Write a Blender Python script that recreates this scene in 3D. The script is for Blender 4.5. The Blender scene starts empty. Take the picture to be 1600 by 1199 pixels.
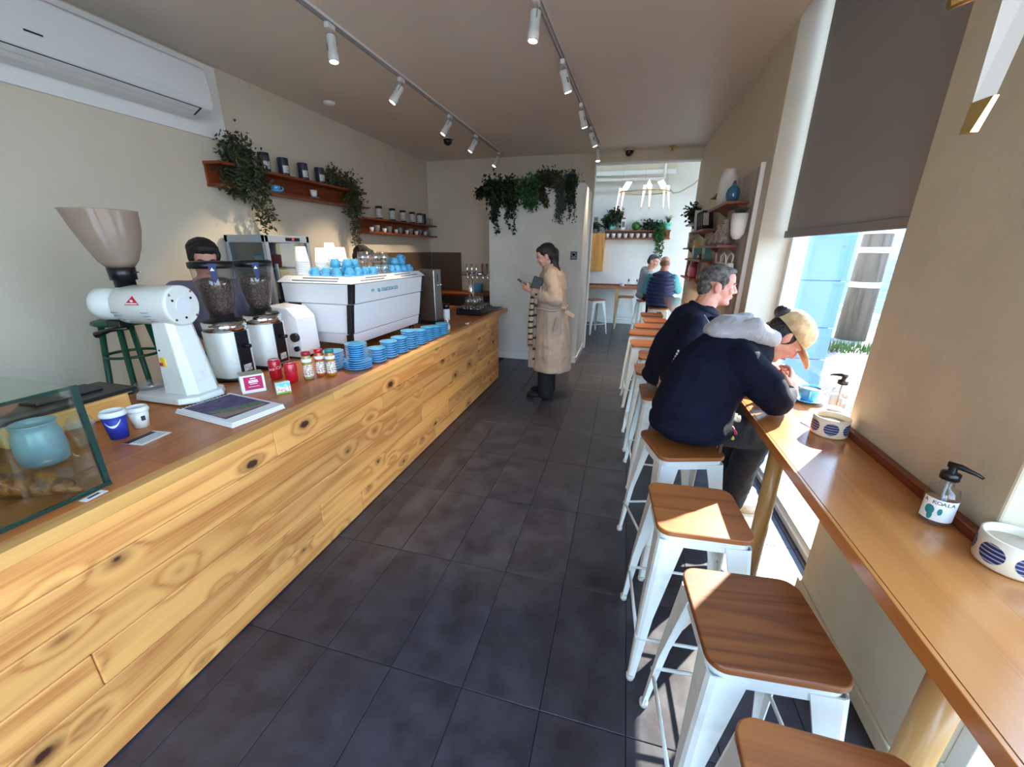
import bpy, bmesh, math, random
from mathutils import Vector, Matrix, Euler, Quaternion
random.seed(7)
S = bpy.context.scene
C = S.collection
PI = math.pi
# ------------------------------------------------------------------ camera
CAMH = 1.58
cam = bpy.data.cameras.new('camera'); camo = bpy.data.objects.new('camera', cam); C.objects.link(camo)
cam.sensor_width = 36.0; cam.lens = 36.0 * 625.8 / 1600.0; cam.clip_start = 0.02; cam.clip_end = 300
_p, _y, _r = 0.322988, 0.263106, 0.007936
_f = Vector((-math.sin(_y) * math.cos(_p), math.cos(_y) * math.cos(_p), -math.sin(_p)))
_ri = Vector((math.cos(_y), math.sin(_y), 0)); _u = _ri.cross(_f)
_ri2 = math.cos(_r) * _ri + math.sin(_r) * _u; _u2 = -math.sin(_r) * _ri + math.cos(_r) * _u
camo.matrix_world = Matrix(((_ri2.x, _u2.x, -_f.x, 0), (_ri2.y, _u2.y, -_f.y, 0), (_ri2.z, _u2.z, -_f.z, CAMH), (0, 0, 0, 1)))
S.camera = camo
# ------------------------------------------------------------------ light
S.view_settings.view_transform = 'Standard'; S.view_settings.look = 'None'
S.view_settings.exposure = 0.85; S.view_settings.gamma = 1.0
S.view_settings.use_curve_mapping = False
w = bpy.data.worlds.new('sky'); S.world = w; w.use_nodes = True
bg = w.node_tree.nodes['Background']
tc = w.node_tree.nodes.new('ShaderNodeTexCoord'); sp = w.node_tree.nodes.new('ShaderNodeSeparateXYZ')
cr = w.node_tree.nodes.new('ShaderNodeValToRGB')
cr.color_ramp.elements[0].position = 0.0; cr.color_ramp.elements[0].color = (0.66, 0.83, 1.0, 1)
cr.color_ramp.elements[1].position = 0.7; cr.color_ramp.elements[1].color = (0.32, 0.57, 1.0, 1)
w.node_tree.links.new(tc.outputs['Generated'], sp.inputs[0]); w.node_tree.links.new(sp.outputs['Z'], cr.inputs[0])
w.node_tree.links.new(cr.outputs[0], bg.inputs['Color']); bg.inputs['Strength'].default_value = 6.0
sun = bpy.data.lights.new('sun_offscreen', 'SUN'); suno = bpy.data.objects.new('sun_offscreen', sun); C.objects.link(suno)
sun.energy = 20.0; sun.angle = 0.012; sun.color = (1.0, 0.93, 0.82)
_az, _el = math.radians(53), math.radians(29.5)
suno.rotation_euler = Vector((math.cos(_az) * math.cos(_el), math.sin(_az) * math.cos(_el), math.sin(_el))).to_track_quat('Z', 'Y').to_euler()
suno.location = (6, 8, 7)
def portal(name, x, y, z, sx, sy, nrm):   # Cycles portals: give off nothing, only guide sky light through the windows
    l = bpy.data.lights.new(name, 'AREA'); l.shape = 'RECTANGLE'; l.size = sx; l.size_y = sy
    l.cycles.is_portal = True
    o = bpy.data.objects.new(name, l); C.objects.link(o); o.location = (x, y, z)
    o.rotation_euler = Vector(nrm).to_track_quat('-Z', 'Y').to_euler()
portal('window_bench_portal', 1.16, 2.63, 0.84, 1.66, 1.5, (-1, 0, 0))
portal('window_side_offscreen', 1.16, -0.13, 1.66, 2.5, 3.3, (-1, 0, 0))
portal('window_shopfront_offscreen', -0.02, -1.98, 1.47, 1.8, 2.9, (0, 1, 0))
portal('window_back_room_offscreen', 2.59, 8.1, 1.5, 2.2, 2.3, (-1, 0, 0))
S.cycles.use_denoising = True
S.cycles.max_bounces = 10; S.cycles.diffuse_bounces = 5; S.cycles.transparent_max_bounces = 24
S.cycles.transmission_bounces = 8; S.cycles.glossy_bounces = 4
S.cycles.sample_clamp_indirect = 6.0; S.cycles.caustics_reflective = False; S.cycles.caustics_refractive = False
# ------------------------------------------------------------------ materials
MATS = {}
def nodes_of(name):
    m = bpy.data.materials.new(name); m.use_nodes = True
    t = m.node_tree; b = t.nodes['Principled BSDF']
    MATS[name] = m
    return m, t, b
def N(t, kind, **kw):
    n = t.nodes.new('ShaderNode' + kind)
    for k, v in kw.items():
        if k in n.inputs.keys(): n.inputs[k].default_value = v
        else: setattr(n, k, v)
    return n
def ramp(t, stops):
    n = t.nodes.new('ShaderNodeValToRGB'); e = n.color_ramp.elements
    e[0].position, e[0].color = stops[0][0], (*stops[0][1], 1)
    e[1].position, e[1].color = stops[-1][0], (*stops[-1][1], 1)
    for p, c in stops[1:-1]:
        q = e.new(p); q.color = (*c, 1)
    return n
def srgb(r, g, b):
    f = lambda c: c / 12.92 if c <= 0.04045 else ((c + 0.055) / 1.055) ** 2.4
    return (f(r / 255), f(g / 255), f(b / 255))
def M(name, col, rough=0.5, metal=0.0, noise=None, bump=None, coat=0.0, emis=None, spec=0.5, sheen=0.0, sss=0.0):
    m, t, b = nodes_of(name)
    b.inputs['Base Color'].default_value = (*col, 1); b.inputs['Roughness'].default_value = rough
    b.inputs['Metallic'].default_value = metal; b.inputs['Coat Weight'].default_value = coat
    b.inputs['Specular IOR Level'].default_value = spec; b.inputs['Sheen Weight'].default_value = sheen
    if emis:
        b.inputs['Emission Color'].default_value = (*emis[0], 1); b.inputs['Emission Strength'].default_value = emis[1]
    c = None
    if noise or bump:
        c = N(t, 'TexCoord')
    if noise:
        sc, c2, lo, hi = noise
        n = N(t, 'TexNoise', Scale=sc, Detail=5.0, Roughness=0.6)
        t.links.new(c.outputs['Object'], n.inputs['Vector'])
        r = ramp(t, [(lo, c2), (hi, col)])
        t.links.new(n.outputs['Fac'], r.inputs[0]); t.links.new(r.outputs[0], b.inputs['Base Color'])
    if bump:
        sc, st = bump
        n = N(t, 'TexNoise', Scale=sc, Detail=4.0)
        t.links.new(c.outputs['Object'], n.inputs['Vector'])
        bp = N(t, 'Bump', Strength=st, Distance=0.02)
        t.links.new(n.outputs['Fac'], bp.inputs['Height']); t.links.new(bp.outputs[0], b.inputs['Normal'])
    return m
def wood(name, dark, light, axis='Y', rough=0.4, knots=False, scale=1.0, coat=0.0, vary=0.25, rings=9.0):
    m, t, b = nodes_of(name)
    tcn = N(t, 'TexCoord'); oi = N(t, 'ObjectInfo')
    mul = N(t, 'VectorMath', operation='MULTIPLY_ADD')
    cb = N(t, 'CombineXYZ')
    for i in range(3): t.links.new(oi.outputs['Random'], cb.inputs[i])
    t.links.new(cb.outputs[0], mul.inputs[0]); mul.inputs[1].default_value = (17.3, 41.7, 29.1)
    t.links.new(tcn.outputs['Object'], mul.inputs[2])
    st = {'X': (0.07, 1, 1), 'Y': (1, 0.07, 1), 'Z': (1, 1, 0.07)}[axis]
    mp = N(t, 'Mapping'); mp.inputs['Scale'].default_value = tuple(9 * scale * s for s in st)
    t.links.new(mul.outputs[0], mp.inputs['Vector'])
    n1 = N(t, 'TexNoise', Scale=1.0, Detail=2.0, Roughness=0.45, Distortion=0.4)
    t.links.new(mp.outputs[0], n1.inputs['Vector'])
    mt = N(t, 'Math', operation='MULTIPLY'); mt.inputs[1].default_value = rings * 2 * PI * 0.35
    t.links.new(n1.outputs['Fac'], mt.inputs[0])
    phase = mt.outputs[0]; kd = None
    if knots:
        sx = N(t, 'SeparateXYZ'); t.links.new(mul.outputs[0], sx.inputs[0])
        def sc_(o, k):
            q = N(t, 'Math', operation='MULTIPLY'); q.inputs[1].default_value = k; t.links.new(o, q.inputs[0]); return q.outputs[0]
        kv = N(t, 'CombineXYZ'); t.links.new(sc_(sx.outputs['Y'], 2.6), kv.inputs[0]); t.links.new(sc_(sx.outputs['Z'], 4.2), kv.inputs[1])
        vo = N(t, 'TexVoronoi', voronoi_dimensions='2D', Scale=1.0); t.links.new(kv.outputs[0], vo.inputs['Vector'])
        kd = vo.outputs['Distance']
        fall = N(t, 'MapRange', interpolation_type='SMOOTHSTEP'); fall.inputs['From Min'].default_value = 0.30; fall.inputs['From Max'].default_value = 0.03; fall.inputs['To Max'].default_value = 6.5
        t.links.new(kd, fall.inputs['Value'])
        ad = N(t, 'Math', operation='ADD'); t.links.new(phase, ad.inputs[0]); t.links.new(fall.outputs[0], ad.inputs[1]); phase = ad.outputs[0]
    sn = N(t, 'Math', operation='SINE'); t.links.new(phase, sn.inputs[0])
    m2 = N(t, 'MapRange'); m2.inputs['From Min'].default_value = -1; t.links.new(sn.outputs[0], m2.inputs['Value'])
    mp2 = N(t, 'Mapping'); mp2.inputs['Scale'].default_value = tuple(120 * scale * (s if s == 1 else 0.012) for s in st)
    t.links.new(mul.outputs[0], mp2.inputs['Vector'])
    n2 = N(t, 'TexNoise', Scale=1.0, Detail=2.0); t.links.new(mp2.outputs[0], n2.inputs['Vector'])
    mx = N(t, 'Mix', data_type='FLOAT'); mx.inputs[0].default_value = 0.45
    t.links.new(m2.outputs[0], mx.inputs[2]); t.links.new(n2.outputs['Fac'], mx.inputs[3])
    r = ramp(t, [(0.05, dark), (0.34, tuple(0.3 * a_ + 0.7 * b_ for a_, b_ in zip(dark, light))), (0.8, light)])
    t.links.new(mx.outputs[0], r.inputs[0])
    out = r.outputs[0]
    if knots:
        nz = N(t, 'TexNoise', Scale=60.0, Detail=2.0); t.links.new(mul.outputs[0], nz.inputs['Vector'])
        kk = N(t, 'Math', operation='MULTIPLY_ADD'); kk.inputs[1].default_value = 0.05; t.links.new(nz.outputs['Fac'], kk.inputs[0]); t.links.new(kd, kk.inputs[2])
        sz = N(t, 'SeparateColor'); t.links.new(vo.outputs['Color'], sz.inputs[0])
        szr = N(t, 'MapRange'); szr.inputs['To Min'].default_value = 0.10; szr.inputs['To Max'].default_value = -0.03; t.links.new(sz.outputs[0], szr.inputs['Value'])
        k2 = N(t, 'Math', operation='ADD'); t.links.new(kk.outputs[0], k2.inputs[0]); t.links.new(szr.outputs[0], k2.inputs[1])
        k1 = ramp(t, [(0.055, (1, 1, 1)), (0.085, (0.5, 0.5, 0.5)), (0.16, (0.14, 0.14, 0.14)), (0.26, (0, 0, 0))])
        t.links.new(k2.outputs[0], k1.inputs[0])
        kc = N(t, 'Mix', data_type='RGBA'); t.links.new(k1.outputs[0], kc.inputs[0])
        t.links.new(out, kc.inputs[6]); kc.inputs[7].default_value = (0.06, 0.018, 0.007, 1)
        out = kc.outputs[2]
    hv = N(t, 'HueSaturation'); t.links.new(out, hv.inputs['Color'])
    mr = N(t, 'MapRange'); mr.inputs['To Min'].default_value = 1 - vary; mr.inputs['To Max'].default_value = 1 + vary * 0.6
    t.links.new(oi.outputs['Random'], mr.inputs['Value']); t.links.new(mr.outputs[0], hv.inputs['Value'])
    t.links.new(hv.outputs[0], b.inputs['Base Color'])
    b.inputs['Roughness'].default_value = rough; b.inputs['Coat Weight'].default_value = coat; b.inputs['Coat Roughness'].default_value = 0.15
    return m
def glass(name, tint=(1, 1, 1), refl=0.06, rough=0.02, op=0.0):
    m, t, b = nodes_of(name); t.nodes.remove(b)
    out = t.nodes['Material Output']
    tr = N(t, 'BsdfTransparent', Color=(*tint, 1)); gl = N(t, 'BsdfGlossy', Roughness=rough)
    lw = N(t, 'LayerWeight', Blend=0.5)
    mr = N(t, 'MapRange'); mr.inputs['To Min'].default_value = refl; mr.inputs['To Max'].default_value = 0.75
    pw = N(t, 'Math', operation='POWER'); pw.inputs[1].default_value = 4.0; t.links.new(lw.outputs['Facing'], pw.inputs[0]); t.links.new(pw.outputs[0], mr.inputs['Value'])
    mx = N(t, 'MixShader'); t.links.new(mr.outputs[0], mx.inputs[0]); t.links.new(tr.outputs[0], mx.inputs[1]); t.links.new(gl.outputs[0], mx.inputs[2])
    last = mx
    if op:
        df = N(t, 'BsdfDiffuse', Color=(*tint, 1)); m2 = N(t, 'MixShader'); m2.inputs[0].default_value = op
        t.links.new(mx.outputs[0], m2.inputs[1]); t.links.new(df.outputs[0], m2.inputs[2]); last = m2
    t.links.new(last.outputs[0], out.inputs['Surface'])
    return m
def tilemat(name, c1, c2, rough):
    m, t, b = nodes_of(name)
    tcn = N(t, 'TexCoord'); oi = N(t, 'ObjectInfo'); ad = N(t, 'VectorMath', operation='MULTIPLY_ADD')
    cb = N(t, 'CombineXYZ')
    for i in range(3): t.links.new(oi.outputs['Random'], cb.inputs[i])
    t.links.new(cb.outputs[0], ad.inputs[0]); ad.inputs[1].default_value = (31.0, 57.0, 11.0); t.links.new(tcn.outputs['Object'], ad.inputs[2])
    n = N(t, 'TexNoise', Scale=7.0, Detail=8.0, Roughness=0.65); t.links.new(ad.outputs[0], n.inputs['Vector'])
    r = ramp(t, [(0.35, c1), (0.75, c2)]); t.links.new(n.outputs['Fac'], r.inputs[0])
    t.links.new(r.outputs[0], b.inputs['Base Color'])
    r2 = N(t, 'MapRange'); r2.inputs['To Min'].default_value = rough - 0.1; r2.inputs['To Max'].default_value = rough + 0.15
    t.links.new(n.outputs['Fac'], r2.inputs['Value']); t.links.new(r2.outputs[0], b.inputs['Roughness'])
    bp = N(t, 'Bump', Strength=0.08, Distance=0.01); t.links.new(n.outputs['Fac'], bp.inputs['Height']); t.links.new(bp.outputs[0], b.inputs['Normal'])
    return m
def beans(name):
    m, t, b = nodes_of(name)
    tcn = N(t, 'TexCoord'); vo = N(t, 'TexVoronoi', Scale=95.0); t.links.new(tcn.outputs['Object'], vo.inputs['Vector'])
    r = ramp(t, [(0.1, (0.20, 0.085, 0.05)), (0.6, (0.03, 0.012, 0.007))]); t.links.new(vo.outputs['Distance'], r.inputs[0])
    t.links.new(r.outputs[0], b.inputs['Base Color']); b.inputs['Roughness'].default_value = 0.35
    bp = N(t, 'Bump', Strength=0.8, Distance=0.01, invert=True); t.links.new(vo.outputs['Distance'], bp.inputs['Height']); t.links.new(bp.outputs[0], b.inputs['Normal'])
def stripes(name, c1, c2, sc, axis='Z', rough=0.8, w=0.5):
    m, t, b = nodes_of(name)
    tcn = N(t, 'TexCoord'); sx = N(t, 'SeparateXYZ'); t.links.new(tcn.outputs['Object'], sx.inputs[0])
    mu = N(t, 'Math', operation='MULTIPLY'); mu.inputs[1].default_value = sc; t.links.new(sx.outputs[axis], mu.inputs[0])
    fr = N(t, 'Math', operation='FRACT'); t.links.new(mu.outputs[0], fr.inputs[0])
    gt = N(t, 'Math', operation='GREATER_THAN'); gt.inputs[1].default_value = w; t.links.new(fr.outputs[0], gt.inputs[0])
    mx = N(t, 'Mix', data_type='RGBA'); mx.inputs[6].default_value = (*c1, 1); mx.inputs[7].default_value = (*c2, 1)
    t.links.new(gt.outputs[0], mx.inputs[0]); t.links.new(mx.outputs[2], b.inputs['Base Color']); b.inputs['Roughness'].default_value = rough
CREAM = srgb(205, 196, 178)
M('wall_cream', srgb(214, 204, 184), 0.75, noise=(1.6, srgb(206, 196, 175), 0.3, 0.6), bump=(60, 0.04))
M('wall_white', srgb(222, 221, 214), 0.6, noise=(2.0, srgb(208, 206, 198), 0.3, 0.6), bump=(50, 0.03))
M('wall_scuffed', srgb(206, 194, 168), 0.7, noise=(3.0, srgb(192, 180, 154), 0.3, 0.55), bump=(40, 0.06))
M('ceiling_paint', srgb(222, 214, 202), 0.42, noise=(1.0, srgb(216, 207, 194), 0.3, 0.7), bump=(6, 0.02))
M('far_wall', srgb(232, 234, 230), 0.6, noise=(2.0, srgb(222, 224, 220), 0.3, 0.6))
M('white_trim', srgb(228, 228, 224), 0.45)
tilemat('floor_tile', srgb(42, 40, 46), srgb(70, 68, 76), 0.34)
M('grout', srgb(38, 38, 41), 0.9)
wood('pine', srgb(172, 92, 40), srgb(234, 168, 94), 'Y', 0.42, knots=True, vary=0.2)
wood('pine_edge', srgb(196, 124, 58), srgb(232, 172, 96), 'Y', 0.4, vary=0.12)
wood('honey', srgb(152, 80, 32), srgb(184, 106, 48), 'Y', 0.38, scale=0.8, coat=0.15, vary=0.14)
wood('bench_wood', srgb(170, 98, 42), srgb(196, 124, 62), 'Y', 0.25, scale=0.8, coat=0.6, vary=0.12)
wood('seat_wood', srgb(126, 66, 28), srgb(172, 102, 50), 'X', 0.42, scale=1.0, coat=0.08, vary=0.2)
wood('seat_wood_dark', srgb(86, 40, 14), srgb(132, 74, 32), 'X', 0.45, scale=1.3, coat=0.05, vary=0.05, rings=14)
wood('jarrah', srgb(90, 38, 16), srgb(138, 66, 32), 'Y', 0.4, vary=0.15)
wood('jarrah_x', srgb(90, 38, 16), srgb(138, 66, 32), 'X', 0.4, vary=0.15)
wood('oak_post', srgb(178, 120, 58), srgb(222, 168, 98), 'Z', 0.35, coat=0.3)
wood('cabinet_wood', srgb(190, 120, 48), srgb(226, 160, 82), 'Z', 0.45)
wood('grey_board', srgb(128, 116, 108), srgb(190, 180, 170), 'Z', 0.7, scale=0.6)
wood('dark_edge', srgb(70, 36, 16), srgb(104, 56, 26), 'Y', 0.4, vary=0.1)
M('white_steel', srgb(226, 231, 228), 0.32, noise=(9, srgb(206, 208, 202), 0.25, 0.45), coat=0.2)
M('rubber', srgb(200, 198, 190), 0.7)
M('machine_white', srgb(236, 237, 238), 0.25, coat=0.4)
M('appliance_white', srgb(226, 230, 232), 0.35)
M('enamel', srgb(226, 228, 222), 0.3, coat=0.3, noise=(12, srgb(206, 204, 192), 0.25, 0.42))
M('black_plastic', srgb(16, 16, 18), 0.35)
M('dark_grey', srgb(48, 48, 50), 0.5)
M('mid_grey', srgb(120, 120, 122), 0.5)
M('vent_grey', srgb(150, 154, 156), 0.6)
M('chrome', (0.8, 0.8, 0.8), 0.12, 1.0)
M('brushed', (0.42, 0.41, 0.40), 0.32, 1.0, noise=(30, (0.34, 0.33, 0.32), 0.3, 0.6))
M('brass', (0.65, 0.45, 0.18), 0.3, 1.0)
M('alu_grey', srgb(160, 170, 182), 0.4, 0.3)
M('blue_ceramic', srgb(88, 174, 220), 0.22, coat=0.5)
M('white_ceramic', srgb(230, 226, 218), 0.3, coat=0.3)
M('cream_ceramic', srgb(228, 216, 192), 0.4, coat=0.2)
M('navy_print', srgb(30, 42, 92), 0.5)
stripes('navy_dash', srgb(26, 38, 86), srgb(150, 160, 190), 95, 'Z', 0.5, 0.72)
M('candle_wax', srgb(196, 176, 150), 0.6)
M('paper_white', srgb(236, 236, 234), 0.6)
M('paper_blue', srgb(36, 50, 150), 0.5)
M('print_purple', srgb(84, 66, 120), 0.6, noise=(30, srgb(50, 42, 66), 0.35, 0.6))
M('print_green', srgb(48, 112, 84), 0.6, noise=(60, srgb(140, 110, 96), 0.35, 0.55))
M('print_tan', srgb(150, 116, 104), 0.6)
M('ink', srgb(40, 38, 44), 0.6)
M('magenta', srgb(190, 24, 92), 0.5)
M('red', srgb(196, 20, 40), 0.3, coat=0.5)
M('red_lid', srgb(170, 32, 44), 0.35)
M('yellow', srgb(226, 190, 60), 0.4)
M('teal_print', srgb(36, 128, 134), 0.5)
M('logo_teal', srgb(92, 150, 166), 0.4)
M('amber', srgb(176, 120, 30), 0.25, coat=0.6)
M('olive_drink', srgb(158, 150, 84), 0.25, coat=0.6)
M('orange_drink', srgb(180, 84, 34), 0.25, coat=0.6)
M('label_mix', srgb(230, 226, 210), 0.5, noise=(120, srgb(150, 60, 40), 0.4, 0.52))
M('sky_print', srgb(120, 200, 226), 0.5, noise=(40, srgb(240, 240, 220), 0.42, 0.5))
M('flower_print', srgb(238, 236, 190), 0.5, noise=(70, srgb(214, 130, 180), 0.4, 0.5))
M('green_print', srgb(120, 180, 60), 0.5)
M('coffee', srgb(150, 96, 58), 0.35)
M('crema', srgb(128, 78, 44), 0.4)
beans('beans')
M('navy_can', srgb(28, 34, 56), 0.4, coat=0.2)
M('splash_panel', srgb(92, 74, 58), 0.35)
M('dark_interior', srgb(58, 44, 34), 0.6)
M('soil', srgb(50, 36, 26), 0.9)
M('leaf_olive', srgb(66, 72, 38), 0.6, noise=(8, srgb(38, 44, 24), 0.35, 0.6))
M('leaf_dark', srgb(36, 58, 30), 0.55, noise=(8, srgb(16, 30, 16), 0.35, 0.6))
M('leaf_green', srgb(58, 110, 48), 0.55, noise=(8, srgb(30, 66, 28), 0.35, 0.6))
M('leaf_grey', srgb(98, 106, 92), 0.6, noise=(8, srgb(66, 76, 62), 0.35, 0.6))
M('pot_teal', srgb(128, 206, 196), 0.4)
M('pot_black', srgb(24, 24, 26), 0.5)
M('lamp_glow', (1, 0.9, 0.75), 0.5, emis=((1.0, 0.84, 0.6), 14.0))
M('paper_lamp', srgb(240, 226, 205), 0.7, emis=((1.0, 0.80, 0.62), 0.55))
M('paper_shade', srgb(232, 228, 220), 0.75)
M('cable', srgb(180, 172, 150), 0.6)
M('blind_fabric', srgb(150, 146, 144), 0.85, bump=(300, 0.05))
M('blind_bar', srgb(126, 124, 124), 0.6)
M('blue_cladding', srgb(112, 150, 196), 0.6)
M('concrete', srgb(150, 152, 156), 0.85, noise=(3, srgb(122, 124, 128), 0.3, 0.6), bump=(30, 0.1))
M('gravel_ground', srgb(140, 130, 118), 0.95, noise=(26, srgb(78, 72, 66), 0.4, 0.55), bump=(40, 0.6))
M('grass_green', srgb(84, 112, 46), 0.9, noise=(30, srgb(48, 76, 26), 0.35, 0.6), bump=(60, 0.8))
wood('pole_wood', srgb(50, 43, 38), srgb(104, 92, 80), 'Z', 0.9, scale=0.7)
M('road', srgb(120, 122, 126), 0.9)
M('far_building', srgb(140, 152, 164), 0.8)
M('far_window', srgb(110, 150, 180), 0.2)
SKIN = srgb(214, 150, 128)
M('skin', srgb(212, 156, 136), 0.5, noise=(14, srgb(204, 138, 120), 0.35, 0.6), spec=0.4)
M('skin_pale', srgb(220, 168, 148), 0.45, noise=(14, srgb(210, 148, 128), 0.35, 0.6), spec=0.4)
M('hair_black', srgb(20, 16, 15), 0.55, bump=(90, 0.5))
M('hair_brown', srgb(34, 22, 20), 0.5, bump=(90, 0.5))
M('hair_grey', srgb(112, 108, 106), 0.6, noise=(38, srgb(50, 47, 46), 0.38, 0.6), bump=(120, 0.7))
M('hair_stubble', srgb(140, 104, 84), 0.7, bump=(120, 0.3))
M('navy_cloth', srgb(9, 13, 32), 0.85, bump=(16, 0.35), spec=0.2)
M('navy_jacket', srgb(11, 15, 36), 0.75, bump=(14, 0.3), spec=0.25)
M('navy_bright', srgb(38, 62, 116), 0.6, bump=(14, 0.3))
M('grey_fleece', srgb(176, 174, 176), 0.9, bump=(30, 0.4), sheen=0.2)
M('grey_knit', srgb(150, 152, 152), 0.9, bump=(60, 0.3), sheen=0.2)
M('puffer_navy', srgb(36, 50, 96), 0.5, bump=(20, 0.2))
M('teal_sleeve', srgb(84, 158, 178), 0.8, bump=(20, 0.3))
M('trench', srgb(176, 152, 132), 0.75, bump=(12, 0.25), sheen=0.1)
M('work_black', srgb(24, 23, 28), 0.75, bump=(18, 0.4))
M('black_cloth', srgb(12, 12, 14), 0.8)
stripes('scarf_check', srgb(180, 150, 118), srgb(34, 30, 30), 16, 'Z', 0.9, 0.68)
M('cap_tan', srgb(206, 180, 140), 0.85, bump=(60, 0.2), noise=(30, srgb(180, 150, 112), 0.4, 0.6))
M('boot_tan', srgb(190, 160, 120), 0.7, noise=(20, srgb(226, 214, 194), 0.42, 0.55))
M('leather', srgb(90, 56, 44), 0.6)
M('purple_shirt', srgb(120, 116, 138), 0.8)
M('eye_white', srgb(220, 214, 208), 0.2)
M('eye_dark', srgb(28, 22, 20), 0.2)
M('lip', srgb(176, 92, 84), 0.5)
M('green_stool', srgb(20, 78, 56), 0.4)
M('choc', srgb(70, 40, 28), 0.4)
M('crust', srgb(176, 98, 42), 0.5, noise=(18, srgb(92, 42, 16), 0.35, 0.62), bump=(40, 0.6))
M('crust_pale', srgb(222, 172, 104), 0.55, noise=(20, srgb(180, 116, 58), 0.4, 0.6), bump=(30, 0.4))
M('rope_red', srgb(140, 60, 84), 0.8)
M('bag_linen', srgb(196, 186, 176), 0.9, noise=(30, srgb(150, 120, 116), 0.4, 0.55), bump=(30, 0.5))
M('bag_yellow', srgb(210, 186, 120), 0.8)
M('bag_white', srgb(226, 222, 214), 0.8, bump=(20, 0.4))
M('purple_sign', srgb(74, 66, 104), 0.5)
M('purple_print', srgb(176, 170, 196), 0.5)
M('teal_book', srgb(96, 150, 150), 0.6)
M('melon', srgb(60, 128, 44), 0.4, noise=(14, srgb(24, 70, 24), 0.4, 0.6))
glass('pane_glass', (0.97, 0.985, 0.98), 0.03)
glass('case_glass', (0.86, 0.95, 0.91), 0.05)
M('glass_edge', srgb(12, 52, 46), 0.15, coat=0.5)
glass('clear_glass', (0.97, 0.98, 0.98), 0.08)
glass('clear_plastic', (0.97, 0.97, 0.98), 0.08, 0.08, 0.04)
glass('hopper_tan', (0.66, 0.54, 0.43), 0.07, 0.10, 0.34)
glass('hopper_smoke', (0.90, 0.88, 0.87), 0.06, 0.05, 0.02)
glass('blue_jug_glass', (0.56, 0.70, 0.78), 0.08, 0.2, 0.36)
glass('blue_bottle_glass', (0.08, 0.42, 0.62), 0.12, 0.05, 0.25)
glass('pink_glass', (0.7, 0.5, 0.46), 0.12, 0.1, 0.3)
glass('fridge_glass', (0.72, 0.78, 0.78), 0.06)
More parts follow.
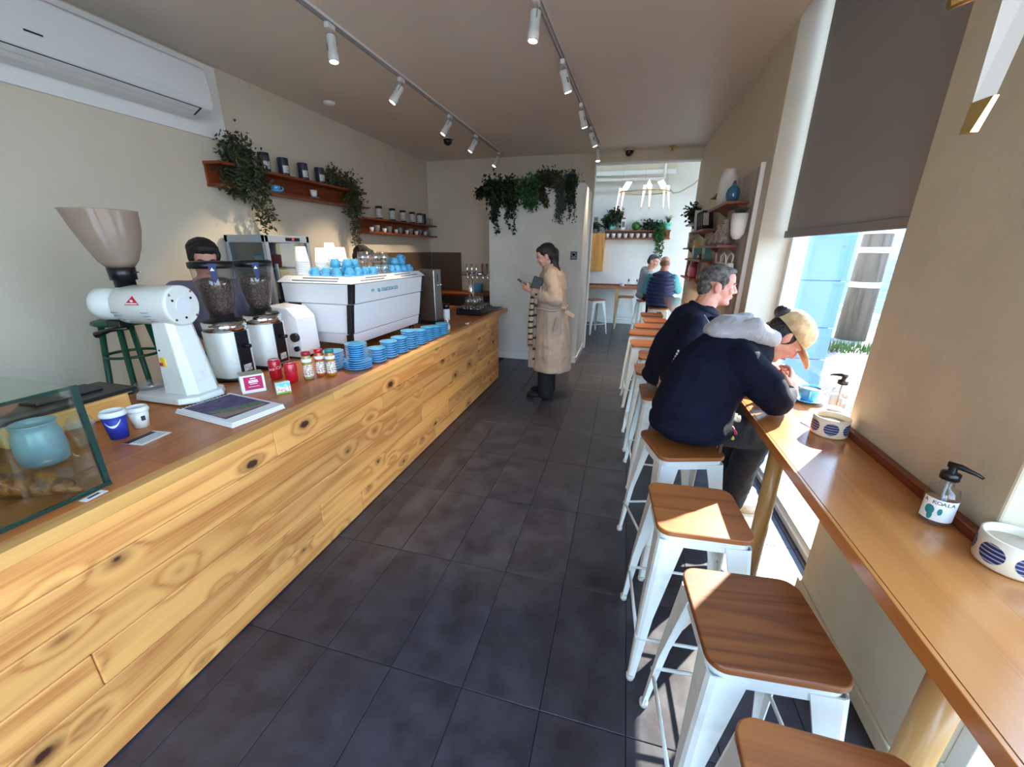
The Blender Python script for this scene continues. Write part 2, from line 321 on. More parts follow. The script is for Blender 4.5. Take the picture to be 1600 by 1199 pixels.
# ------------------------------------------------------------------ geometry helpers
class MB:
    def __init__(s): s.v = []; s.f = []; s.sm = []
    def add(s, vs, fs, smooth=False, mx=None):
        o = len(s.v)
        s.v += [Vector(p) if mx is None else mx @ Vector(p) for p in vs]
        s.f += [tuple(i + o for i in f) for f in fs]; s.sm += [smooth] * len(fs)
        return s
    def box(s, x0, y0, z0, x1, y1, z1, mx=None):
        vs = [(x, y, z) for z in (z0, z1) for y in (y0, y1) for x in (x0, x1)]
        return s.add(vs, [(0, 2, 3, 1), (4, 5, 7, 6), (0, 1, 5, 4), (2, 6, 7, 3), (0, 4, 6, 2), (1, 3, 7, 5)], False, mx)
    def cbox(s, c, d, rz=0.0, rot=None):
        m = Matrix.Translation(c) @ (rot.to_matrix().to_4x4() if rot is not None else Matrix.Rotation(rz, 4, 'Z'))
        return s.box(-d[0] / 2, -d[1] / 2, -d[2] / 2, d[0] / 2, d[1] / 2, d[2] / 2, m)
    def hexa(s, bot, top):
        return s.add(list(bot) + list(top), [(3, 2, 1, 0), (4, 5, 6, 7), (0, 1, 5, 4), (1, 2, 6, 5), (2, 3, 7, 6), (3, 0, 4, 7)])
    def prism(s, poly, mx, h):
        n = len(poly)
        vs = [(p[0], p[1], 0) for p in poly] + [(p[0], p[1], h) for p in poly]
        fs = [tuple(range(n - 1, -1, -1)), tuple(range(n, 2 * n))] + [(i, (i + 1) % n, n + (i + 1) % n, n + i) for i in range(n)]
        return s.add(vs, fs, False, mx)
    def tube(s, pts, rad, n=10, caps=True, smooth=True):
        pts = [Vector(p) for p in pts]
        if not isinstance(rad, (list, tuple)): rad = [rad] * len(pts)
        vs = []; fs = []; prev = None
        for i, p in enumerate(pts):
            d = (pts[min(i + 1, len(pts) - 1)] - pts[max(i - 1, 0)]).normalized()
            if prev is None:
                a = Vector((0, 0, 1)) if abs(d.z) < 0.9 else Vector((1, 0, 0))
                u = d.cross(a).normalized()
            else:
                u = (prev - d * prev.dot(d)).normalized()
            prev = u; v = d.cross(u)
            for k in range(n):
                t = 2 * PI * k / n
                vs.append(p + (u * math.cos(t) + v * math.sin(t)) * rad[i])
        for i in range(len(pts) - 1):
            for k in range(n):
                a = i * n + k; b = i * n + (k + 1) % n
                fs.append((a, b, b + n, a + n))
        s.add(vs, fs, smooth)
        if caps:
            o = len(s.v) - len(vs)
            s.f.append(tuple(o + k for k in range(n - 1, -1, -1))); s.sm.append(False)
            s.f.append(tuple(o + (len(pts) - 1) * n + k for k in range(n))); s.sm.append(False)
        return s
    def cyl(s, p0, p1, r0, r1=None, n=16, caps=True): return s.tube([p0, p1], [r0, r0 if r1 is None else r1], n, caps)
    def lathe(s, prof, n=24, c=(0, 0, 0), mx=None, closed=False):
        vs = []; fs = []
        for r, z in prof:
            for k in range(n):
                t = 2 * PI * k / n; vs.append((c[0] + r * math.cos(t), c[1] + r * math.sin(t), c[2] + z))
        m = len(prof); rng = m if closed else m - 1
        for i in range(rng):
            for k in range(n):
                a = i * n + k; b = i * n + (k + 1) % n; j = ((i + 1) % m) * n
                fs.append((a, b, j + (k + 1) % n, j + k))
        s.add(vs, fs, True, mx)
        if not closed:
            o = len(s.v) - len(vs)
            if prof[0][0] > 1e-4: s.f.append(tuple(o + k for k in range(n - 1, -1, -1))); s.sm.append(False)
            if prof[-1][0] > 1e-4: s.f.append(tuple(o + (m - 1) * n + k for k in range(n))); s.sm.append(False)
        return s
    def ell(s, c, r, rot=None, n=18, m=12):
        mx = Matrix.Translation(c) @ (rot if rot is not None else Matrix.Identity(4)) @ Matrix.Diagonal((r[0], r[1], r[2], 1))
        vs = [(0, 0, 1)]; fs = []
        for i in range(1, m):
            a = PI * i / m
            for k in range(n):
                t = 2 * PI * k / n; vs.append((math.sin(a) * math.cos(t), math.sin(a) * math.sin(t), math.cos(a)))
        vs.append((0, 0, -1)); L = len(vs) - 1
        for k in range(n): fs.append((0, 1 + k, 1 + (k + 1) % n)); fs.append((L, 1 + (m - 2) * n + (k + 1) % n, 1 + (m - 2) * n + k))
        for i in range(m - 2):
            for k in range(n):
                a = 1 + i * n + k; b = 1 + i * n + (k + 1) % n; fs.append((a, a + n, b + n, b))
        return s.add(vs, fs, True, mx)
    def cap(s, p0, p1, r0, r1, n=14):
        p0, p1 = Vector(p0), Vector(p1)
        s.cyl(p0, p1, r0, r1, n); s.ell(p0, (r0,) * 3, None, n, 8); s.ell(p1, (r1,) * 3, None, n, 8); return s
    def chain(s, pts, rad, n=14):
        for i in range(len(pts) - 1): s.cap(pts[i], pts[i + 1], rad[i], rad[i + 1], n)
        return s
    def quad(s, a, b, c, d): return s.add([a, b, c, d], [(0, 1, 2, 3)])
def link(o, parent=None):
    C.objects.link(o)
    if parent is not None: o.parent = parent
    return o
def build(mb, name, mat, parent=None, bevel=0.0, remesh=0.0, smooth=0, disp=None, world=True, seg=2, thick=0.0):
    off = Vector((0, 0, 0))
    if parent is not None and world:
        q = parent
        while q is not None: off += q.location; q = q.parent
    me = bpy.data.meshes.new(name)
    me.from_pydata([tuple(p - off) for p in mb.v], [], mb.f)
    me.polygons.foreach_set('use_smooth', mb.sm if not remesh else [True] * len(mb.sm))
    me.materials.append(MATS[mat]); me.update()
    bm = bmesh.new(); bm.from_mesh(me); bmesh.ops.recalc_face_normals(bm, faces=bm.faces); bm.to_mesh(me); bm.free()
    o = link(bpy.data.objects.new(name, me), parent)
    if thick:
        m = o.modifiers.new('solid', 'SOLIDIFY'); m.thickness = thick; m.offset = 0
    if bevel:
        m = o.modifiers.new('bevel', 'BEVEL'); m.width = bevel; m.segments = seg; m.limit_method = 'ANGLE'; m.angle_limit = 0.6
    if remesh:
        m = o.modifiers.new('remesh', 'REMESH'); m.mode = 'VOXEL'; m.voxel_size = remesh; m.use_smooth_shade = True
        if smooth:
            m = o.modifiers.new('smooth', 'SMOOTH'); m.iterations = smooth; m.factor = 0.5
        if disp:
            tx = bpy.data.textures.new(name + '_folds', 'CLOUDS'); tx.noise_scale = disp[0]; tx.noise_depth = 2
            m = o.modifiers.new('folds', 'DISPLACE'); m.texture = tx; m.strength = disp[1]; m.mid_level = 0.5; m.texture_coords = 'LOCAL'
    return o
def tag(o, label, cat, group=None, kind=None):
    if label: o['label'] = label
    if cat: o['category'] = cat
    if group: o['group'] = group
    if kind: o['kind'] = kind
    return o
def thing(name, label, cat, loc=(0, 0, 0), group=None, rz=0.0):
    o = bpy.data.objects.new(name, None); C.objects.link(o); o.empty_display_size = 0.05
    o.location = loc; o.rotation_euler = (0, 0, rz)
    return tag(o, label, cat, group)
def struct(mb, name, mat, parent=None, **kw):
    o = build(mb, name, mat, parent, **kw)
    if parent is None: o['kind'] = 'structure'
    return o
def kids(o): return [c for c in list(o.children)]
def copy_tree(o, loc=None, rz=None, label=None, group=None, parent=None):
    c = o.copy(); C.objects.link(c)
    if parent is not None: c.parent = parent
    for ch in kids(o): copy_tree(ch, parent=c)
    if loc is not None: c.location = loc
    if rz is not None: c.rotation_euler = (0, 0, rz)
    if label: c['label'] = label
    if group: c['group'] = group
    return c
def text(s, name, size, mat, parent, loc, rot, depth=0.0006, align='CENTER', sx=1.0):
    cu = bpy.data.curves.new(name, 'FONT'); cu.body = s; cu.size = size; cu.extrude = depth; cu.align_x = align; cu.align_y = 'CENTER'
    cu.resolution_u = 2
    to = bpy.data.objects.new(name, cu); C.objects.link(to)
    bpy.context.view_layer.update()
    me = bpy.data.meshes.new_from_object(to.evaluated_get(bpy.context.evaluated_depsgraph_get()))
    bpy.data.objects.remove(to); me.materials.clear(); me.materials.append(MATS[mat])
    o = link(bpy.data.objects.new(name, me), parent); o.location = loc; o.rotation_euler = rot; o.scale = (sx, 1, 1)
    return o
ROT_PX = (PI / 2, 0, PI / 2)      # text readable from +x
ROT_NY = (PI / 2, 0, 0)           # text readable from -y
# ------------------------------------------------------------------ setting
XL, ZC, YB, YF = -3.31, 2.94, 6.75, 9.45
floor = struct(MB().box(-3.43, -2.1, -0.12, 2.7, 9.57, -0.006), 'floor', 'grout')
TX, TY = 0.301, 0.597
tile_proto = None
for ix in range(-5, 5):
    for iy in range(-2, 15):
        x = -0.155 + ix * TX + TX / 2; y = 0.991 + iy * TY + TY / 2
        if tile_proto is None:
            mbt = MB().box(-TX / 2 + 0.0016, -TY / 2 + 0.0016, -0.006, TX / 2 - 0.0016, TY / 2 - 0.0016, 0.0)
            o = build(mbt, 'tile', 'floor_tile', floor, bevel=0.001, seg=1); tile_proto = o
        else:
            o = tile_proto.copy(); C.objects.link(o)
        o.location = (x, y, random.uniform(-0.0006, 0.0))
struct(MB().box(XL - 0.12, -2.1, 0, XL, 6.87, ZC), 'wall_left', 'wall_cream')
struct(MB().box(XL, YB, 0, -0.55, 6.87, ZC).box(-0.55, YB, 2.80, 0.9, 6.87, ZC), 'wall_back', 'wall_cream')
struct(MB().box(-0.562, YB - 0.012, 0, -0.548, 6.875, 2.80).box(-0.562, YB - 0.012, 2.785, 0.9, 6.875, 2.805), 'trim_1', 'white_trim')
struct(MB().box(-1.90, 5.74, 0, -0.585, YB, 2.40), 'wall_partition', 'wall_white', bevel=0.004)
struct(MB().box(-1.915, 5.725, 0, -0.57, 5.74, 0.09).box(-0.585, 5.725, 0, -0.57, YB, 0.09), 'baseboard_partition', 'white_trim', bevel=0.003)
struct(MB().box(0.9, 3.40, 0, 1.22, 6.87, 3.42), 'wall_right', 'wall_cream', bevel=0.004)
struct(MB().box(0.965, 1.14, 0, 1.22, 1.87, 3.42), 'wall_pillar', 'wall_scuffed', bevel=0.006)
struct(MB().box(0.952, 1.13, 0, 0.966, 1.882, 0.07), 'baseboard_pillar', 'wall_scuffed', bevel=0.004)
struct(MB().box(1.10, 1.87, 3.32, 1.22, 3.40, 3.42).box(1.10, -1.4, 3.32, 1.22, 1.14, 3.42).box(0.965, -2.1, 0, 1.22, -1.4, 3.42), 'wall_front_corner', 'wall_cream')
struct(MB().box(0.88, -2.1, ZC, 0.90, 3.40, 3.42).box(0.88, -2.1, 3.42, 1.22, 6.87, 3.50), 'wall_lintel', 'wall_cream')
struct(MB().box(XL - 0.12, -2.1, ZC, 0.88, 6.87, ZC + 0.12).box(0.88, 3.40, ZC, 0.90, 6.87, ZC + 0.12), 'ceiling', 'ceiling_paint')
struct(MB().box(XL, -2.1, 0, -0.95, -1.98, ZC).box(0.86, -2.1, 0, 0.965, -1.98, ZC).box(-0.95, -2.1, 2.84, 0.86, -1.98, ZC), 'wall_front', 'wall_cream')
# far room
struct(MB().box(-2.6, YF, 0, 2.7, YF + 0.12, 3.4), 'wall_far', 'far_wall')
struct(MB().box(-2.6, YF - 0.014, 0.0, 2.58, YF, 1.80), 'trim_2', 'far_wall', bevel=0.004)
struct(MB().box(-2.6, YF - 0.03, 0, 2.58, YF - 0.014, 0.10), 'baseboard_far', 'white_trim')
struct(MB().box(-2.72, 6.87, 0, -2.6, YF, 3.4), 'wall_far_left', 'far_wall')
struct(MB().box(2.58, 6.87, 0, 2.7, 7.0, 3.4).box(2.58, 9.2, 0, 2.7, YF, 3.4).box(2.58, 7.0, 0, 2.7, 9.2, 0.35).box(2.58, 7.0, 2.65, 2.7, 9.2, 3.4).box(1.22, 6.75, 0, 2.7, 6.87, 3.4), 'wall_far_right', 'far_wall')
struct(MB().box(-2.72, 6.87, 3.3, 2.7, 9.57, 3.42), 'ceiling_far', 'far_wall')
struct(MB().box(-2.6, 8.8, 3.02, 0.75, YF, 3.3), 'ceiling_beam', 'wall_cream')
struct(MB().box(-2.6, 8.77, 2.94, 0.75, 8.95, 3.02), 'trim_3', 'white_trim', bevel=0.004)
struct(MB().cyl((-2.6, 8.72, 2.86), (0.55, 8.72, 2.86), 0.028, n=12).cyl((0.55, 8.72, 2.86), (0.55, 8.72, 3.3), 0.028, n=12), 'trim_pipe', 'white_trim')
# windows
def window(idx, y0, y1, z0, z1, x, post=()):
    w = struct(MB().box(x - 0.05, y0, 0.0, x + 0.05, y0 + 0.055, z1).box(x - 0.05, y1 - 0.055, 0, x + 0.05, y1, z1)
               .box(x - 0.05, y0, z1 - 0.05, x + 0.05, y1, z1).box(x - 0.06, y0, 0, x + 0.06, y1, z0), 'window_%d' % idx, 'white_trim', bevel=0.004)
    build(MB().box(x + 0.012, y0 + 0.05, z0, x + 0.018, y1 - 0.05, z1 - 0.05), 'pane', 'pane_glass', w)
    build(MB().box(x - 0.075, y0, 0.0, x - 0.05, y1, 0.035), 'sill_strip', 'white_trim', w, bevel=0.003)
    return w
window(1, 1.87, 3.40, 0.07, 3.32, 1.15)
window(2, -1.4, 1.14, 0.07, 3.32, 1.15)
w3 = struct(MB().box(-0.95, -2.07, 0, -0.89, -2.01, 2.84).box(0.80, -2.07, 0, 0.86, -2.01, 2.84).box(-0.95, -2.07, 2.78, 0.86, -2.01, 2.84).box(-0.95, -2.07, 0, 0.86, -2.01, 0.08), 'window_3', 'white_trim')
build(MB().box(-0.89, -2.045, 0.08, 0.80, -2.038, 2.78), 'pane', 'pane_glass', w3)
w4 = struct(MB().box(2.61, 7.0, 0.35, 2.67, 7.05, 2.65).box(2.61, 9.15, 0.35, 2.67, 9.2, 2.65).box(2.61, 8.08, 0.35, 2.67, 8.13, 2.65).box(2.61, 7, 0.35, 2.67, 9.2, 0.4).box(2.61, 7, 2.6, 2.67, 9.2, 2.65), 'window_4', 'white_trim')
build(MB().box(2.638, 7.05, 0.4, 2.644, 9.15, 2.6), 'pane', 'pane_glass', w4)
# roller blind
rb = thing('roller_blind', 'grey roller blind drawn halfway down the tall window behind the bench', 'blind', (1.06, 2.62, 1.67))
mb = MB().box(1.054, 1.90, 1.70, 1.057, 3.345, 3.28)
build(mb, 'fabric', 'blind_fabric', rb)
build(MB().box(1.045, 1.89, 1.67, 1.065, 3.36, 1.715), 'bottom_bar', 'blind_bar', rb, bevel=0.004)
build(MB().cyl((1.07, 1.89, 3.29), (1.07, 3.36, 3.29), 0.03), 'roller', 'blind_bar', rb)
# ------------------------------------------------------------------ outside
struct(MB().box(1.22, -8, -0.5, 40, 40, -0.05), 'ground_outside', 'gravel_ground')
struct(MB().box(1.22, -8, -0.05, 2.6, 3.5, -0.02), 'pavement_outside', 'concrete')
struct(MB().box(-40, -30, -0.5, 40, -2.1, -0.06), 'ground_street', 'concrete')
struct(MB().box(7.0, -8, -0.05, 13, 40, -0.03), 'road_outside', 'road')
pier = struct(MB().box(1.215, 3.52, -0.05, 1.52, 6.0, 3.2), 'wall_outside', 'blue_cladding')
for i, (za, zb) in enumerate(((-0.05, 0.55), (0.556, 0.79), (0.796, 1.035), (1.041, 1.378), (1.384, 1.9), (1.906, 2.5), (2.506, 3.1))):
    build(MB().box(1.22, 3.50, za, 1.545, 3.52, zb), 'panel', 'blue_cladding', pier, bevel=0.002)
pole = thing('utility_pole', 'weathered timber utility pole with pale bands outside the window', 'pole', (4.42, 9.3, -0.05))
build(MB().tube([(4.42, 9.3, -0.05), (4.42, 9.3, 2), (4.44, 9.3, 7)], [0.25, 0.22, 0.17], 20), 'shaft', 'pole_wood', pole)
for z in (0.62, 1.0, 1.62, 1.95):
    build(MB().lathe([(0.232, z - 0.05), (0.238, z - 0.05), (0.238, z + 0.05), (0.232, z + 0.05)], 20, (4.42, 9.3, 0)), 'band', 'white_trim', pole)
g = thing('grass_tuft', 'strip of green grass beside the timber pole outside', 'grass', (3.9, 8.2, -0.05))
mb = MB()
for i in range(420):
    x = 3.9 + random.uniform(-0.75, 0.9); y = 8.2 + random.uniform(-0.35, 0.35); h = random.uniform(0.04, 0.13); a = random.uniform(0, PI)
    dx, dy = 0.014 * math.cos(a), 0.014 * math.sin(a); lx, ly = random.uniform(-.04, .04), random.uniform(-.04, .04)
    mb.add([(x - dx, y - dy, -0.05), (x + dx, y + dy, -0.05), (x + lx, y + ly, h)], [(0, 1, 2)])
b = build(mb, 'blade_patch', 'grass_green', g); b['kind'] = 'stuff'
sh = thing('street_fence', 'white slatted street fence beyond the timber pole', 'fence', (5.6, 12.5, -0.05))
for i in range(7): build(MB().box(4.4, 12.5, 0.1 + i * 0.2, 9.4, 12.54, 0.22 + i * 0.2), 'slat', 'far_building', sh)
for i in range(4): build(MB().box(4.4 + i * 1.65, 12.54, -0.05, 4.48 + i * 1.65, 12.6, 1.6), 'post', 'far_building', sh)
bd = thing('street_building', 'pale building across the road with blue windows', 'building', (14, 22, -0.05))
build(MB().box(13, 16, -0.05, 24, 34, 5.5), 'wall', 'far_building', bd)
for k in range(5): 
    wv = build(MB().box(12.94, 17 + k * 3.3, 1.2, 13.0, 19 + k * 3.3, 3.2), 'window', 'white_trim', bd)
    build(MB().box(12.93, 17.12 + k * 3.3, 1.32, 12.95, 18.88 + k * 3.3, 3.08), 'pane', 'far_window', wv)
# ------------------------------------------------------------------ counter
ctr = thing('service_counter', 'long service counter clad in knotty pine boards with a honey wood top', 'counter', (-1.8, 2.3, 0))
CXF, CZT = -1.46, 0.845
build(MB().box(-2.40, -1.2, 0.0, CXF - 0.022, 4.72, 0.80), 'carcass', 'dark_interior', ctr)
nrow = 6; bh = 0.795 / nrow
for r in range(nrow):
    y = -1.2; k = 0
    while y < 4.745:
        L = random.uniform(1.0, 2.3); y2 = min(4.75, y + L)
        if 4.75 - y2 < 0.5: y2 = 4.75
        build(MB().box(-0.010, -(y2 - y) / 2 + 0.0008, -bh / 2 + 0.001, 0.010, (y2 - y) / 2 - 0.0008, bh / 2 - 0.001), 'board', 'pine', ctr, bevel=0.005, world=False).location = Vector((CXF - 0.010 + random.uniform(-0.001, 0.001), (y + y2) / 2, 0.005 + bh * (r + 0.5))) - ctr.location
        y = y2
for r in range(nrow):
    o = build(MB().box(-0.48, -0.010, -bh / 2 + 0.002, 0.48, 0.010, bh / 2 - 0.002), 'end_board', 'pine', ctr, bevel=0.004, world=False)
    o.location = Vector((-1.94, 4.742, 0.005 + bh * (r + 0.5))) - ctr.location; o.scale = (1, 1, 1)
xs = [-2.44, -2.26, -2.08, -1.89, -1.70, -1.505]
for i in range(5):
    y = -1.2
    while y < 5.12:
        y2 = min(5.13, y + random.uniform(1.4, 2.6))
        if 5.13 - y2 < 0.5: y2 = 5.13
        o = build(MB().box(-(xs[i + 1] - xs[i]) / 2 + 0.0003, -(y2 - y) / 2 + 0.0003, -0.02, (xs[i + 1] - xs[i]) / 2 - 0.0003, (y2 - y) / 2 - 0.0003, 0.02), 'top_board', 'honey', ctr, bevel=0.0008, seg=1, world=False)
        o.location = Vector(((xs[i] + xs[i + 1]) / 2, (y + y2) / 2, CZT - 0.02)) - ctr.location; y = y2
for (a, b2) in ((-1.2, 1.70), (1.702, 5.13)):
    o = build(MB().box(-0.028, -(b2 - a) / 2, -0.023, 0.028, (b2 - a) / 2, 0.023), 'edge_trim', 'pine_edge', ctr, bevel=0.003, world=False)
    o.location = Vector((-1.477, (a + b2) / 2, CZT - 0.0235)) - ctr.location
# back counter along the left and back wall
bc = thing('back_counter', 'dark timber back counter along the wall behind the espresso machine', 'counter', (-3.0, 4.6, 0))
build(MB().box(-3.305, 2.5, 0, -2.94, 6.74, 0.86).box(-2.94, 6.2, 0, -1.92, 6.74, 0.86), 'body', 'dark_interior', bc)
build(MB().box(-3.305, 2.5, 0.86, -2.92, 6.74, 0.895).box(-2.92, 6.18, 0.86, -1.92, 6.74, 0.895), 'worktop', 'jarrah', bc, bevel=0.003)
sp1 = thing('splash_panel', 'dark brown splashback panel on the left wall under the jar shelf', 'panel', (-3.29, 5.8, 0.9))
build(MB().box(-3.309, 4.95, 0.897, -3.299, 6.72, 1.525), 'panel', 'splash_panel', sp1)
build(MB().box(-3.309, 6.722, 0.897, -3.292, 6.738, 1.53), 'corner_strip', 'mid_grey', sp1)
sp2 = thing('splash_panel', 'dark brown splashback panel on the back wall beside the corner', 'panel', (-3.0, 6.74, 0.9))
build(MB().box(-3.290, 6.738, 0.897, -2.745, 6.749, 1.525), 'panel', 'splash_panel', sp2); build(MB().box(-2.745, 6.738, 0.897, -2.738, 6.749, 1.53), 'edge_strip', 'mid_grey', sp2)
# ------------------------------------------------------------------ window bench
BZ, BXF = 0.865, 0.635
bn = thing('window_bench', 'glossy timber bar bench running along the windows on round wooden posts', 'bench', (0.8, 3.0, 0))
yy = [-1.0, 1.95, 4.4, 7.05]
for i in range(3):
    for j in range(3):
        xa, xb = BXF + j * 0.11, BXF + (j + 1) * 0.11
        if i and j == 2: xb = 0.896 if i == 2 or True else xb
        if i == 1: xb = min(xb, 0.9) 
        o = build(MB().box(-(xb - xa) / 2 + 0.0001, -(yy[i + 1] - yy[i]) / 2 + 0.0002, -0.018, (xb - xa) / 2 - 0.0001, (yy[i + 1] - yy[i]) / 2 - 0.0002, 0.018), 'bench_board', 'bench_wood', bn, world=False)
        o.location = Vector(((xa + xb) / 2, (yy[i] + yy[i + 1]) / 2, BZ - 0.018)) - bn.location
build(MB().box(0.898, 1.95, BZ - 0.036, 1.07, 3.395, BZ), 'sill_board', 'bench_wood', bn, bevel=0.001)
build(MB().box(0.9655, -1.0, BZ - 0.036, 1.07, 1.138, BZ), 'sill_board', 'bench_wood', bn, bevel=0.001)
build(MB().box(BXF - 0.012, -1.0, BZ - 0.042, BXF, 7.05, BZ - 0.001), 'front_edge', 'bench_wood', bn, bevel=0.002)
build(MB().box(0.937, 1.14, BZ, 0.964, 1.87, BZ + 0.03), 'back_cleat', 'jarrah', bn, bevel=0.003)
build(MB().box(1.035, -1.0, BZ, 1.068, 1.138, BZ + 0.03), 'back_cleat', 'jarrah', bn, bevel=0.003)
for y in (0.82, 1.86, 3.9, 5.6): build(MB().cyl((0.735, y, 0), (0.735, y, BZ - 0.036), 0.034, n=24), 'post', 'oak_post', bn)
# ------------------------------------------------------------------ stools
def rsq(h, r, n=6):
    p = []
    for (cx, cy, a0) in ((h - r, h - r, 0), (-h + r, h - r, 90), (-h + r, -h + r, 180), (h - r, -h + r, 270)):
        for k in range(n + 1):
            a = math.radians(a0 + 90 * k / n); p.append((cx + r * math.cos(a), cy + r * math.sin(a)))
    return p
def loft(mb, A, B, smooth=False):
    n = len(A); mb.add(list(A) + list(B), [(i, (i + 1) % n, n + (i + 1) % n, n + i) for i in range(n)] + [tuple(range(n - 1, -1, -1)), tuple(range(n, 2 * n))], smooth)
def make_stool(seat='seat_wood'):
    t = thing('bar_stool', 'x', 'stool')
    build(MB().prism(rsq(0.158, 0.045), Matrix.Translation((0, 0, 0.650)), 0.020), 'seat', seat, t, bevel=0.004)
    mb = MB(); loft(mb, [(x, y, 0.606) for x, y in rsq(0.150, 0.04)], [(x, y, 0.650) for x, y in rsq(0.147, 0.04)])
    build(mb, 'seat_pan', 'white_steel', t)
    for sx in (-1, 1):
        for sy in (-1, 1):
            mb = MB()
            def sec(c, a, z, th=0.005, r=0.018):
                r = min(r, a * 0.4)
                out = [(c - a, c), (c - r, c), (c - r * .3, c - r * .3), (c, c - r), (c, c - a), (c - th, c - a), (c - th, c - th), (c - a, c - th)]
                return [(sx * x, sy * y, z) for x, y in out]
            A, Bm, D = sec(0.200, 0.024, 0.012), sec(0.182, 0.044, 0.30), sec(0.152, 0.088, 0.628)
            loft(mb, A, Bm); loft(mb, Bm, D)
            lg = build(mb, 'leg', 'white_steel', t)
            build(MB().cyl((sx * 0.191, sy * 0.191, 0), (sx * 0.191, sy * 0.191, 0.022), 0.015, n=10), 'foot_cap', 'rubber', lg, world=False)
    z = 0.20; c = 0.183
    for a, b in (((-c, -c), (c, -c)), ((c, -c), (c, c)), ((c, c), (-c, c)), ((-c, c), (-c, -c))):
        build(MB().cyl((a[0], a[1], z), (b[0], b[1], z), 0.0065, n=8), 'rung', 'white_steel', t)
    return t
st0 = make_stool()
STOOLS = [
 (0.455, 0.52, 0, 'white metal stool with wooden seat beside the bench at the pump bottle'),
 (0.415, 0.94, 5, 'white metal stool with dark striped wooden seat, sunlit on one corner'),
 (0.338, 1.405, 4, 'empty white metal stool next to the person bent over the bench'),
 (0.345, 1.965, 17, 'white metal stool under the person in the grey hood and cap'),
 (0.335, 2.75, 3, 'white metal stool under the man in the navy jacket at the bench'),
 (0.310, 3.31, 2, 'empty white metal stool just past the man in the navy jacket'),
 (0.350, 3.80, -2, 'second empty white metal stool past the man in the navy jacket'),
 (0.285, 4.31, 3, 'third empty white metal stool past the man in the navy jacket'),
 (0.275, 4.90, -3, 'fourth empty white metal stool past the man in the navy jacket'),
 (0.345, 5.38, 0, 'fifth empty white metal stool past the man in the navy jacket'),
 (0.470, 5.86, 4, 'sixth empty white metal stool past the man, tucked towards the bench'),
 (0.450, 6.42, 0, 'white metal stool nearest the opening to the bright back room'),
 (0.600, 7.28, 0, 'white metal stool under the man in the quilted navy vest'),
 (-0.52, 8.13, 38, 'white metal stool turned cornerwise at the back room bench'),
 (0.075, 8.86, 0, 'white metal stool beside the bench leg in the back room'),
 (0.44, 8.25, 10, 'white metal stool under the person in the grey hooded top')]
for i, (x, y, r, lab) in enumerate(STOOLS):
    if i == 0: o = st0; o.location = (x, y, 0); o.rotation_euler = (0, 0, math.radians(r)); o['label'] = lab; o['group'] = 'white metal bar stools'
    else:
        o = copy_tree(st0, (x, y, 0), math.radians(r), lab, 'white metal bar stools')
        if i == 1:
            for ch in kids(o):
                if ch.name.startswith('seat') and not ch.name.startswith('seat_pan'): ch.data = ch.data.copy(); ch.data.materials[0] = MATS['seat_wood_dark']
# ------------------------------------------------------------------ ceiling tracks and spots
def track(x0, y0, x1, y1, label):
    t = thing('light_track', label, 'light track', ((x0 + x1) / 2, (y0 + y1) / 2, ZC - 0.022))
    L = math.hypot(x1 - x0, y1 - y0); a = math.atan2(y1 - y0, x1 - x0) - PI / 2
    build(MB().cbox((0, 0, 0.0145), (0.036, L, 0.015)), 'rail', 'white_trim', t, world=False).rotation_euler = (0, 0, a)
    build(MB().cbox((-0.013, 0, 0.003), (0.008, L, 0.010)).cbox((0.013, 0, 0.003), (0.008, L, 0.010)), 'groove_lips', 'vent_grey', t, world=False).rotation_euler = (0, 0, a)
    return t
track(-1.935, 1.6, -1.92, 6.36, 'white light track on the ceiling above the service counter')
track(-0.655, 1.6, -0.488, 6.22, 'white light track on the ceiling above the walkway')
def spot(b, e, label, grp, power=70):
    b = Vector(b); e = Vector(e); d = (e - b).normalized()
    t = thing('track_spot', label, 'spotlight', b, grp)
    build(MB().box(b.x - 0.016, b.y - 0.035, b.z - 0.032, b.x + 0.016, b.y + 0.035, b.z), 'adapter', 'white_trim', t, bevel=0.003)
    j = b + Vector((0, 0, -0.055)); h0 = j + d * 0.005; h1 = j + d * 0.150
    build(MB().cyl(b + Vector((0, 0, -0.03)), j, 0.007, n=8), 'stem', 'vent_grey', t)
    build(MB().tube([h0, h0 + d * 0.008, h0 + d * 0.1, h0 + d * 0.102, h1 - d * 0.004, h1], [0.024, 0.030, 0.030, 0.0335, 0.0335, 0.031], 20), 'head', 'white_steel', t)
    sd = d.cross(Vector((0, 0, 1))).normalized() * 0.033
    build(MB().tube([j - sd * 0.2, j - sd, j - sd + d * 0.05], 0.004, 6), 'bracket', 'vent_grey', t)
    build(MB().cyl(h1, h1 + d * 0.002, 0.024, n=18), 'lens', 'lamp_glow', t)
    mb = MB(); up = sd.cross(d).normalized()
    for k in range(3): mb.cyl(h0 + d * (0.06 + 0.012 * k) + sd * 0.9 , h0 + d * (0.06 + 0.012 * k) + sd * 0.93 , 0.006, n=6)
    build(mb, 'cooling_slots', 'dark_grey', t)
    l = bpy.data.lights.new('spot_lamp', 'SPOT'); l.energy = power; l.spot_size = 0.95; l.spot_blend = 0.6; l.color = (1.0, 0.80, 0.58); l.shadow_soft_size = 0.025
    lo = bpy.data.objects.new('spot_lamp', l); C.objects.link(lo); lo.location = h1 + d * 0.012; lo.rotation_euler = d.to_track_quat('-Z', 'Y').to_euler()
LS = [(-1.932, 2.69, (0.05, -0.03)), (-1.929, 3.56, (-0.62, -0.30)), (-1.926, 4.55, (-0.60, -0.25)), (-1.923, 5.34, (-0.58, -0.20)), (-1.921, 6.30, (-0.50, -0.30))]
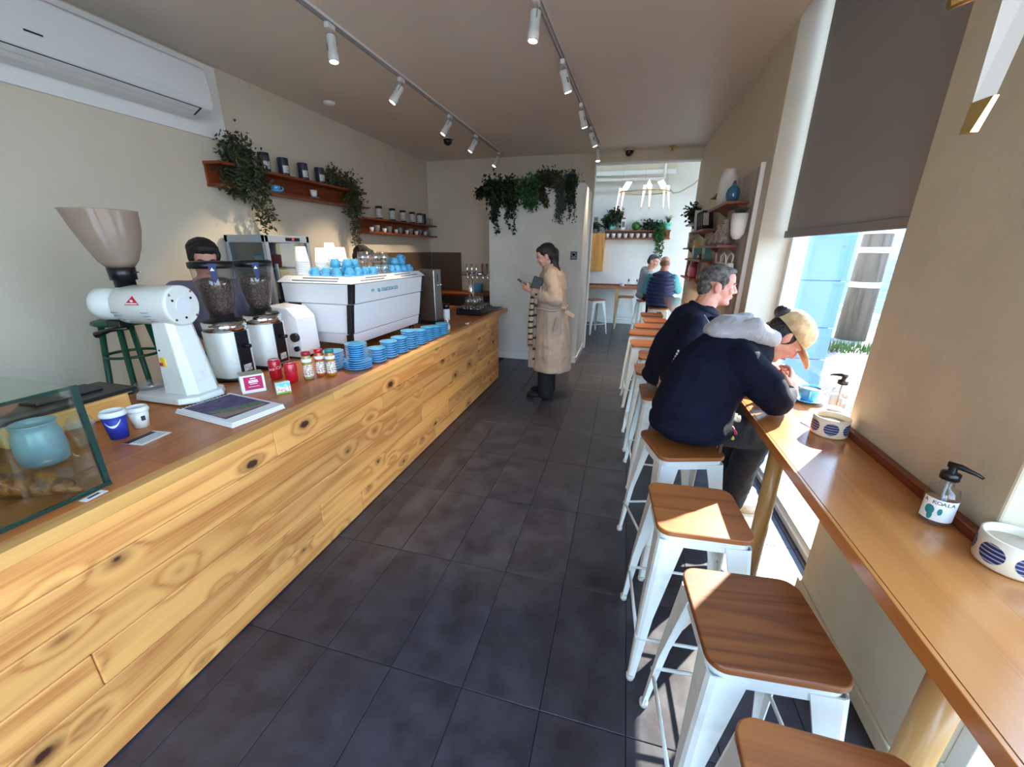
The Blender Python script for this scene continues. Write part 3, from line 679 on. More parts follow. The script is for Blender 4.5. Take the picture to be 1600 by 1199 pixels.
RS = [(-0.614, 2.74, (-0.10, -0.05)), (-0.584, 3.56, (0.30, 0.25)), (-0.549, 4.53, (0.28, 0.2)), (-0.520, 5.33, (0.38, 0.15)), (-0.492, 6.15, (0.05, -0.1))]
for i, (x, y, (dx, dy)) in enumerate(LS):
    spot((x, y, ZC - 0.022), (x + dx * 0.3, y + dy * 0.3, ZC - 0.32), 'white spotlight on the track over the counter, number %s from the air conditioner end' % ('one', 'two', 'three', 'four', 'five')[i], 'spotlights over the counter')
for i, (x, y, (dx, dy)) in enumerate(RS):
    spot((x, y, ZC - 0.022), (x + dx * 0.3, y + dy * 0.3, ZC - 0.32), 'white spotlight on the walkway track, number %s counting towards the back room' % ('one', 'two', 'three', 'four', 'five')[i], 'spotlights over the walkway')
for (x, y, lab) in ((-2.35, 5.45, 'dark dome security camera on the ceiling above the counter'), (-0.09, 6.62, 'dark dome security camera on the ceiling by the opening')):
    t = thing('dome_camera', lab, 'camera', (x, y, ZC))
    build(MB().lathe([(0.085, 0), (0.085, -0.018), (0.072, -0.026), (0.0, -0.026)], 24, (x, y, ZC)), 'base', 'cable', t)
    build(MB().lathe([(0.055, -0.026), (0.054, -0.05), (0.045, -0.075), (0.02, -0.092), (0.0, -0.094)], 24, (x, y, ZC)), 'dome', 'black_plastic', t)
t = thing('smoke_detector', 'small white smoke detector on the ceiling over the counter side', 'detector', (-2.95, 3.97, ZC))
build(MB().lathe([(0.055, 0), (0.055, -0.012), (0.035, -0.03), (0, -0.032)], 20, (-2.95, 3.97, ZC)), 'body', 'white_trim', t)
t = thing('ceiling_sprinkler', 'small brass sprinkler head on the ceiling over the stools by the opening', 'sprinkler', (0.48, 6.6, ZC))
build(MB().lathe([(0.05, 0), (0.045, -0.01), (0.015, -0.012), (0.012, -0.05), (0.03, -0.052), (0.03, -0.058), (0, -0.06)], 16, (0.48, 6.6, ZC)), 'head', 'brass', t)
# ------------------------------------------------------------------ air conditioner
bp_ = thing('mounting_board', 'flat white board on the wall behind the air conditioner', 'board', (XL, 2.3, 2.42))
build(MB().box(XL, 1.35, 2.41, XL + 0.018, 3.05, 2.925), 'board', 'paper_white', bp_, bevel=0.002)
ac = thing('air_conditioner', 'white split air conditioner high on the wall behind the counter', 'air conditioner', (XL + 0.02, 2.1, 2.5))
x0 = XL + 0.02
prof = [(x0, 2.83), (x0 + 0.15, 2.83), (x0 + 0.205, 2.80), (x0 + 0.225, 2.60), (x0 + 0.20, 2.545), (x0 + 0.12, 2.505), (x0, 2.50)]
mxp = Matrix(((1, 0, 0, 0), (0, 0, 1, 1.50), (0, 1, 0, 0), (0, 0, 0, 1)))
build(MB().prism([(p[0], p[1]) for p in prof], mxp, 1.28), 'housing', 'appliance_white', ac, bevel=0.008)
def acpt(t, off): 
    a, b2 = Vector((x0 + 0.20, 0, 2.545)), Vector((x0 + 0.12, 0, 2.505)); p = a.lerp(b2, t); n = Vector((0.447, 0, -0.894)); return p + n * off
mb = MB()
for (ta, tb) in ((0.08, 0.5), (0.55, 0.98)):
    a, b2, c2, d2 = acpt(ta, 0.001), acpt(tb, 0.001), acpt(tb, 0.006), acpt(ta, 0.006)
    mb.hexa([(a.x, 1.62, a.z), (b2.x, 1.62, b2.z), (c2.x, 1.62, c2.z), (d2.x, 1.62, d2.z)], [(a.x, 2.68, a.z), (b2.x, 2.68, b2.z), (c2.x, 2.68, c2.z), (d2.x, 2.68, d2.z)])
build(mb, 'louvre', 'appliance_white', ac)
a, b2 = acpt(0.0, 0.0008), acpt(1.0, 0.0008)
build(MB().hexa([(a.x, 1.60, a.z), (b2.x, 1.60, b2.z), (b2.x, 1.60, b2.z - 0.001), (a.x, 1.60, a.z - 0.001)], [(a.x, 2.70, a.z), (b2.x, 2.70, b2.z), (b2.x, 2.70, b2.z - 0.001), (a.x, 2.70, a.z - 0.001)]), 'outlet_gap', 'dark_grey', ac)
build(MB().cbox((x0 + 0.2255, 1.80, 2.625), (0.002, 0.075, 0.009)), 'badge', 'dark_grey', ac)
# ------------------------------------------------------------------ foliage helper
def leafcloud(mb, pts, n, size, spread, asp=0.5):
    for i in range(n):
        p = Vector(random.choice(pts)) + Vector([random.gauss(0, spread) for _ in range(3)])
        d = Vector((random.gauss(0, 1), random.gauss(0, 1), random.gauss(-0.3, 0.8))).normalized()
        u = d.cross(Vector((random.gauss(0, 1), random.gauss(0, 1), random.gauss(0, 1)))).normalized()
        L = size * random.uniform(0.6, 1.3); W = L * asp * 0.5; nrm = d.cross(u) * L * 0.12
        mb.add([p, p + d * L * 0.5 + u * W + nrm, p + d * L, p + d * L * 0.5 - u * W + nrm], [(0, 1, 2), (0, 2, 3)])
def strand(a, b, n, wob):
    a, b = Vector(a), Vector(b)
    return [a.lerp(b, k / n) + Vector([random.gauss(0, wob) for _ in range(3)]) for k in range(n + 1)]
def plant(name, label, base, pot, clumps, strands, mat, leaf=0.035, xlim=None, ylim=None, nclump=300, nleaf=12, asp=0.5):
    t = thing(name, label, 'plant', base)
    if pot:
        r, h, pm = pot
        build(MB().lathe([(r * 0.75, 0), (r, h), (r * 0.9, h), (r * 0.86, h * 0.9), (0, h * 0.88)], 20, base), 'pot', pm, t)
    mb = MB(); sm = MB()
    for c, r in clumps: leafcloud(mb, [c], nclump, leaf, r, asp)
    for a, b2, wob in strands:
        s = strand(a, b2, 12, wob)
        sm.tube(s, 0.0018, 4)
        leafcloud(mb, s, nleaf * 12, leaf * 0.85, 0.012, asp)
    for v in mb.v + sm.v:
        if xlim is not None: v.x = max(v.x, xlim)
        if ylim is not None: v.y = min(v.y, ylim)
    f = build(mb, 'foliage', mat, t); f['kind'] = 'stuff'
    if sm.v: build(sm, 'stems', 'leaf_dark', t)
    return t
# ------------------------------------------------------------------ left wall shelves
def wall_shelf(y0, y1, zt, zb, depth, label, name='wall_shelf', endl=True):
    t = thing(name, label, 'shelf', (XL, (y0 + y1) / 2, zb))
    build(MB().box(XL, y0, zb, XL + 0.02, y1, zt), 'back_board', 'jarrah', t)
    build(MB().box(XL, y0 - 0.005, zt, XL + depth, y1 + 0.02, zt + 0.022), 'top_plank', 'jarrah', t, bevel=0.002)
    build(MB().box(XL, y0 - 0.005, zb - 0.022, XL + depth, y1 + 0.03, zb), 'bottom_plank', 'jarrah', t, bevel=0.002)
    return t
wall_shelf(2.80, 4.72, 2.205, 2.065, 0.17, 'long two-tier red timber wall shelf with trailing plants')
wall_shelf(4.72, 6.68, 1.928, 1.785, 0.16, 'shorter two-tier red timber wall shelf holding labelled jars near the corner')
plant('trailing_plant', 'olive trailing fern with a long leafy strand at the air conditioner end of the shelf', (-3.21, 3.02, 2.228), (0.06, 0.10, 'pot_black'),
      [((-3.2, 3.02, 2.36), 0.055), ((-3.17, 3.06, 2.28), 0.06), ((-3.13, 3.08, 2.18), 0.055), ((-3.14, 2.90, 2.10), 0.05), ((-3.14, 2.98, 2.04), 0.045)],
      [((-3.13, 3.12 + 0.02 * k, 2.22), (-3.14, 3.08 + 0.05 * k, 1.72 + 0.06 * abs(k - 1)), 0.010) for k in range(4)] + [((-3.12, 2.95, 2.3), (-3.13, 2.9 + 0.05 * k, 2.0), 0.01) for k in range(3)],
      'leaf_olive', 0.045, xlim=-3.30)
plant('trailing_plant', 'dark trailing plant hanging over the corner end of the long shelf', (-3.21, 4.32, 2.228), (0.055, 0.08, 'pot_black'),
      [((-3.2, 4.22, 2.33), 0.05), ((-3.2, 4.50, 2.30), 0.05), ((-3.15, 4.46, 2.2), 0.05), ((-3.14, 4.46, 2.1), 0.05), ((-3.14, 4.44, 2.0), 0.04)],
      [((-3.13, 4.40 + 0.03 * k, 2.2), (-3.14, 4.38 + 0.025 * k, 1.62 + 0.07 * (k % 3)), 0.008) for k in range(5)], 'leaf_olive', 0.04, xlim=-3.30)
def can(name, label, x, y, z, r, h, mat, group, lidm=None, labm=None):
    t = thing(name, label, 'canister', (x, y, z), group)
    build(MB().lathe([(r * 0.96, 0), (r, 0.004), (r, h - 0.004), (r * 0.97, h), (0, h)], 20), 'body', mat, t, world=False)
    if lidm: 
        build(MB().lathe([(r * 1.04, h - h * 0.16), (r * 1.04, h + 0.004), (0, h + 0.005)], 20), 'lid', lidm, t, world=False)
        build(MB().lathe([(r * 1.02, 0), (r * 1.02, h * 0.12), (r, h * 0.12)], 20), 'base_band', lidm, t, world=False)
    if labm:
        mb = MB(); 
        for k in range(6):
            a0, a1 = -0.95 + k * 0.2, -0.75 + k * 0.2; R = r * 1.015
            mb.add([(R * math.cos(a0), R * math.sin(a0), h * 0.14), (R * math.cos(a1), R * math.sin(a1), h * 0.14), (R * math.cos(a1), R * math.sin(a1), h * 0.55), (R * math.cos(a0), R * math.sin(a0), h * 0.55)], [(0, 1, 2, 3)])
        build(mb, 'label', labm, t, world=False)
    return t
M('label_white', srgb(214, 212, 206), 0.6, noise=(140, srgb(60, 62, 74), 0.40, 0.5))
for i, y in enumerate((3.30, 3.52, 3.77, 4.01)):
    can('coffee_tin', 'navy coffee tin with a white label on the long wall shelf, %s from the fern' % ('first', 'second', 'third', 'fourth')[i], -3.2, y, 2.228, 0.047, 0.15, 'navy_can', 'navy tins on the long shelf', None, 'label_white')
def cup_mesh(r, h, th=0.004, n=24):
    return MB().lathe([(0, 0), (r * 0.55, 0), (r * 0.60, 0.004), (r * 0.84, h * 0.4), (r, h), (r - th, h), (r * 0.84 - th, h * 0.42), (r * 0.5, th + 0.003), (0, th + 0.003)], n)
def saucer_mesh(r, h=0.016, n=28):
    return MB().lathe([(0, 0), (r * 0.55, 0), (r * 0.6, 0.003), (r, h), (r - 0.002, h + 0.002), (r * 0.55, 0.007), (0, 0.006)], n)
def handle_mesh(r, h, s=1.0):
    pts = [(r * 0.86, 0, h * 0.85), (r + 0.014 * s, 0, h * 0.86), (r + 0.022 * s, 0, h * 0.6), (r + 0.010 * s, 0, h * 0.35), (r * 0.74, 0, h * 0.3)]
    return MB().tube(pts, 0.0042, 8)
def cup(name, label, loc, r, h, mat, group=None, rz=0.0, fill=None, hmat=None):
    t = thing(name, label, 'cup', loc, group, rz)
    build(cup_mesh(r, h), 'body', mat, t, world=False); build(handle_mesh(r, h), 'handle', hmat or mat, t, world=False)
    if fill: build(MB().lathe([(0, h * 0.86), (r * 0.94, h * 0.86), (r * 0.94, h * 0.862), (0, h * 0.863)], 24), 'coffee', fill, t, world=False)
    return t
def saucer(label, loc, r, mat, group=None):
    t = build(saucer_mesh(r), 'saucer', mat); t.location = loc; tag(t, label, 'saucer', group); return t
saucer('blue saucer under the blue cup on the long wall shelf', (-3.2, 3.38, 2.066), 0.07, 'blue_ceramic')
cup('coffee_cup', 'small blue cup on the lower tier of the long wall shelf', (-3.2, 3.38, 2.074), 0.045, 0.05, 'blue_ceramic', rz=1.0)
saucer('grey saucer under the white cup on the long wall shelf', (-3.2, 3.88, 2.066), 0.06, 'mid_grey')
cup('coffee_cup', 'tall white cup on the lower tier of the long wall shelf', (-3.2, 3.88, 2.074), 0.036, 0.075, 'white_ceramic', rz=2.0)
for i, y in enumerate((5.10, 5.43, 5.72, 6.0, 6.24)):
    can('labelled_jar', 'black-lidded jar with a white label on the corner shelf, %s from the long shelf' % ('first', 'second', 'third', 'fourth', 'fifth')[i], -3.22, y, 1.951, 0.042, 0.155, 'label_white', 'jars on the corner shelf', 'black_plastic')
can('coffee_tin', 'plain black tin on the corner shelf after the labelled jars', -3.22, 6.36, 1.951, 0.045, 0.16, 'black_plastic', None)
def tumbler(label, loc, r, h, group, mat='clear_glass', inv=False):
    m = MB().lathe([(0, 0), (r * 0.78, 0), (r, h), (r - 0.003, h), (r * 0.78 - 0.003, 0.006), (0, 0.006)] if not inv else [(r, 0), (r * 0.8, h), (0, h), (0, h - 0.006), (r * 0.8 - 0.003, h - 0.006), (r - 0.003, 0)], 16, closed=False)
    t = build(m, 'drinking_glass', mat); t.location = loc; tag(t, label, 'glass', group); return t
for k in range(3): tumbler('clear drinking glass at the corner end of the jar shelf', (-3.22, 6.47 + 0.08 * k, 1.951), 0.033, 0.11, 'glasses on the corner shelf')
for k in range(6):
    cup('coffee_cup', 'grey cup in the row under the labelled jars', (-3.22, 5.0 + 0.30 * k, 1.786), 0.05, 0.085, 'mid_grey', 'grey cups on the corner shelf', rz=-1.2)
    cup('espresso_cup', 'small white cup between the grey cups under the jars', (-3.2, 4.86 + 0.30 * k, 1.786), 0.03, 0.055, 'white_ceramic', 'small white cups on the corner shelf', rz=-1.2)
# ------------------------------------------------------------------ fridge
fr = thing('display_fridge', 'grey framed glass display fridge behind the coffee grinders', 'fridge', (-3.03, 2.98, 0.896))
fx0, fx1, fy0, fy1, fz0, fz1 = -3.28, -2.86, 2.82, 3.32, 0.896, 1.68
for x in (fx0, fx1 - 0.035):
    for y in (fy0, fy1 - 0.035): build(MB().box(x, y, fz0, x + 0.035, y + 0.035, fz1), 'corner_post', 'alu_grey', fr, bevel=0.003)
build(MB().box(fx0, fy0, fz1 - 0.06, fx1, fy1, fz1), 'top', 'alu_grey', fr, bevel=0.004)
build(MB().box(fx0, fy0, fz0, fx1, fy1, fz0 + 0.09), 'base', 'alu_grey', fr, bevel=0.004)
build(MB().box(fx0 + 0.035, fy0 + 0.01, fz0 + 0.09, fx1 - 0.035, fy0 + 0.016, fz1 - 0.06), 'end_pane', 'fridge_glass', fr)
dr = build(MB().box(fx1 - 0.012, fy0 + 0.035, fz0 + 0.09, fx1 - 0.006, fy1 - 0.035, fz1 - 0.06), 'door', 'fridge_glass', fr)
build(MB().box(fx1, fy0 + 0.06, 1.2, fx1 + 0.02, fy0 + 0.075, 1.45), 'handle', 'alu_grey', dr)
build(MB().box(fx0, fy0 + 0.035, fz0 + 0.09, fx0 + 0.01, fy1 - 0.035, fz1 - 0.06), 'back', 'vent_grey', fr)
for z in (1.15, 1.4): build(MB().box(fx0 + 0.02, fy0 + 0.03, z, fx1 - 0.03, fy1 - 0.03, z + 0.008), 'shelf', 'vent_grey', fr)
build(MB().box(fx1, fy0 + 0.22, fz1 - 0.045, fx1 + 0.004, fy0 + 0.38, fz1 - 0.018), 'control_panel', 'black_plastic', fr)
build(MB().box(fx1 + 0.004, fy0 + 0.285, fz1 - 0.04, fx1 + 0.006, fy0 + 0.315, fz1 - 0.022), 'display', 'red', fr)
for k, (y, z, m, lab) in enumerate(((2.95, 1.409, 'blue_ceramic', 'blue tub on the top shelf inside the fridge'), (3.1, 1.409, 'red_lid', 'dark red carton on the top shelf inside the fridge'), (2.98, 1.159, 'white_ceramic', 'white tub on the lower shelf inside the fridge'), (3.15, 1.159, 'amber', 'amber bottle on the lower shelf inside the fridge'))):
    t = build(MB().lathe([(0.04, 0), (0.045, 0.005), (0.05, 0.10), (0.05, 0.112), (0.0, 0.115)], 18), 'food_tub', m); t.location = (-3.06, y, z); tag(t, lab, 'container')
# ------------------------------------------------------------------ counter items
Z0 = CZT + 0.001
# big white grinder
ek = thing('shop_grinder', 'large white coffee grinder with a wide tan hopper on the counter', 'grinder', (-2.13, 1.45, Z0))
capc, endc = Vector((-2.02, 1.452, 1.315)), Vector((-2.44, 1.38, 1.315)); ax = (capc - endc).normalized(); sdv = Vector((0, 0, 1)).cross(ax)
def octo(cx, cy, hx, hy, ch, z): return [(cx + a, cy + b2, z) for a, b2 in ((-hx + ch, -hy), (hx - ch, -hy), (hx, -hy + ch), (hx, hy - ch), (hx - ch, hy), (-hx + ch, hy), (-hx, hy - ch), (-hx, -hy + ch))]
mb = MB(); loft(mb, octo(-2.16, 1.44, 0.20, 0.125, 0.06, Z0 + 0.006), octo(-2.16, 1.44, 0.195, 0.12, 0.058, Z0 + 0.036)); build(mb, 'base', 'enamel', ek, bevel=0.004)
mb = MB(); loft(mb, octo(-2.10, 1.455, 0.105, 0.085, 0.035, Z0 + 0.036), octo(-2.12, 1.45, 0.062, 0.062, 0.022, 1.27)); build(mb, 'column', 'enamel', ek, bevel=0.004)
mo = build(MB().tube([endc + ax * 0.13, endc + ax * 0.145, capc - ax * 0.02, capc - ax * 0.004, capc], [0.082, 0.092, 0.094, 0.094, 0.088], 36), 'motor_housing', 'enamel', ek)
build(MB().tube([endc, endc + ax * 0.012, endc + ax * 0.03, endc + ax * 0.135], [0.066, 0.078, 0.076, 0.074], 32), 'grind_head', 'enamel', ek)
build(MB().tube([capc, capc + ax * 0.003], [0.040, 0.039], 28), 'cap_disc', 'appliance_white', mo)
for k in range(3):
    a = 0.55 + k * 2.094; p = capc + sdv * (0.058 * math.cos(a)) + Vector((0, 0, 1)) * (0.058 * math.sin(a)); build(MB().cyl(p, p + ax * 0.002, 0.006, n=10), 'bolt', 'black_plastic', mo)
for k in range(4):
    a = 0.85 + k * 1.571; p = capc + sdv * (0.082 * math.cos(a)) + Vector((0, 0, 1)) * (0.082 * math.sin(a)); build(MB().cyl(p - ax * 0.004, p + ax * 0.003, 0.006, n=8), 'screw', 'chrome', mo)
side = -sdv
if side.y > 0: side = -side
for base_t, n in ((0.16, 4), (0.31, 4)):
    for k in range(n):
        a = math.radians(-16 - 11 * k); c = endc + ax * (base_t + 0.004 * k); nrm = side * math.cos(a) + Vector((0, 0, 1)) * math.sin(a); p = c + nrm * 0.0935
        build(MB().cyl(p - ax * 0.018, p + ax * 0.018, 0.0028, n=6), 'vent_slot', 'vent_grey', mo)
p = endc + ax * 0.265; up = Vector((0, 0, 1))
def onm(t_, ang): 
    a = math.radians(ang); return endc + ax * t_ + (side * math.cos(a) + up * math.sin(a)) * 0.0955
build(MB().add([onm(0.225, 6), onm(0.30, 6), onm(0.2625, 32)], [(0, 1, 2)]), 'red_badge', 'red', mo)
build(MB().add([onm(0.232, 8.5), onm(0.293, 8.5), onm(0.288, 11.5), onm(0.237, 11.5)], [(0, 1, 2, 3)]), 'badge_strip', 'paper_white', mo).location += Vector((0, -0.0008, 0))
build(MB().ell(onm(0.2625, 17), (0.011, 0.0012, 0.006)), 'badge_dot', 'paper_white', mo)
hc = endc + ax * 0.155
build(MB().lathe([(0.040, 1.375), (0.040, 1.43), (0.050, 1.43), (0.052, 1.485), (0.046, 1.487), (0, 1.487)], 24, (hc.x, hc.y, 0)), 'hopper_collar', 'black_plastic', ek)
mb = MB(); prof = [(0.047, 0), (0.07, 0.03), (0.095, 0.09), (0.118, 0.17), (0.131, 0.245), (0.134, 0.25)]
n = 32; rows = []
for r, z in prof:
    f = z / 0.25; off = -0.035 * f * f
    rows.append([(hc.x + ax.x * off + r * math.cos(2 * PI * k / n) , hc.y + r * math.sin(2 * PI * k / n), 1.485 + z) for k in range(n)])
vs = [v for r in rows for v in r]; mb.add(vs, [(i * n + k, i * n + (k + 1) % n, (i + 1) * n + (k + 1) % n, (i + 1) * n + k) for i in range(len(rows) - 1) for k in range(n)], True)
build(mb, 'hopper', 'hopper_tan', ek, thick=0.003)
build(MB().tube([hc + up * 0.15 + ax * 0.05, hc + up * 0.15 + ax * 0.095, hc + up * 0.155 + ax * 0.10], 0.004, 8), 'slide_lever', 'chrome', ek)
hd = endc + ax * 0.06
build(MB().cbox((hd.x, hd.y, 1.222), (0.09, 0.06, 0.03)), 'chute', 'black_plastic', ek, bevel=0.004)
build(MB().tube([hd + Vector((0.05, 0, -0.115)), hd + Vector((-0.03, -0.03, -0.125)), hd + Vector((-0.10, -0.05, -0.15))], [0.009, 0.010, 0.016], 8), 'bag_clamp', 'black_plastic', ek)
build(MB().lathe([(0.055, 0), (0.06, 0.03), (0.057, 0.03), (0.052, 0.004), (0, 0.004)], 24, (-2.33, 1.41, Z0 + 0.037)), 'catch_bowl', 'clear_plastic', ek)
build(MB().cbox((-2.135, 1.377, 1.045), (0.032, 0.012, 0.045)), 'switch_plate', 'yellow', ek, bevel=0.003)
build(MB().cbox((-2.14, 1.369, 1.035), (0.014, 0.01, 0.016)), 'switch_button', 'red_lid', ek, bevel=0.002)
build(MB().cyl((-2.148, 1.386, 1.10), (-2.148, 1.380, 1.10), 0.007, n=10), 'dial', 'dark_grey', ek)
# dosing grinders
def doser(x, y, lab):
    t = thing('dosing_grinder', lab, 'grinder', (x, y, Z0), 'dosing grinders')
    def rr(hx, hy, r, z): return [(a * hx / 0.1, b2 * hy / 0.1, z) for a, b2 in rsq(0.1, r, 5)]
    mb = MB(); loft(mb, rr(0.095, 0.095, 0.06, 0.02), rr(0.100, 0.100, 0.07, 0.285), True); build(mb, 'body', 'enamel', t, world=False, bevel=0.003)
    build(MB().lathe([(0.105, 0.0), (0.105, 0.02), (0, 0.02)], 28), 'foot', 'black_plastic', t, world=False)
    mb = MB(); loft(mb, rr(0.102, 0.102, 0.085, 0.285), rr(0.102, 0.102, 0.085, 0.335), True); build(mb, 'collar', 'chrome', t, world=False)
    build(MB().lathe([(0.100, 0.335), (0.095, 0.345), (0.062, 0.35), (0.06, 0.375), (0.05, 0.38), (0, 0.38)], 24), 'throat', 'black_plastic', t, world=False)
    build(MB().box(0.094, -0.035, 0.03, 0.104, 0.045, 0.284), 'front_panel', 'black_plastic', t, world=False, bevel=0.003)
    build(MB().box(0.104, -0.02, 0.05, 0.1055, 0.03, 0.09), 'sticker', 'label_white', t, world=False)
    build(MB().tube([(0.104, 0.005, 0.2), (0.15, 0.005, 0.2)], 0.012, 10), 'spout', 'black_plastic', t, world=False)
    mb = MB(); prof = [(0.055, 0.375), (0.07, 0.42), (0.088, 0.52), (0.100, 0.625)]
    build(MB().lathe(prof, 28), 'hopper', 'hopper_smoke', t, world=False)
    build(MB().lathe([(0, 0.378), (0.052, 0.379), (0.067, 0.42), (0.084, 0.52), (0.088, 0.56), (0.05, 0.575), (0, 0.57)], 28), 'beans', 'beans', t, world=False)
    build(MB().lathe([(0.100, 0.625), (0.106, 0.626), (0.107, 0.655), (0.09, 0.662), (0, 0.664)], 28), 'lid', 'black_plastic', t, world=False)
    c, s_ = 0.78, -0.63
    q = lambda r, d, z: (c * r - s_ * d, s_ * r + c * d, z)
    build(MB().add([q(0.108, -0.016, 0.652), q(0.108, 0.020, 0.652), q(0.100, 0.016, 0.575), q(0.100, -0.010, 0.575), q(0.098, 0.003, 0.55)], [(0, 1, 2, 4, 3)]), 'hopper_badge', 'navy_print', t, world=False)
    build(MB().add([q(0.1095, -0.010, 0.615), q(0.1095, 0.010, 0.615), q(0.1095, 0.0, 0.632)], [(0, 1, 2)]), 'badge_mark', 'paper_white', t, world=False)
    return t
d1 = doser(-2.18, 1.765, 'white dosing grinder with black front and bean hopper beside the large grinder')
d2 = copy_tree(d1, (-2.19, 2.035, Z0), 0.06, 'white dosing grinder with black front and bean hopper beside the tamping press')
# tamping press
tp = thing('tamping_press', 'white angular tamping press between the grinders and the espresso machine', 'tamper', (-2.2, 2.30, Z0))
build(MB().prism([(-2.34, 0.855), (-2.11, 0.855), (-2.09, 0.90), (-2.10, 1.13), (-2.17, 1.195), (-2.34, 1.205)], Matrix(((1, 0, 0, 0), (0, 0, 1, 2.215), (0, 1, 0, 0), (0, 0, 0, 1))), 0.175), 'body', 'machine_white', tp, bevel=0.008)
build(MB().prism([(-2.33, Z0), (-2.11, Z0), (-2.11, 0.857), (-2.33, 0.857)], Matrix(((1, 0, 0, 0), (0, 0, 1, 2.225), (0, 1, 0, 0), (0, 0, 0, 1))), 0.155), 'foot', 'black_plastic', tp)
build(MB().cyl((-2.125, 2.214, 1.0), (-2.125, 2.19, 1.0), 0.03, n=18), 'knob', 'black_plastic', tp); build(MB().cyl((-2.125, 2.214, 0.92), (-2.125, 2.195, 0.92), 0.018, n=14), 'knob', 'black_plastic', tp)
# espresso machine
em = thing('espresso_machine', 'large white espresso machine with black corner posts and teal lettering', 'espresso machine', (-2.1, 2.98, Z0))
y0, y1, xb, xf = 2.44, 3.52, -1.80, -2.42
build(MB().hexa([(xf + 0.02, y0 + 0.09, 0.905), (xb - 0.07, y0 + 0.03, 0.905), (xb - 0.07, y1 - 0.06, 0.905), (xf + 0.02, y1 - 0.09, 0.905)], [(xf + 0.02, y0 + 0.07, 0.985), (xb - 0.06, y0 + 0.02, 0.985), (xb - 0.06, y1 - 0.05, 0.985), (xf + 0.02, y1 - 0.07, 0.985)]), 'lower_panel', 'machine_white', em, bevel=0.004)
build(MB().hexa([(xf + 0.16, y0 + 0.022, 0.989), (xb - 0.057, y0 + 0.02, 0.989), (xb - 0.057, y1 - 0.05, 0.989), (xf + 0.16, y1 - 0.05, 0.989)], [(xf + 0.16, y0 + 0.012, 1.198), (xb - 0.03, y0 + 0.012, 1.198), (xb - 0.03, y1 - 0.035, 1.198), (xf + 0.16, y1 - 0.03, 1.198)]), 'middle_panel', 'machine_white', em, bevel=0.004)
build(MB().hexa([(xf + 0.01, y0 + 0.004, 1.202), (xb - 0.026, y0 + 0.004, 1.202), (xb - 0.026, y1 - 0.004, 1.202), (xf + 0.01, y1 - 0.004, 1.202)], [(xf, y0, 1.340), (xb - 0.006, y0, 1.340), (xb - 0.006, y1, 1.340), (xf, y1, 1.340)]), 'upper_panel', 'machine_white', em, bevel=0.005)
tr_ = build(MB().hexa([(xf - 0.01, y0 - 0.008, 1.344), (xb, y0 - 0.008, 1.344), (xb, y1 + 0.008, 1.344), (xf - 0.01, y1 + 0.008, 1.344)], [(xf + 0.03, y0 + 0.035, 1.388), (xb - 0.045, y0 + 0.035, 1.388), (xb - 0.045, y1 - 0.035, 1.388), (xf + 0.03, y1 - 0.035, 1.388)]), 'cup_tray', 'machine_white', em, bevel=0.003)
n_ = Vector((0.044, 0, 0.045)).normalized()
def slot(ya, yb, f):
    p = Vector((xb, 0, 1.344)).lerp(Vector((xb - 0.045, 0, 1.388)), f) + Vector((0.0008, 0, 0.0008)); build(MB().cyl((p.x, ya, p.z), (p.x, yb, p.z), 0.0032, n=6), 'tray_slot', 'mid_grey', tr_)
for a, b2, f in ((2.56, 2.86, 0.35), (2.64, 2.92, 0.7), (3.04, 3.30, 0.7), (3.12, 3.40, 0.35)): slot(a, b2, f)
def slotx(xa, xc, f):
    p = Vector((0, y0 - 0.008, 1.344)).lerp(Vector((0, y0 + 0.035, 1.388)), f) + Vector((0, -0.0008, 0.0008)); build(MB().cyl((xa, p.y, p.z), (xc, p.y, p.z), 0.0032, n=6), 'tray_slot', 'mid_grey', tr_)
for a, b2, f in ((-2.30, -1.92, 0.35), (-2.22, -1.92, 0.72)): slotx(a, b2, f)
for (za, zb, o1, o2) in ((1.205, 1.342, 0.022, 0.002), (0.99, 1.2, 0.056, 0.028), (0.90, 0.985, 0.068, 0.06)):
    build(MB().hexa([(xb - o1 - 0.035, y0 + 0.0, za), (xb - o1 + 0.003, y0 + 0.0, za), (xb - o1 + 0.003, y0 + 0.035, za), (xb - o1 - 0.035, y0 + 0.035, za)], [(xb - o2 - 0.035, y0 - 0.006, zb), (xb - o2 + 0.003, y0 - 0.006, zb), (xb - o2 + 0.003, y0 + 0.032, zb), (xb - o2 - 0.035, y0 + 0.032, zb)]), 'corner_post', 'black_plastic', em, bevel=0.004)
    build(MB().hexa([(xb - o1 - 0.03, y1 - 0.05, za), (xb - o1 + 0.001, y1 - 0.05, za), (xb - o1 + 0.001, y1 - 0.0, za), (xb - o1 - 0.03, y1 - 0.0, za)], [(xb - o2 - 0.03, y1 - 0.05, zb), (xb - o2 + 0.001, y1 - 0.05, zb), (xb - o2 + 0.001, y1 + 0.004, zb), (xb - o2 - 0.03, y1 + 0.004, zb)]), 'corner_post', 'black_plastic', em, bevel=0.004)
build(MB().box(xf - 0.002, y0 + 0.0, 1.20, xf + 0.03, y0 + 0.03, 1.342), 'front_post', 'black_plastic', em, bevel=0.004)
build(MB().box(xf + 0.02, y0 + 0.04, 0.985, xf + 0.17, y1 - 0.05, 1.20), 'group_bay', 'dark_grey', em)
build(MB().box(xf - 0.02, y0 + 0.04, 0.91, xf + 0.03, y1 - 0.05, 0.96), 'drip_tray', 'brushed', em)
for k in range(3):
    yk = 2.66 + 0.32 * k
    g_ = build(MB().cyl((xf + 0.05, yk, 1.20), (xf + 0.05, yk, 1.12), 0.035, n=18), 'group_head', 'chrome', em)
    build(MB().tube([(xf + 0.05, yk, 1.11), (xf - 0.10, yk, 1.09)], [0.014, 0.011], 10), 'portafilter_handle', 'black_plastic', g_)
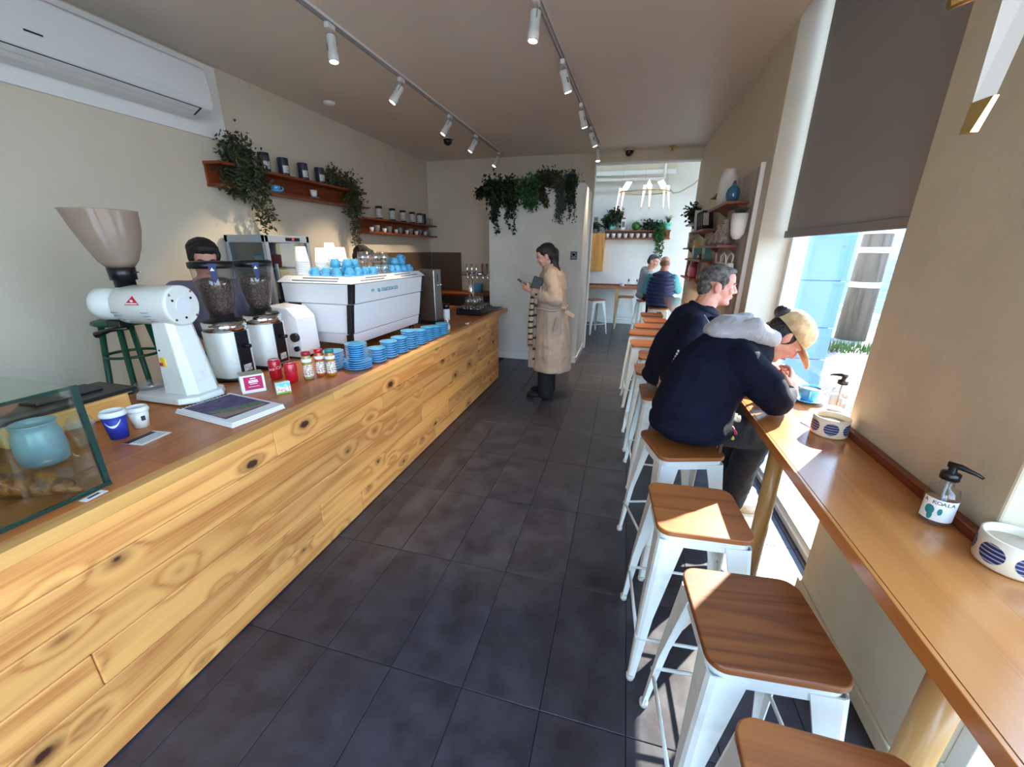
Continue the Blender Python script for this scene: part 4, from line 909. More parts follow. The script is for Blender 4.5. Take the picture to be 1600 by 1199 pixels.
for (x, y) in ((xb - 0.11, y0 + 0.08), (xb - 0.11, y1 - 0.12), (xf + 0.1, y0 + 0.12), (xf + 0.1, y1 - 0.14)):
    build(MB().lathe([(0.022, Z0), (0.026, Z0 + 0.008), (0.018, 0.907), (0, 0.907)], 14, (x, y, 0)), 'foot', 'black_plastic', em)
text('la marzocco', 'lettering', 0.062, 'logo_teal', em, Vector((xb - 0.0125, 2.90, 1.283)) - em.location, (PI / 2 - 0.14, 0, PI / 2), 0.001, sx=0.98)
text('W', 'emblem', 0.045, 'logo_teal', em, Vector((xb - 0.0125, 2.69, 1.283)) - em.location, (PI / 2 - 0.14, 0, PI / 2), 0.001)
# cups and glasses on the machine
CT = 1.3885
def paper_stack(x, y, n, inc, lab, r=0.048, h=0.11):
    for k in range(n):
        t = build(MB().lathe([(r, 0), (r * 1.04, 0.002), (r * 1.04, 0.008), (r * 0.98, 0.010), (r * 0.72, h), (r * 0.70, h - 0.001), (r * 0.68, h - 0.006), (r * 0.69, h - 0.006), (r * 0.95, 0.004)], 20), 'paper_cup', 'paper_white'); t.location = (x, y, CT + k * inc); tag(t, lab, 'paper cup', 'stacked white paper cups on the espresso machine')
paper_stack(-2.30, 2.57, 8, 0.013, 'upturned white paper cup in the stack beside the fridge glass')
paper_stack(-2.20, 2.655, 8, 0.012, 'upturned white paper cup in the second paper stack from the fridge')
paper_stack(-2.22, 2.785, 11, 0.012, 'upturned white paper cup in the tallest paper stack')
paper_stack(-2.22, 2.905, 9, 0.011, 'upturned white paper cup in the paper stack beside the glasses')
random.seed(11)
def machine_cup(x, y, z, rz, lab, tilt=None):
    c = cup('coffee_cup', lab, (x, y, z), 0.040, 0.058, 'blue_ceramic', 'blue cups on the espresso machine', rz)
    if tilt: c.rotation_euler = tilt; 
    return c
def upturned(x, y, z, rz, lab): 
    c = machine_cup(x, y, z + 0.058, rz, lab); c.rotation_euler = (PI, 0, rz); return c
LA = 'upturned blue cup heaped beside the paper cup stacks'; LB = 'upturned blue cup at the far end of the espresso machine'
for (x, y) in ((-1.89, 2.55), (-1.89, 2.645), (-1.89, 2.74), (-1.89, 2.835), (-1.985, 2.53), (-1.985, 2.625), (-1.985, 2.72), (-2.08, 2.545), (-2.07, 2.64), (-2.175, 2.54)): upturned(x, y, CT, random.uniform(0, 6), LA)
for (x, y) in ((-1.94, 2.60), (-1.95, 2.69), (-2.03, 2.585)): upturned(x, y, CT + 0.0585, random.uniform(0, 6), LA)
for (x, y) in ((-1.89, 3.10), (-1.89, 3.195), (-1.89, 3.29), (-1.89, 3.385), (-1.985, 3.14), (-1.985, 3.235), (-1.985, 3.33), (-1.985, 3.425), (-2.08, 3.2), (-2.08, 3.3), (-2.08, 3.4)): upturned(x, y, CT, random.uniform(0, 6), LB)
for (x, y) in ((-1.94, 3.245), (-1.94, 3.345), (-2.03, 3.30)): upturned(x, y, CT + 0.0585, random.uniform(0, 6), LB)
c = machine_cup(-1.99, 3.385, CT + 0.127, 0, 'blue cup lying tilted on top of the far cup heap', (0.5, 2.2, 0.5))
M('facet_glass', srgb(190, 184, 168), 0.12, noise=(60, srgb(96, 84, 62), 0.44, 0.54), bump=(40, 0.8), coat=0.6)
glass('facet_clear', (0.97, 0.97, 0.96), 0.14, 0.04)
for (x, y, k) in ((-1.99, 2.86, 0), (-2.09, 2.92, 0), (-1.93, 2.95, 0), (-2.03, 2.99, 0), (-1.90, 3.02, 0), (-2.10, 3.05, 0), (-1.99, 2.86, 1), (-1.93, 2.95, 1), (-2.03, 2.99, 1), (-1.90, 3.02, 1)):
    tumbler('upturned faceted glass in the cluster between the blue cup heaps', (x, y, CT + 0.085 * k), 0.043, 0.095 if k == 0 else 0.085, 'faceted glasses on the espresso machine', 'facet_clear', True)
t = build(MB().lathe([(0, 0), (0.03, 0), (0.034, 0.05), (0.02, 0.062), (0, 0.062)], 18), 'syrup_cap_tub', 'yellow'); t.location = (-2.28, 2.96, CT); tag(t, 'small yellow tub behind the glasses on the espresso machine', 'tub')
# saucer stacks along the counter edge
random.seed(5)
stacks = [(-1.745, 2.09, 7, 0.070, 0.0165, 'behind the juice bottles'), (-1.60, 2.135, 8, 0.068, 0.0135, 'on the wide saucers beside the juice bottles'), (-1.575, 2.31, 6, 0.062, 0.0165, 'first past the wide saucers'),
          (-1.565, 2.45, 7, 0.062, 0.0165, 'second past the wide saucers'), (-1.562, 2.59, 7, 0.062, 0.0165, 'third past the wide saucers'), (-1.56, 2.735, 8, 0.064, 0.0175, 'fourth past the wide saucers'),
          (-1.558, 2.885, 7, 0.062, 0.0165, 'fifth past the wide saucers'), (-1.556, 3.03, 7, 0.060, 0.0165, 'sixth past the wide saucers'), (-1.554, 3.17, 6, 0.060, 0.0165, 'seventh past the wide saucers'), (-1.552, 3.31, 6, 0.060, 0.0165, 'eighth past the wide saucers')]
proto = {}
for i, (x, y, n, r, inc, where) in enumerate(stacks):
    zb = Z0
    if i == 1:
        for k in range(4):
            s_ = saucer('wide blue saucer at the foot of the tallest stack beside the juice bottles', (x, y, zb), 0.088, 'blue_ceramic', 'wide blue saucers'); zb += 0.0135
    for k in range(n):
        if r not in proto: o = saucer('x', (0, 0, 0), r, 'blue_ceramic', 'x'); proto[r] = o
        else: o = proto[r].copy(); C.objects.link(o)
        o.location = (x + random.uniform(-.002, .002), y + random.uniform(-.002, .002), zb + k * inc); o['label'] = 'small blue saucer in the stack ' + where; o['group'] = 'blue saucers in the stack ' + where
# tea box, little carton
tb = thing('tea_box', 'white box with a magenta front label in front of the grinders', 'box', (-1.885, 1.61, Z0), rz=-0.62)
build(MB().box(-0.042, -0.055, 0, 0.05, 0.055, 0.098), 'carton', 'paper_white', tb, world=False, bevel=0.0015)
build(MB().box(-0.04, -0.053, 0.098, 0.048, 0.053, 0.0986), 'lid_print', 'cable', tb, world=False)
build(MB().box(0.05, -0.040, 0.018, 0.0508, 0.044, 0.090), 'label', 'magenta', tb, world=False)
for k, (z, w_, h) in enumerate(((0.076, 0.026, 0.005), (0.064, 0.040, 0.006), (0.056, 0.044, 0.006), (0.048, 0.034, 0.003), (0.034, 0.05, 0.002))): build(MB().box(0.0508, 0.002 - w_ / 2, z, 0.0512, 0.002 + w_ / 2, z + h), 'print_line', 'paper_white', tb, world=False)
for k in range(7): build(MB().box(-0.03, -0.0554, 0.03 + 0.008 * k, 0.03, -0.055, 0.0325 + 0.008 * k), 'print_line', 'mid_grey', tb, world=False)
sb = thing('picture_carton', 'small pastel illustrated carton standing before the drink cans', 'box', (-1.695, 1.62, Z0), rz=-0.55)
build(MB().box(-0.014, -0.034, 0, 0.014, 0.034, 0.062), 'carton', 'paper_white', sb, world=False, bevel=0.001)
build(MB().box(0.014, -0.032, 0.036, 0.0146, 0.032, 0.060), 'sky_picture', 'sky_print', sb, world=False)
build(MB().box(0.014, -0.032, 0.010, 0.0146, 0.032, 0.036), 'flower_picture', 'flower_print', sb, world=False)
build(MB().box(0.014, -0.032, 0.001, 0.0146, 0.032, 0.010), 'grass_picture', 'green_print', sb, world=False)
# cans and bottles
def drink_can(x, y, lab, word, wm, r=0.033, h=0.118):
    t = thing('drink_can', lab, 'can', (x, y, Z0))
    build(MB().lathe([(r * 0.8, 0), (r, 0.008), (r, h - 0.014), (r * 0.82, h - 0.002), (r * 0.80, h - 0.002)], 28), 'body', 'red', t, world=False)
    build(MB().lathe([(r * 0.80, h - 0.006), (r * 0.84, h - 0.002), (r * 0.82, h), (r * 0.76, h - 0.004), (0, h - 0.004)], 28), 'top', 'chrome', t, world=False)
    a0 = -0.68
    for i, ch in enumerate(word):
        a = a0 + (i - (len(word) - 1) / 2) * 0.36
        text(ch, 'letter', 0.026, wm, t, ((r + 0.0004) * math.cos(a), (r + 0.0004) * math.sin(a), 0.068 + 0.002 * (i - 4)), (PI / 2, 0, a + PI / 2), 0.0003)
    return t
drink_can(-1.93, 1.815, 'red cola can with white script lettering behind the pastel carton', 'Coca-Cola', 'paper_white')
drink_can(-1.80, 1.795, 'red cola can with black script lettering next to the juice bottles', 'Coca-Cola', 'ink')
def juice(x, y, m, capm, lab):
    t = thing('juice_bottle', lab, 'bottle', (x, y, Z0)); r = 0.028
    build(MB().lathe([(r * 0.85, 0), (r, 0.006), (r, 0.04), (r * 0.93, 0.05), (r, 0.06), (r, 0.085), (r * 0.93, 0.095), (r, 0.105), (r, 0.125), (r * 0.8, 0.14), (r * 0.75, 0.146), (0, 0.146)], 22), 'body', m, t, world=False)
    build(MB().lathe([(r * 0.88, 0.143), (r * 0.9, 0.160), (r * 0.8, 0.163), (0, 0.163)], 22), 'cap', capm, t, world=False)
    build(MB().lathe([(r * 1.01, 0.105), (r * 1.02, 0.107), (r * 1.02, 0.122), (r * 1.01, 0.124)], 22), 'neck_label', 'paper_white', t, world=False)
    build(MB().lathe([(r * 1.01, 0.018), (r * 1.02, 0.02), (r * 1.02, 0.088), (r * 1.01, 0.09)], 22), 'label', 'label_mix', t, world=False)
juice(-1.745, 1.865, 'olive_drink', 'red_lid', 'ridged bottle of pale green drink with a dark red cap')
juice(-1.725, 1.945, 'orange_drink', 'red', 'ridged bottle of orange drink with a bright red cap')
juice(-1.665, 1.965, 'amber', 'teal_print', 'ridged bottle of amber drink with a blue cap')
# newspaper
mg = thing('newspaper_stack', 'stack of folded newspapers with a purple and green cover photo', 'newspaper', (-1.74, 1.345, Z0), rz=-0.14)
for k in range(3): build(MB().box(-0.20 + 0.003 * k, -0.125 + 0.003 * k, 0.007 * k, 0.205 - 0.004 * k, 0.13, 0.007 * k + 0.0062), 'paper', 'paper_white', mg, world=False, bevel=0.0025)
build(MB().box(-0.17, -0.10, 0.0203, 0.13, 0.115, 0.0207), 'cover_photo', 'print_purple', mg, world=False)
build(MB().prism([(-0.03, -0.09), (0.10, -0.06), (0.12, 0.10), (0.05, 0.11), (0.02, 0.02)], Matrix.Translation((0, 0, 0.0207)), 0.0003), 'green_field', 'print_green', mg, world=False)
build(MB().prism([(0.02, -0.10), (0.11, -0.09), (0.125, 0.09), (0.105, 0.10), (0.07, -0.03)], Matrix.Translation((0, 0, 0.0210)), 0.0003), 'crowd', 'print_tan', mg, world=False)
mb = MB()
random.seed(3); yk = -0.11
while yk < 0.11:
    wv = random.uniform(0.008, 0.016); mb.box(-0.192, yk, 0.0203, -0.178, yk + wv, 0.0206); yk += wv + 0.004
build(mb, 'masthead', 'ink', mg, world=False)
# takeaway cups
def takeaway(loc, r, h, m, lab, lid=True, logo=None):
    t = thing('takeaway_cup', lab, 'cup', loc)
    build(MB().lathe([(r * 0.72, 0), (r, h), (r * 0.97, h), (r * 0.7, 0.004), (0, 0.004)], 26), 'body', m, t, world=False)
    if lid: build(MB().lathe([(r * 1.06, h - 0.006), (r * 1.07, h + 0.004), (r * 1.0, h + 0.006), (r * 0.96, h + 0.014), (r * 0.88, h + 0.014), (r * 0.86, h + 0.009), (0, h + 0.009)], 26), 'lid', 'paper_white', t, world=False)
    return t
tc_ = takeaway((-1.915, 1.005, Z0), 0.040, 0.102, 'paper_blue', 'royal blue takeaway cup with a white arc and white lid')
mb = MB()
for k in range(14):
    a = -1.45 + k * 0.1; za = 0.052 + 0.022 * ((k - 6.5) / 6.5) ** 2; a2 = a + 0.1; zb = 0.052 + 0.022 * ((k - 5.5) / 6.5) ** 2
    R = lambda z: 0.0405 * (0.72 + 0.28 * z / 0.102) + 0.0003
    th_ = 0.011 - 0.006 * abs(k - 6.5) / 6.5
    mb.add([(R(za) * math.cos(a), R(za) * math.sin(a), za), (R(zb) * math.cos(a2), R(zb) * math.sin(a2), zb), (R(zb + th_) * math.cos(a2), R(zb + th_) * math.sin(a2), zb + th_), (R(za + th_) * math.cos(a), R(za + th_) * math.sin(a), za + th_)], [(0, 1, 2, 3)])
build(mb, 'arc_logo', 'paper_white', tc_, world=False)
tc2 = takeaway((-1.945, 1.105, Z0), 0.036, 0.078, 'white_ceramic', 'small cream takeaway cup with a white lid')
build(MB().cbox((0.0345 * math.cos(-0.2), 0.0345 * math.sin(-0.2), 0.045), (0.002, 0.014, 0.02), -0.2), 'stamp', 'ink', tc2, world=False)
pc = thing('plastic_cup', 'clear plastic cup with a domed lid beside the glass case', 'cup', (-1.95, 0.918, Z0))
build(MB().lathe([(0.030, 0), (0.041, 0.085), (0.043, 0.088)], 26), 'body', 'clear_plastic', pc, world=False)
build(MB().lathe([(0.044, 0.086), (0.044, 0.093), (0.040, 0.095), (0.034, 0.115), (0.018, 0.128), (0.012, 0.128)], 26), 'dome_lid', 'clear_plastic', pc, world=False)
t = thing('loyalty_card', 'white printed card with a dark band lying beside the takeaway cups', 'card', (-1.80, 1.03, Z0), rz=0.1)
build(MB().box(-0.045, -0.06, 0, 0.045, 0.06, 0.0012), 'card', 'paper_white', t, world=False); build(MB().box(-0.045, -0.06, 0.0012, -0.018, 0.05, 0.0016), 'band', 'ink', t, world=False)
for k in range(3): build(MB().box(-0.008 + 0.015 * k, -0.05, 0.0012, -0.003 + 0.015 * k, 0.05, 0.0015), 'print_line', 'mid_grey', t, world=False)
t = thing('price_card', 'tiny white price card at the foot of the glass case', 'card', (-1.524, 0.69, Z0), rz=0.12)
build(MB().box(-0.014, -0.03, 0, 0.014, 0.03, 0.0012), 'card', 'paper_white', t, world=False); build(MB().box(-0.006, -0.016, 0.0012, 0.004, 0.016, 0.0015), 'print_line', 'ink', t, world=False)
# glass case with croissant
gc = thing('glass_case', 'glass display case with green edges standing on the counter around a croissant', 'display case', (-1.75, 0.3, Z0))
build(MB().box(-1.563, -0.5, Z0, -1.555, 0.742, 1.178), 'front_pane', 'case_glass', gc)
build(MB().box(-2.06, -0.5, 1.178, -1.553, 0.742, 1.186), 'top_pane', 'case_glass', gc)
build(MB().box(-1.565, 0.740, Z0, -1.551, 0.754, 1.178), 'pane_edge', 'glass_edge', gc); build(MB().box(-1.5535, -0.5, 1.177, -1.5515, 0.754, 1.187), 'pane_edge', 'glass_edge', gc)
build(MB().box(-1.555, -0.5, Z0, -1.549, 0.754, Z0 + 0.012), 'pane_edge', 'glass_edge', gc); build(MB().box(-2.06, 0.742, 1.178, -1.553, 0.744, 1.186), 'pane_edge', 'clear_glass', gc)
build(MB().box(-2.06, -0.5, Z0, -2.052, 0.742, 1.178), 'back_pane', 'case_glass', gc)
cro = thing('croissant', 'golden brown croissant inside the glass case', 'croissant', (-1.70, 0.60, Z0))
A = [Vector((-1.84, 0.565, 0.872)), Vector((-1.785, 0.605, 0.880)), Vector((-1.715, 0.645, 0.885)), Vector((-1.665, 0.660, 0.880)), Vector((-1.612, 0.685, 0.868))]
mb = MB()
for i in range(11):
    f = i / 10 * 4; k = min(3, int(f)); p = A[k].lerp(A[k + 1], f - k); r = 0.042 * (1 - (abs(i - 5) / 6.2) ** 2) + 0.004 * (i % 2)
    d = (A[k + 1] - A[k]).normalized(); q = d.to_track_quat('X', 'Z').to_matrix().to_4x4(); p.z = Z0 + r * 0.92
    mb.ell(p, (0.034, r, r * 0.92), q, 18, 10)
build(mb, 'pastry', 'crust', cro, remesh=0.003, smooth=2)
jg = thing('cookie_jar', 'pale blue glass jar standing behind the croissant', 'jar', (-1.93, 0.79, Z0))
build(MB().lathe([(0.05, 0), (0.062, 0.01), (0.066, 0.06), (0.062, 0.115), (0.055, 0.13), (0.057, 0.15), (0.060, 0.155), (0.054, 0.155), (0.051, 0.13), (0.058, 0.11), (0.060, 0.06), (0.05, 0.012), (0, 0.01)], 28), 'body', 'blue_jug_glass', jg, world=False)
sn = thing('pink_glass_jar', 'pink glass jar standing on the glass case top', 'jar', (-2.0, 0.63, 1.187))
build(MB().lathe([(0.03, 0), (0.034, 0.03), (0.030, 0.05), (0.018, 0.06), (0.020, 0.075), (0.012, 0.09), (0, 0.092)], 20), 'body', 'pink_glass', sn, world=False)
bx = thing('wooden_box', 'pale wooden box with rounded corner behind the takeaway cups', 'box', (-2.26, 1.02, Z0))
build(MB().box(-2.36, 0.80, Z0, -2.17, 1.225, 0.945), 'body', 'pine_edge', bx, bevel=0.018, seg=3)
ty = thing('black_tray', 'black serving tray lying on the pale wooden box', 'tray', (-2.27, 1.0, 0.946))
build(MB().box(-2.40, 0.76, 0.946, -2.15, 1.25, 0.962), 'base', 'black_plastic', ty, bevel=0.004); build(MB().box(-2.37, 0.95, 0.962, -2.25, 1.18, 0.976), 'raised_pad', 'dark_grey', ty, bevel=0.004)
# steel boiler tower, bag, jug, trays, tap
bo = thing('hot_water_tower', 'slim brushed steel hot water tower beyond the espresso machine', 'water boiler', (-1.86, 3.83, Z0))
build(MB().box(-2.02, 3.74, Z0 + 0.035, -1.815, 3.90, 1.385), 'column', 'brushed', bo, bevel=0.006); build(MB().box(-2.02, 3.74, Z0, -1.80, 3.90, Z0 + 0.035), 'base', 'black_plastic', bo, bevel=0.004)
build(MB().box(-1.815, 3.815, 1.27, -1.812, 3.825, 1.34), 'slot', 'black_plastic', bo)
for y in (3.79, 3.85): build(MB().cyl((-1.815, y, 1.235), (-1.79, y, 1.235), 0.009, n=12), 'button', 'chrome', bo)
t = thing('thermal_flask', 'white flask with a black lid beside the steel tower', 'flask', (-1.83, 4.03, Z0))
build(MB().lathe([(0.035, 0), (0.038, 0.01), (0.036, 0.12), (0, 0.12)], 20), 'body', 'paper_white', t, world=False); build(MB().lathe([(0.038, 0.12), (0.038, 0.165), (0.03, 0.172), (0, 0.172)], 20), 'lid', 'black_plastic', t, world=False)
t = thing('coffee_bag', 'small cream bag with a purple label past the saucer stacks', 'bag', (-1.60, 3.55, Z0), rz=0.3)
build(MB().hexa([(-0.02, -0.035, 0), (0.02, -0.035, 0), (0.02, 0.035, 0), (-0.02, 0.035, 0)], [(-0.004, -0.033, 0.10), (0.004, -0.033, 0.10), (0.004, 0.033, 0.10), (-0.004, 0.033, 0.10)]), 'pouch', 'bag_white', t, world=False, bevel=0.003)
build(MB().hexa([(0.0140, -0.022, 0.040), (0.0150, -0.022, 0.040), (0.0150, 0.022, 0.040), (0.0140, 0.022, 0.040)], [(0.0085, -0.022, 0.078), (0.0095, -0.022, 0.078), (0.0095, 0.022, 0.078), (0.0085, 0.022, 0.078)]), 'label', 'purple_sign', t, world=False)
t = thing('coffee_scoop', 'small wooden scoop lying on the counter past the purple label bag', 'scoop', (-1.52, 3.84, Z0))
build(MB().ell((-1.52, 3.84, Z0 + 0.008), (0.022, 0.03, 0.008)), 'bowl', 'white_ceramic', t); build(MB().cyl((-1.52, 3.86, Z0 + 0.009), (-1.515, 3.95, Z0 + 0.009), 0.004, n=8), 'handle', 'oak_post', t)
tr = thing('glass_tray', 'black crate tray holding drinking glasses near the counter end', 'tray', (-1.72, 4.62, Z0))
mb = MB().box(-1.87, 4.40, Z0, -1.57, 4.84, Z0 + 0.008).box(-1.87, 4.40, Z0, -1.86, 4.84, Z0 + 0.07).box(-1.58, 4.40, Z0, -1.57, 4.84, Z0 + 0.07).box(-1.87, 4.40, Z0, -1.57, 4.41, Z0 + 0.07).box(-1.87, 4.83, Z0, -1.57, 4.84, Z0 + 0.07)
build(mb, 'crate', 'black_plastic', tr, bevel=0.002)
for i in range(3):
    for j in range(4): tumbler('clear glass standing in the black crate tray', (-1.80 + 0.085 * i, 4.47 + 0.10 * j, Z0 + 0.0085), 0.037, 0.10, 'glasses in the crate tray', 'facet_clear')
for i in range(2):
    for j in range(3): tumbler('clear glass stacked on the glasses in the crate tray', (-1.76 + 0.085 * i, 4.50 + 0.10 * j, Z0 + 0.109), 0.037, 0.09, 'upper glasses on the crate tray', 'facet_clear', True)
dm = thing('drip_mat', 'grey steel drip tray at the end of the counter under the taps', 'drip tray', (-1.62, 5.0, Z0))
build(MB().box(-1.80, 4.87, Z0, -1.50, 5.11, Z0 + 0.016), 'tray', 'brushed', dm, bevel=0.003); build(MB().box(-1.785, 4.885, Z0 + 0.016, -1.515, 5.095, Z0 + 0.019), 'grid', 'dark_grey', dm)
tw = thing('tap_tower', 'chrome drinks tap tower with wooden handles at the counter end', 'tap', (-1.90, 4.93, Z0))
build(MB().cyl((-1.88, 4.93, Z0), (-1.88, 4.93, 1.28), 0.035, n=24), 'column', 'chrome', tw); build(MB().cyl((-1.88, 4.93, Z0), (-1.88, 4.93, Z0 + 0.015), 0.065, n=24), 'flange', 'chrome', tw)
build(MB().cyl((-1.99, 4.93, 1.285), (-1.64, 4.93, 1.285), 0.026, n=20), 'cross_bar', 'brushed', tw)
for k, x in enumerate((-1.90, -1.84, -1.78, -1.70, -1.64)):
    f_ = build(MB().tube([(x, 4.905, 1.285), (x, 4.86, 1.28), (x + 0.02, 4.84, 1.22)], [0.012, 0.012, 0.008], 10), 'faucet', 'chrome', tw)
    build(MB().tube([(x, 4.87, 1.29), (x, 4.865, 1.33), (x, 4.865, 1.41)], [0.008, 0.012, 0.015], 10), 'tap_handle', 'jarrah' if k > 2 else 'chrome', f_)
t = build(MB().lathe([(0.085, 0), (0.10, 0.13), (0.105, 0.14), (0.10, 0.14), (0.082, 0.006), (0, 0.006)], 28), 'ice_bucket', 'blue_ceramic'); t.location = (-2.35, 6.42, 0.897); tag(t, 'blue bucket on the back counter behind the taps', 'bucket')
for k, (x, y) in enumerate(((-2.1, 4.35), (-2.02, 4.45), (-2.12, 4.55))): tumbler('stemless wine glass grouped behind the crate tray', (x, y, Z0), 0.038, 0.12, 'glasses behind the crate tray')
# green stool behind the counter
gs = thing('green_stool', 'dark green metal high stool standing against the wall behind the large grinder', 'stool', (-3.04, 1.80, 0))
build(MB().lathe([(0.0, 1.115), (0.14, 1.115), (0.155, 1.125), (0.15, 1.14), (0, 1.145)], 24, (-3.04, 1.80, 0)), 'seat', 'green_stool', gs)
for k in range(4):
    a = PI / 4 + k * PI / 2; build(MB().tube([(-3.04 + 0.11 * math.cos(a), 1.80 + 0.11 * math.sin(a), 1.12), (-3.04 + 0.24 * math.cos(a), 1.80 + 0.24 * math.sin(a), 0)], 0.016, 10), 'leg', 'green_stool', gs)
for z, r in ((0.92, 0.136), (0.62, 0.17), (0.3, 0.206)):
    build(MB().tube([(-3.04 + r * math.cos(2 * PI * k / 24), 1.80 + r * math.sin(2 * PI * k / 24), z) for k in range(25)], 0.009, 8, caps=False), 'ring', 'green_stool', gs)
# ------------------------------------------------------------------ things on the window bench
BT = BZ + 0.001
def candle(x, y, lab, rz):
    t = thing('candle_pot', lab, 'candle', (x, y, BT), 'candle pots on the bench', rz)
    r, h = 0.063, 0.078
    build(MB().lathe([(r * 0.9, 0), (r * 0.97, 0.003), (r, 0.01), (r, h), (r - 0.004, h + 0.001), (r - 0.006, h), (r - 0.006, 0.055), (0, 0.055)], 40), 'pot', 'cream_ceramic', t, world=False)
    build(MB().lathe([(0, 0.0555), (r - 0.0065, 0.0555), (r - 0.0065, 0.057), (0, 0.0575)], 30), 'wax', 'candle_wax', t, world=False)
    for k in range(6):
        mb = MB(); a0 = k * PI / 3; n = 20; w = 0.40; hh = 0.025; R = r + 0.0006
        cols = [(a0 + w * math.sin(PI / 2 * (-1 + 2 * j / n)), hh * math.cos(PI / 2 * (-1 + 2 * j / n)) + 0.0002) for j in range(n + 1)]
        mb.add([(R * math.cos(a), R * math.sin(a), 0.04 + sg * dz) for a, dz in cols for sg in (-1, 1)], [(2 * j, 2 * j + 2, 2 * j + 3, 2 * j + 1) for j in range(n)], True)
        build(mb, 'painted_spot', 'navy_dash', t, world=False)
    return t
candle(0.955, 1.065, 'cream pot with striped navy spots at the pillar end without a cup beside it', 0.35)
candle(0.872, 1.80, 'cream pot with striped navy spots beside the blue cup and saucer', 0.2)
def dispenser(x, y, lab, rz, full=True):
    t = thing('soap_dispenser', lab, 'bottle', (x, y, BT), 'pump bottles on the bench', rz)
    r = 0.034
    build(MB().lathe([(r * 0.92, 0), (r, 0.004), (r, 0.085), (r * 0.9, 0.105), (r * 0.42, 0.112), (r * 0.42, 0.142)], 28), 'bottle', 'clear_glass', t, world=False)
    build(MB().lathe([(0, 0.004), (r * 0.9, 0.004), (r * 0.93, 0.07), (0, 0.07)], 24), 'liquid', 'clear_plastic', t, world=False)
    mb = MB(); R = r + 0.0008
    for k in range(16):
        a, a2 = -2.5 + k * 0.2, -2.3 + k * 0.2
        mb.add([(R * math.cos(a), R * math.sin(a), 0.016), (R * math.cos(a2), R * math.sin(a2), 0.016), (R * math.cos(a2), R * math.sin(a2), 0.08), (R * math.cos(a), R * math.sin(a), 0.08)], [(0, 1, 2, 3)], True)
    lb = build(mb, 'label', 'paper_white', t, world=False)
    for i, ch in enumerate('A KOALA'):
        a = -1.42 + (i - 3) * 0.27
        if ch != ' ': text(ch, 'letter', 0.015, 'ink', lb, ((R + 0.0004) * math.cos(a), (R + 0.0004) * math.sin(a), 0.070), (PI / 2, 0, a + PI / 2), 0.0002)
    mb = MB(); R += 0.0005
    def patch(ac, zc, wa, h_, n=14):
        cols = [(ac + wa * math.sin(PI / 2 * (-1 + 2 * j / n)), h_ * math.cos(PI / 2 * (-1 + 2 * j / n)) + 0.0002) for j in range(n + 1)]
        mb.add([(R * math.cos(a), R * math.sin(a), zc + sg * dz) for a, dz in cols for sg in (-1, 1)], [(2 * j, 2 * j + 2, 2 * j + 3, 2 * j + 1) for j in range(n)])
    patch(-1.85, 0.046, 0.28, 0.014); patch(-1.75, 0.030, 0.16, 0.012); patch(-1.25, 0.046, 0.14, 0.010)
    build(mb, 'teal_print', 'teal_print', lb, world=False)
    build(MB().lathe([(r * 0.60, 0.134), (r * 0.60, 0.152), (r * 0.5, 0.154), (0.009, 0.156), (0.009, 0.172), (0, 0.172)], 22), 'pump_collar', 'black_plastic', t, world=False)
    build(MB().cyl((0, 0, 0.03), (0, 0, 0.136), 0.0035, n=8), 'dip_tube', 'vent_grey', t, world=False)
    build(MB().tube([(-0.012, 0, 0.174), (0.012, 0, 0.175), (0.045, 0, 0.168), (0.056, 0, 0.163)], [0.008, 0.008, 0.0045, 0.0035], 10), 'pump_spout', 'black_plastic', t, world=False)
    return t
dispenser(0.898, 1.225, 'clear pump bottle with a white and teal label against the pillar', -0.75)
dispenser(1.02, 2.10, 'clear pump bottle behind the blue cup in the window recess', 2.3)
saucer('light blue saucer under the full coffee cup on the bench', (0.945, 2.215, BT), 0.078, 'blue_ceramic')
cup('coffee_cup', 'light blue cup full of coffee on the bench by the window', (0.945, 2.215, BT + 0.0075), 0.050, 0.066, 'blue_ceramic', rz=-1.9, fill='crema')
t = build(MB().lathe([(0, 0), (0.016, 0), (0.02, 0.045), (0.018, 0.045), (0.015, 0.004), (0, 0.004)], 18), 'sugar_pot', 'clear_glass'); t.location = (1.04, 2.30, BT); tag(t, 'small clear glass pot behind the blue cup in the window recess', 'glass')
# ------------------------------------------------------------------ right wall display
db = thing('display_board', 'whitewashed plank display board leaning on the wall past the window', 'board', (0.87, 4.15, 1.0))
for k in range(6):
    ya = 3.56 + k * 0.20; build(MB().box(0.872, ya, 1.02, 0.892, ya + 0.198, 2.165), 'plank', 'grey_board', db, bevel=0.002)
build(MB().box(0.866, 3.535, 1.0, 0.895, 3.56, 2.18), 'edge_strip', 'white_trim', db)
build(MB().box(0.893, 3.545, 1.0, 0.8995, 4.70, 2.15), 'rear_batten', 'grey_board', db)
def rshelf(y0, y1, z, lab, x=0.871, d=0.16):
    t = thing('small_shelf', lab, 'shelf', (x, (y0 + y1) / 2, z))
    build(MB().box(x - d, y0, z - 0.022, x, y1, z), 'plank', 'jarrah', t, bevel=0.002)
    for y in (y0 + 0.06, y1 - 0.08): build(MB().prism([(x, z - 0.022), (x - d * 0.45, z - 0.022), (x, z - 0.075)], Matrix(((1, 0, 0, 0), (0, 0, 1, y), (0, 1, 0, 0), (0, 0, 0, 1))), 0.018), 'bracket', 'jarrah', t)
    return t
rshelf(3.70, 4.50, 1.95, 'red timber shelf high on the display board with the blue bottle')
rshelf(4.78, 5.70, 1.80, 'red timber shelf holding leaning black books', 0.899)
rshelf(3.80, 4.66, 1.63, 'red timber shelf holding linen bags')
rshelf(4.72, 5.85, 1.49, 'red timber shelf holding a teal book and small packets', 0.899)
rshelf(3.62, 4.30, 1.35, 'red timber shelf holding white cloth bags')
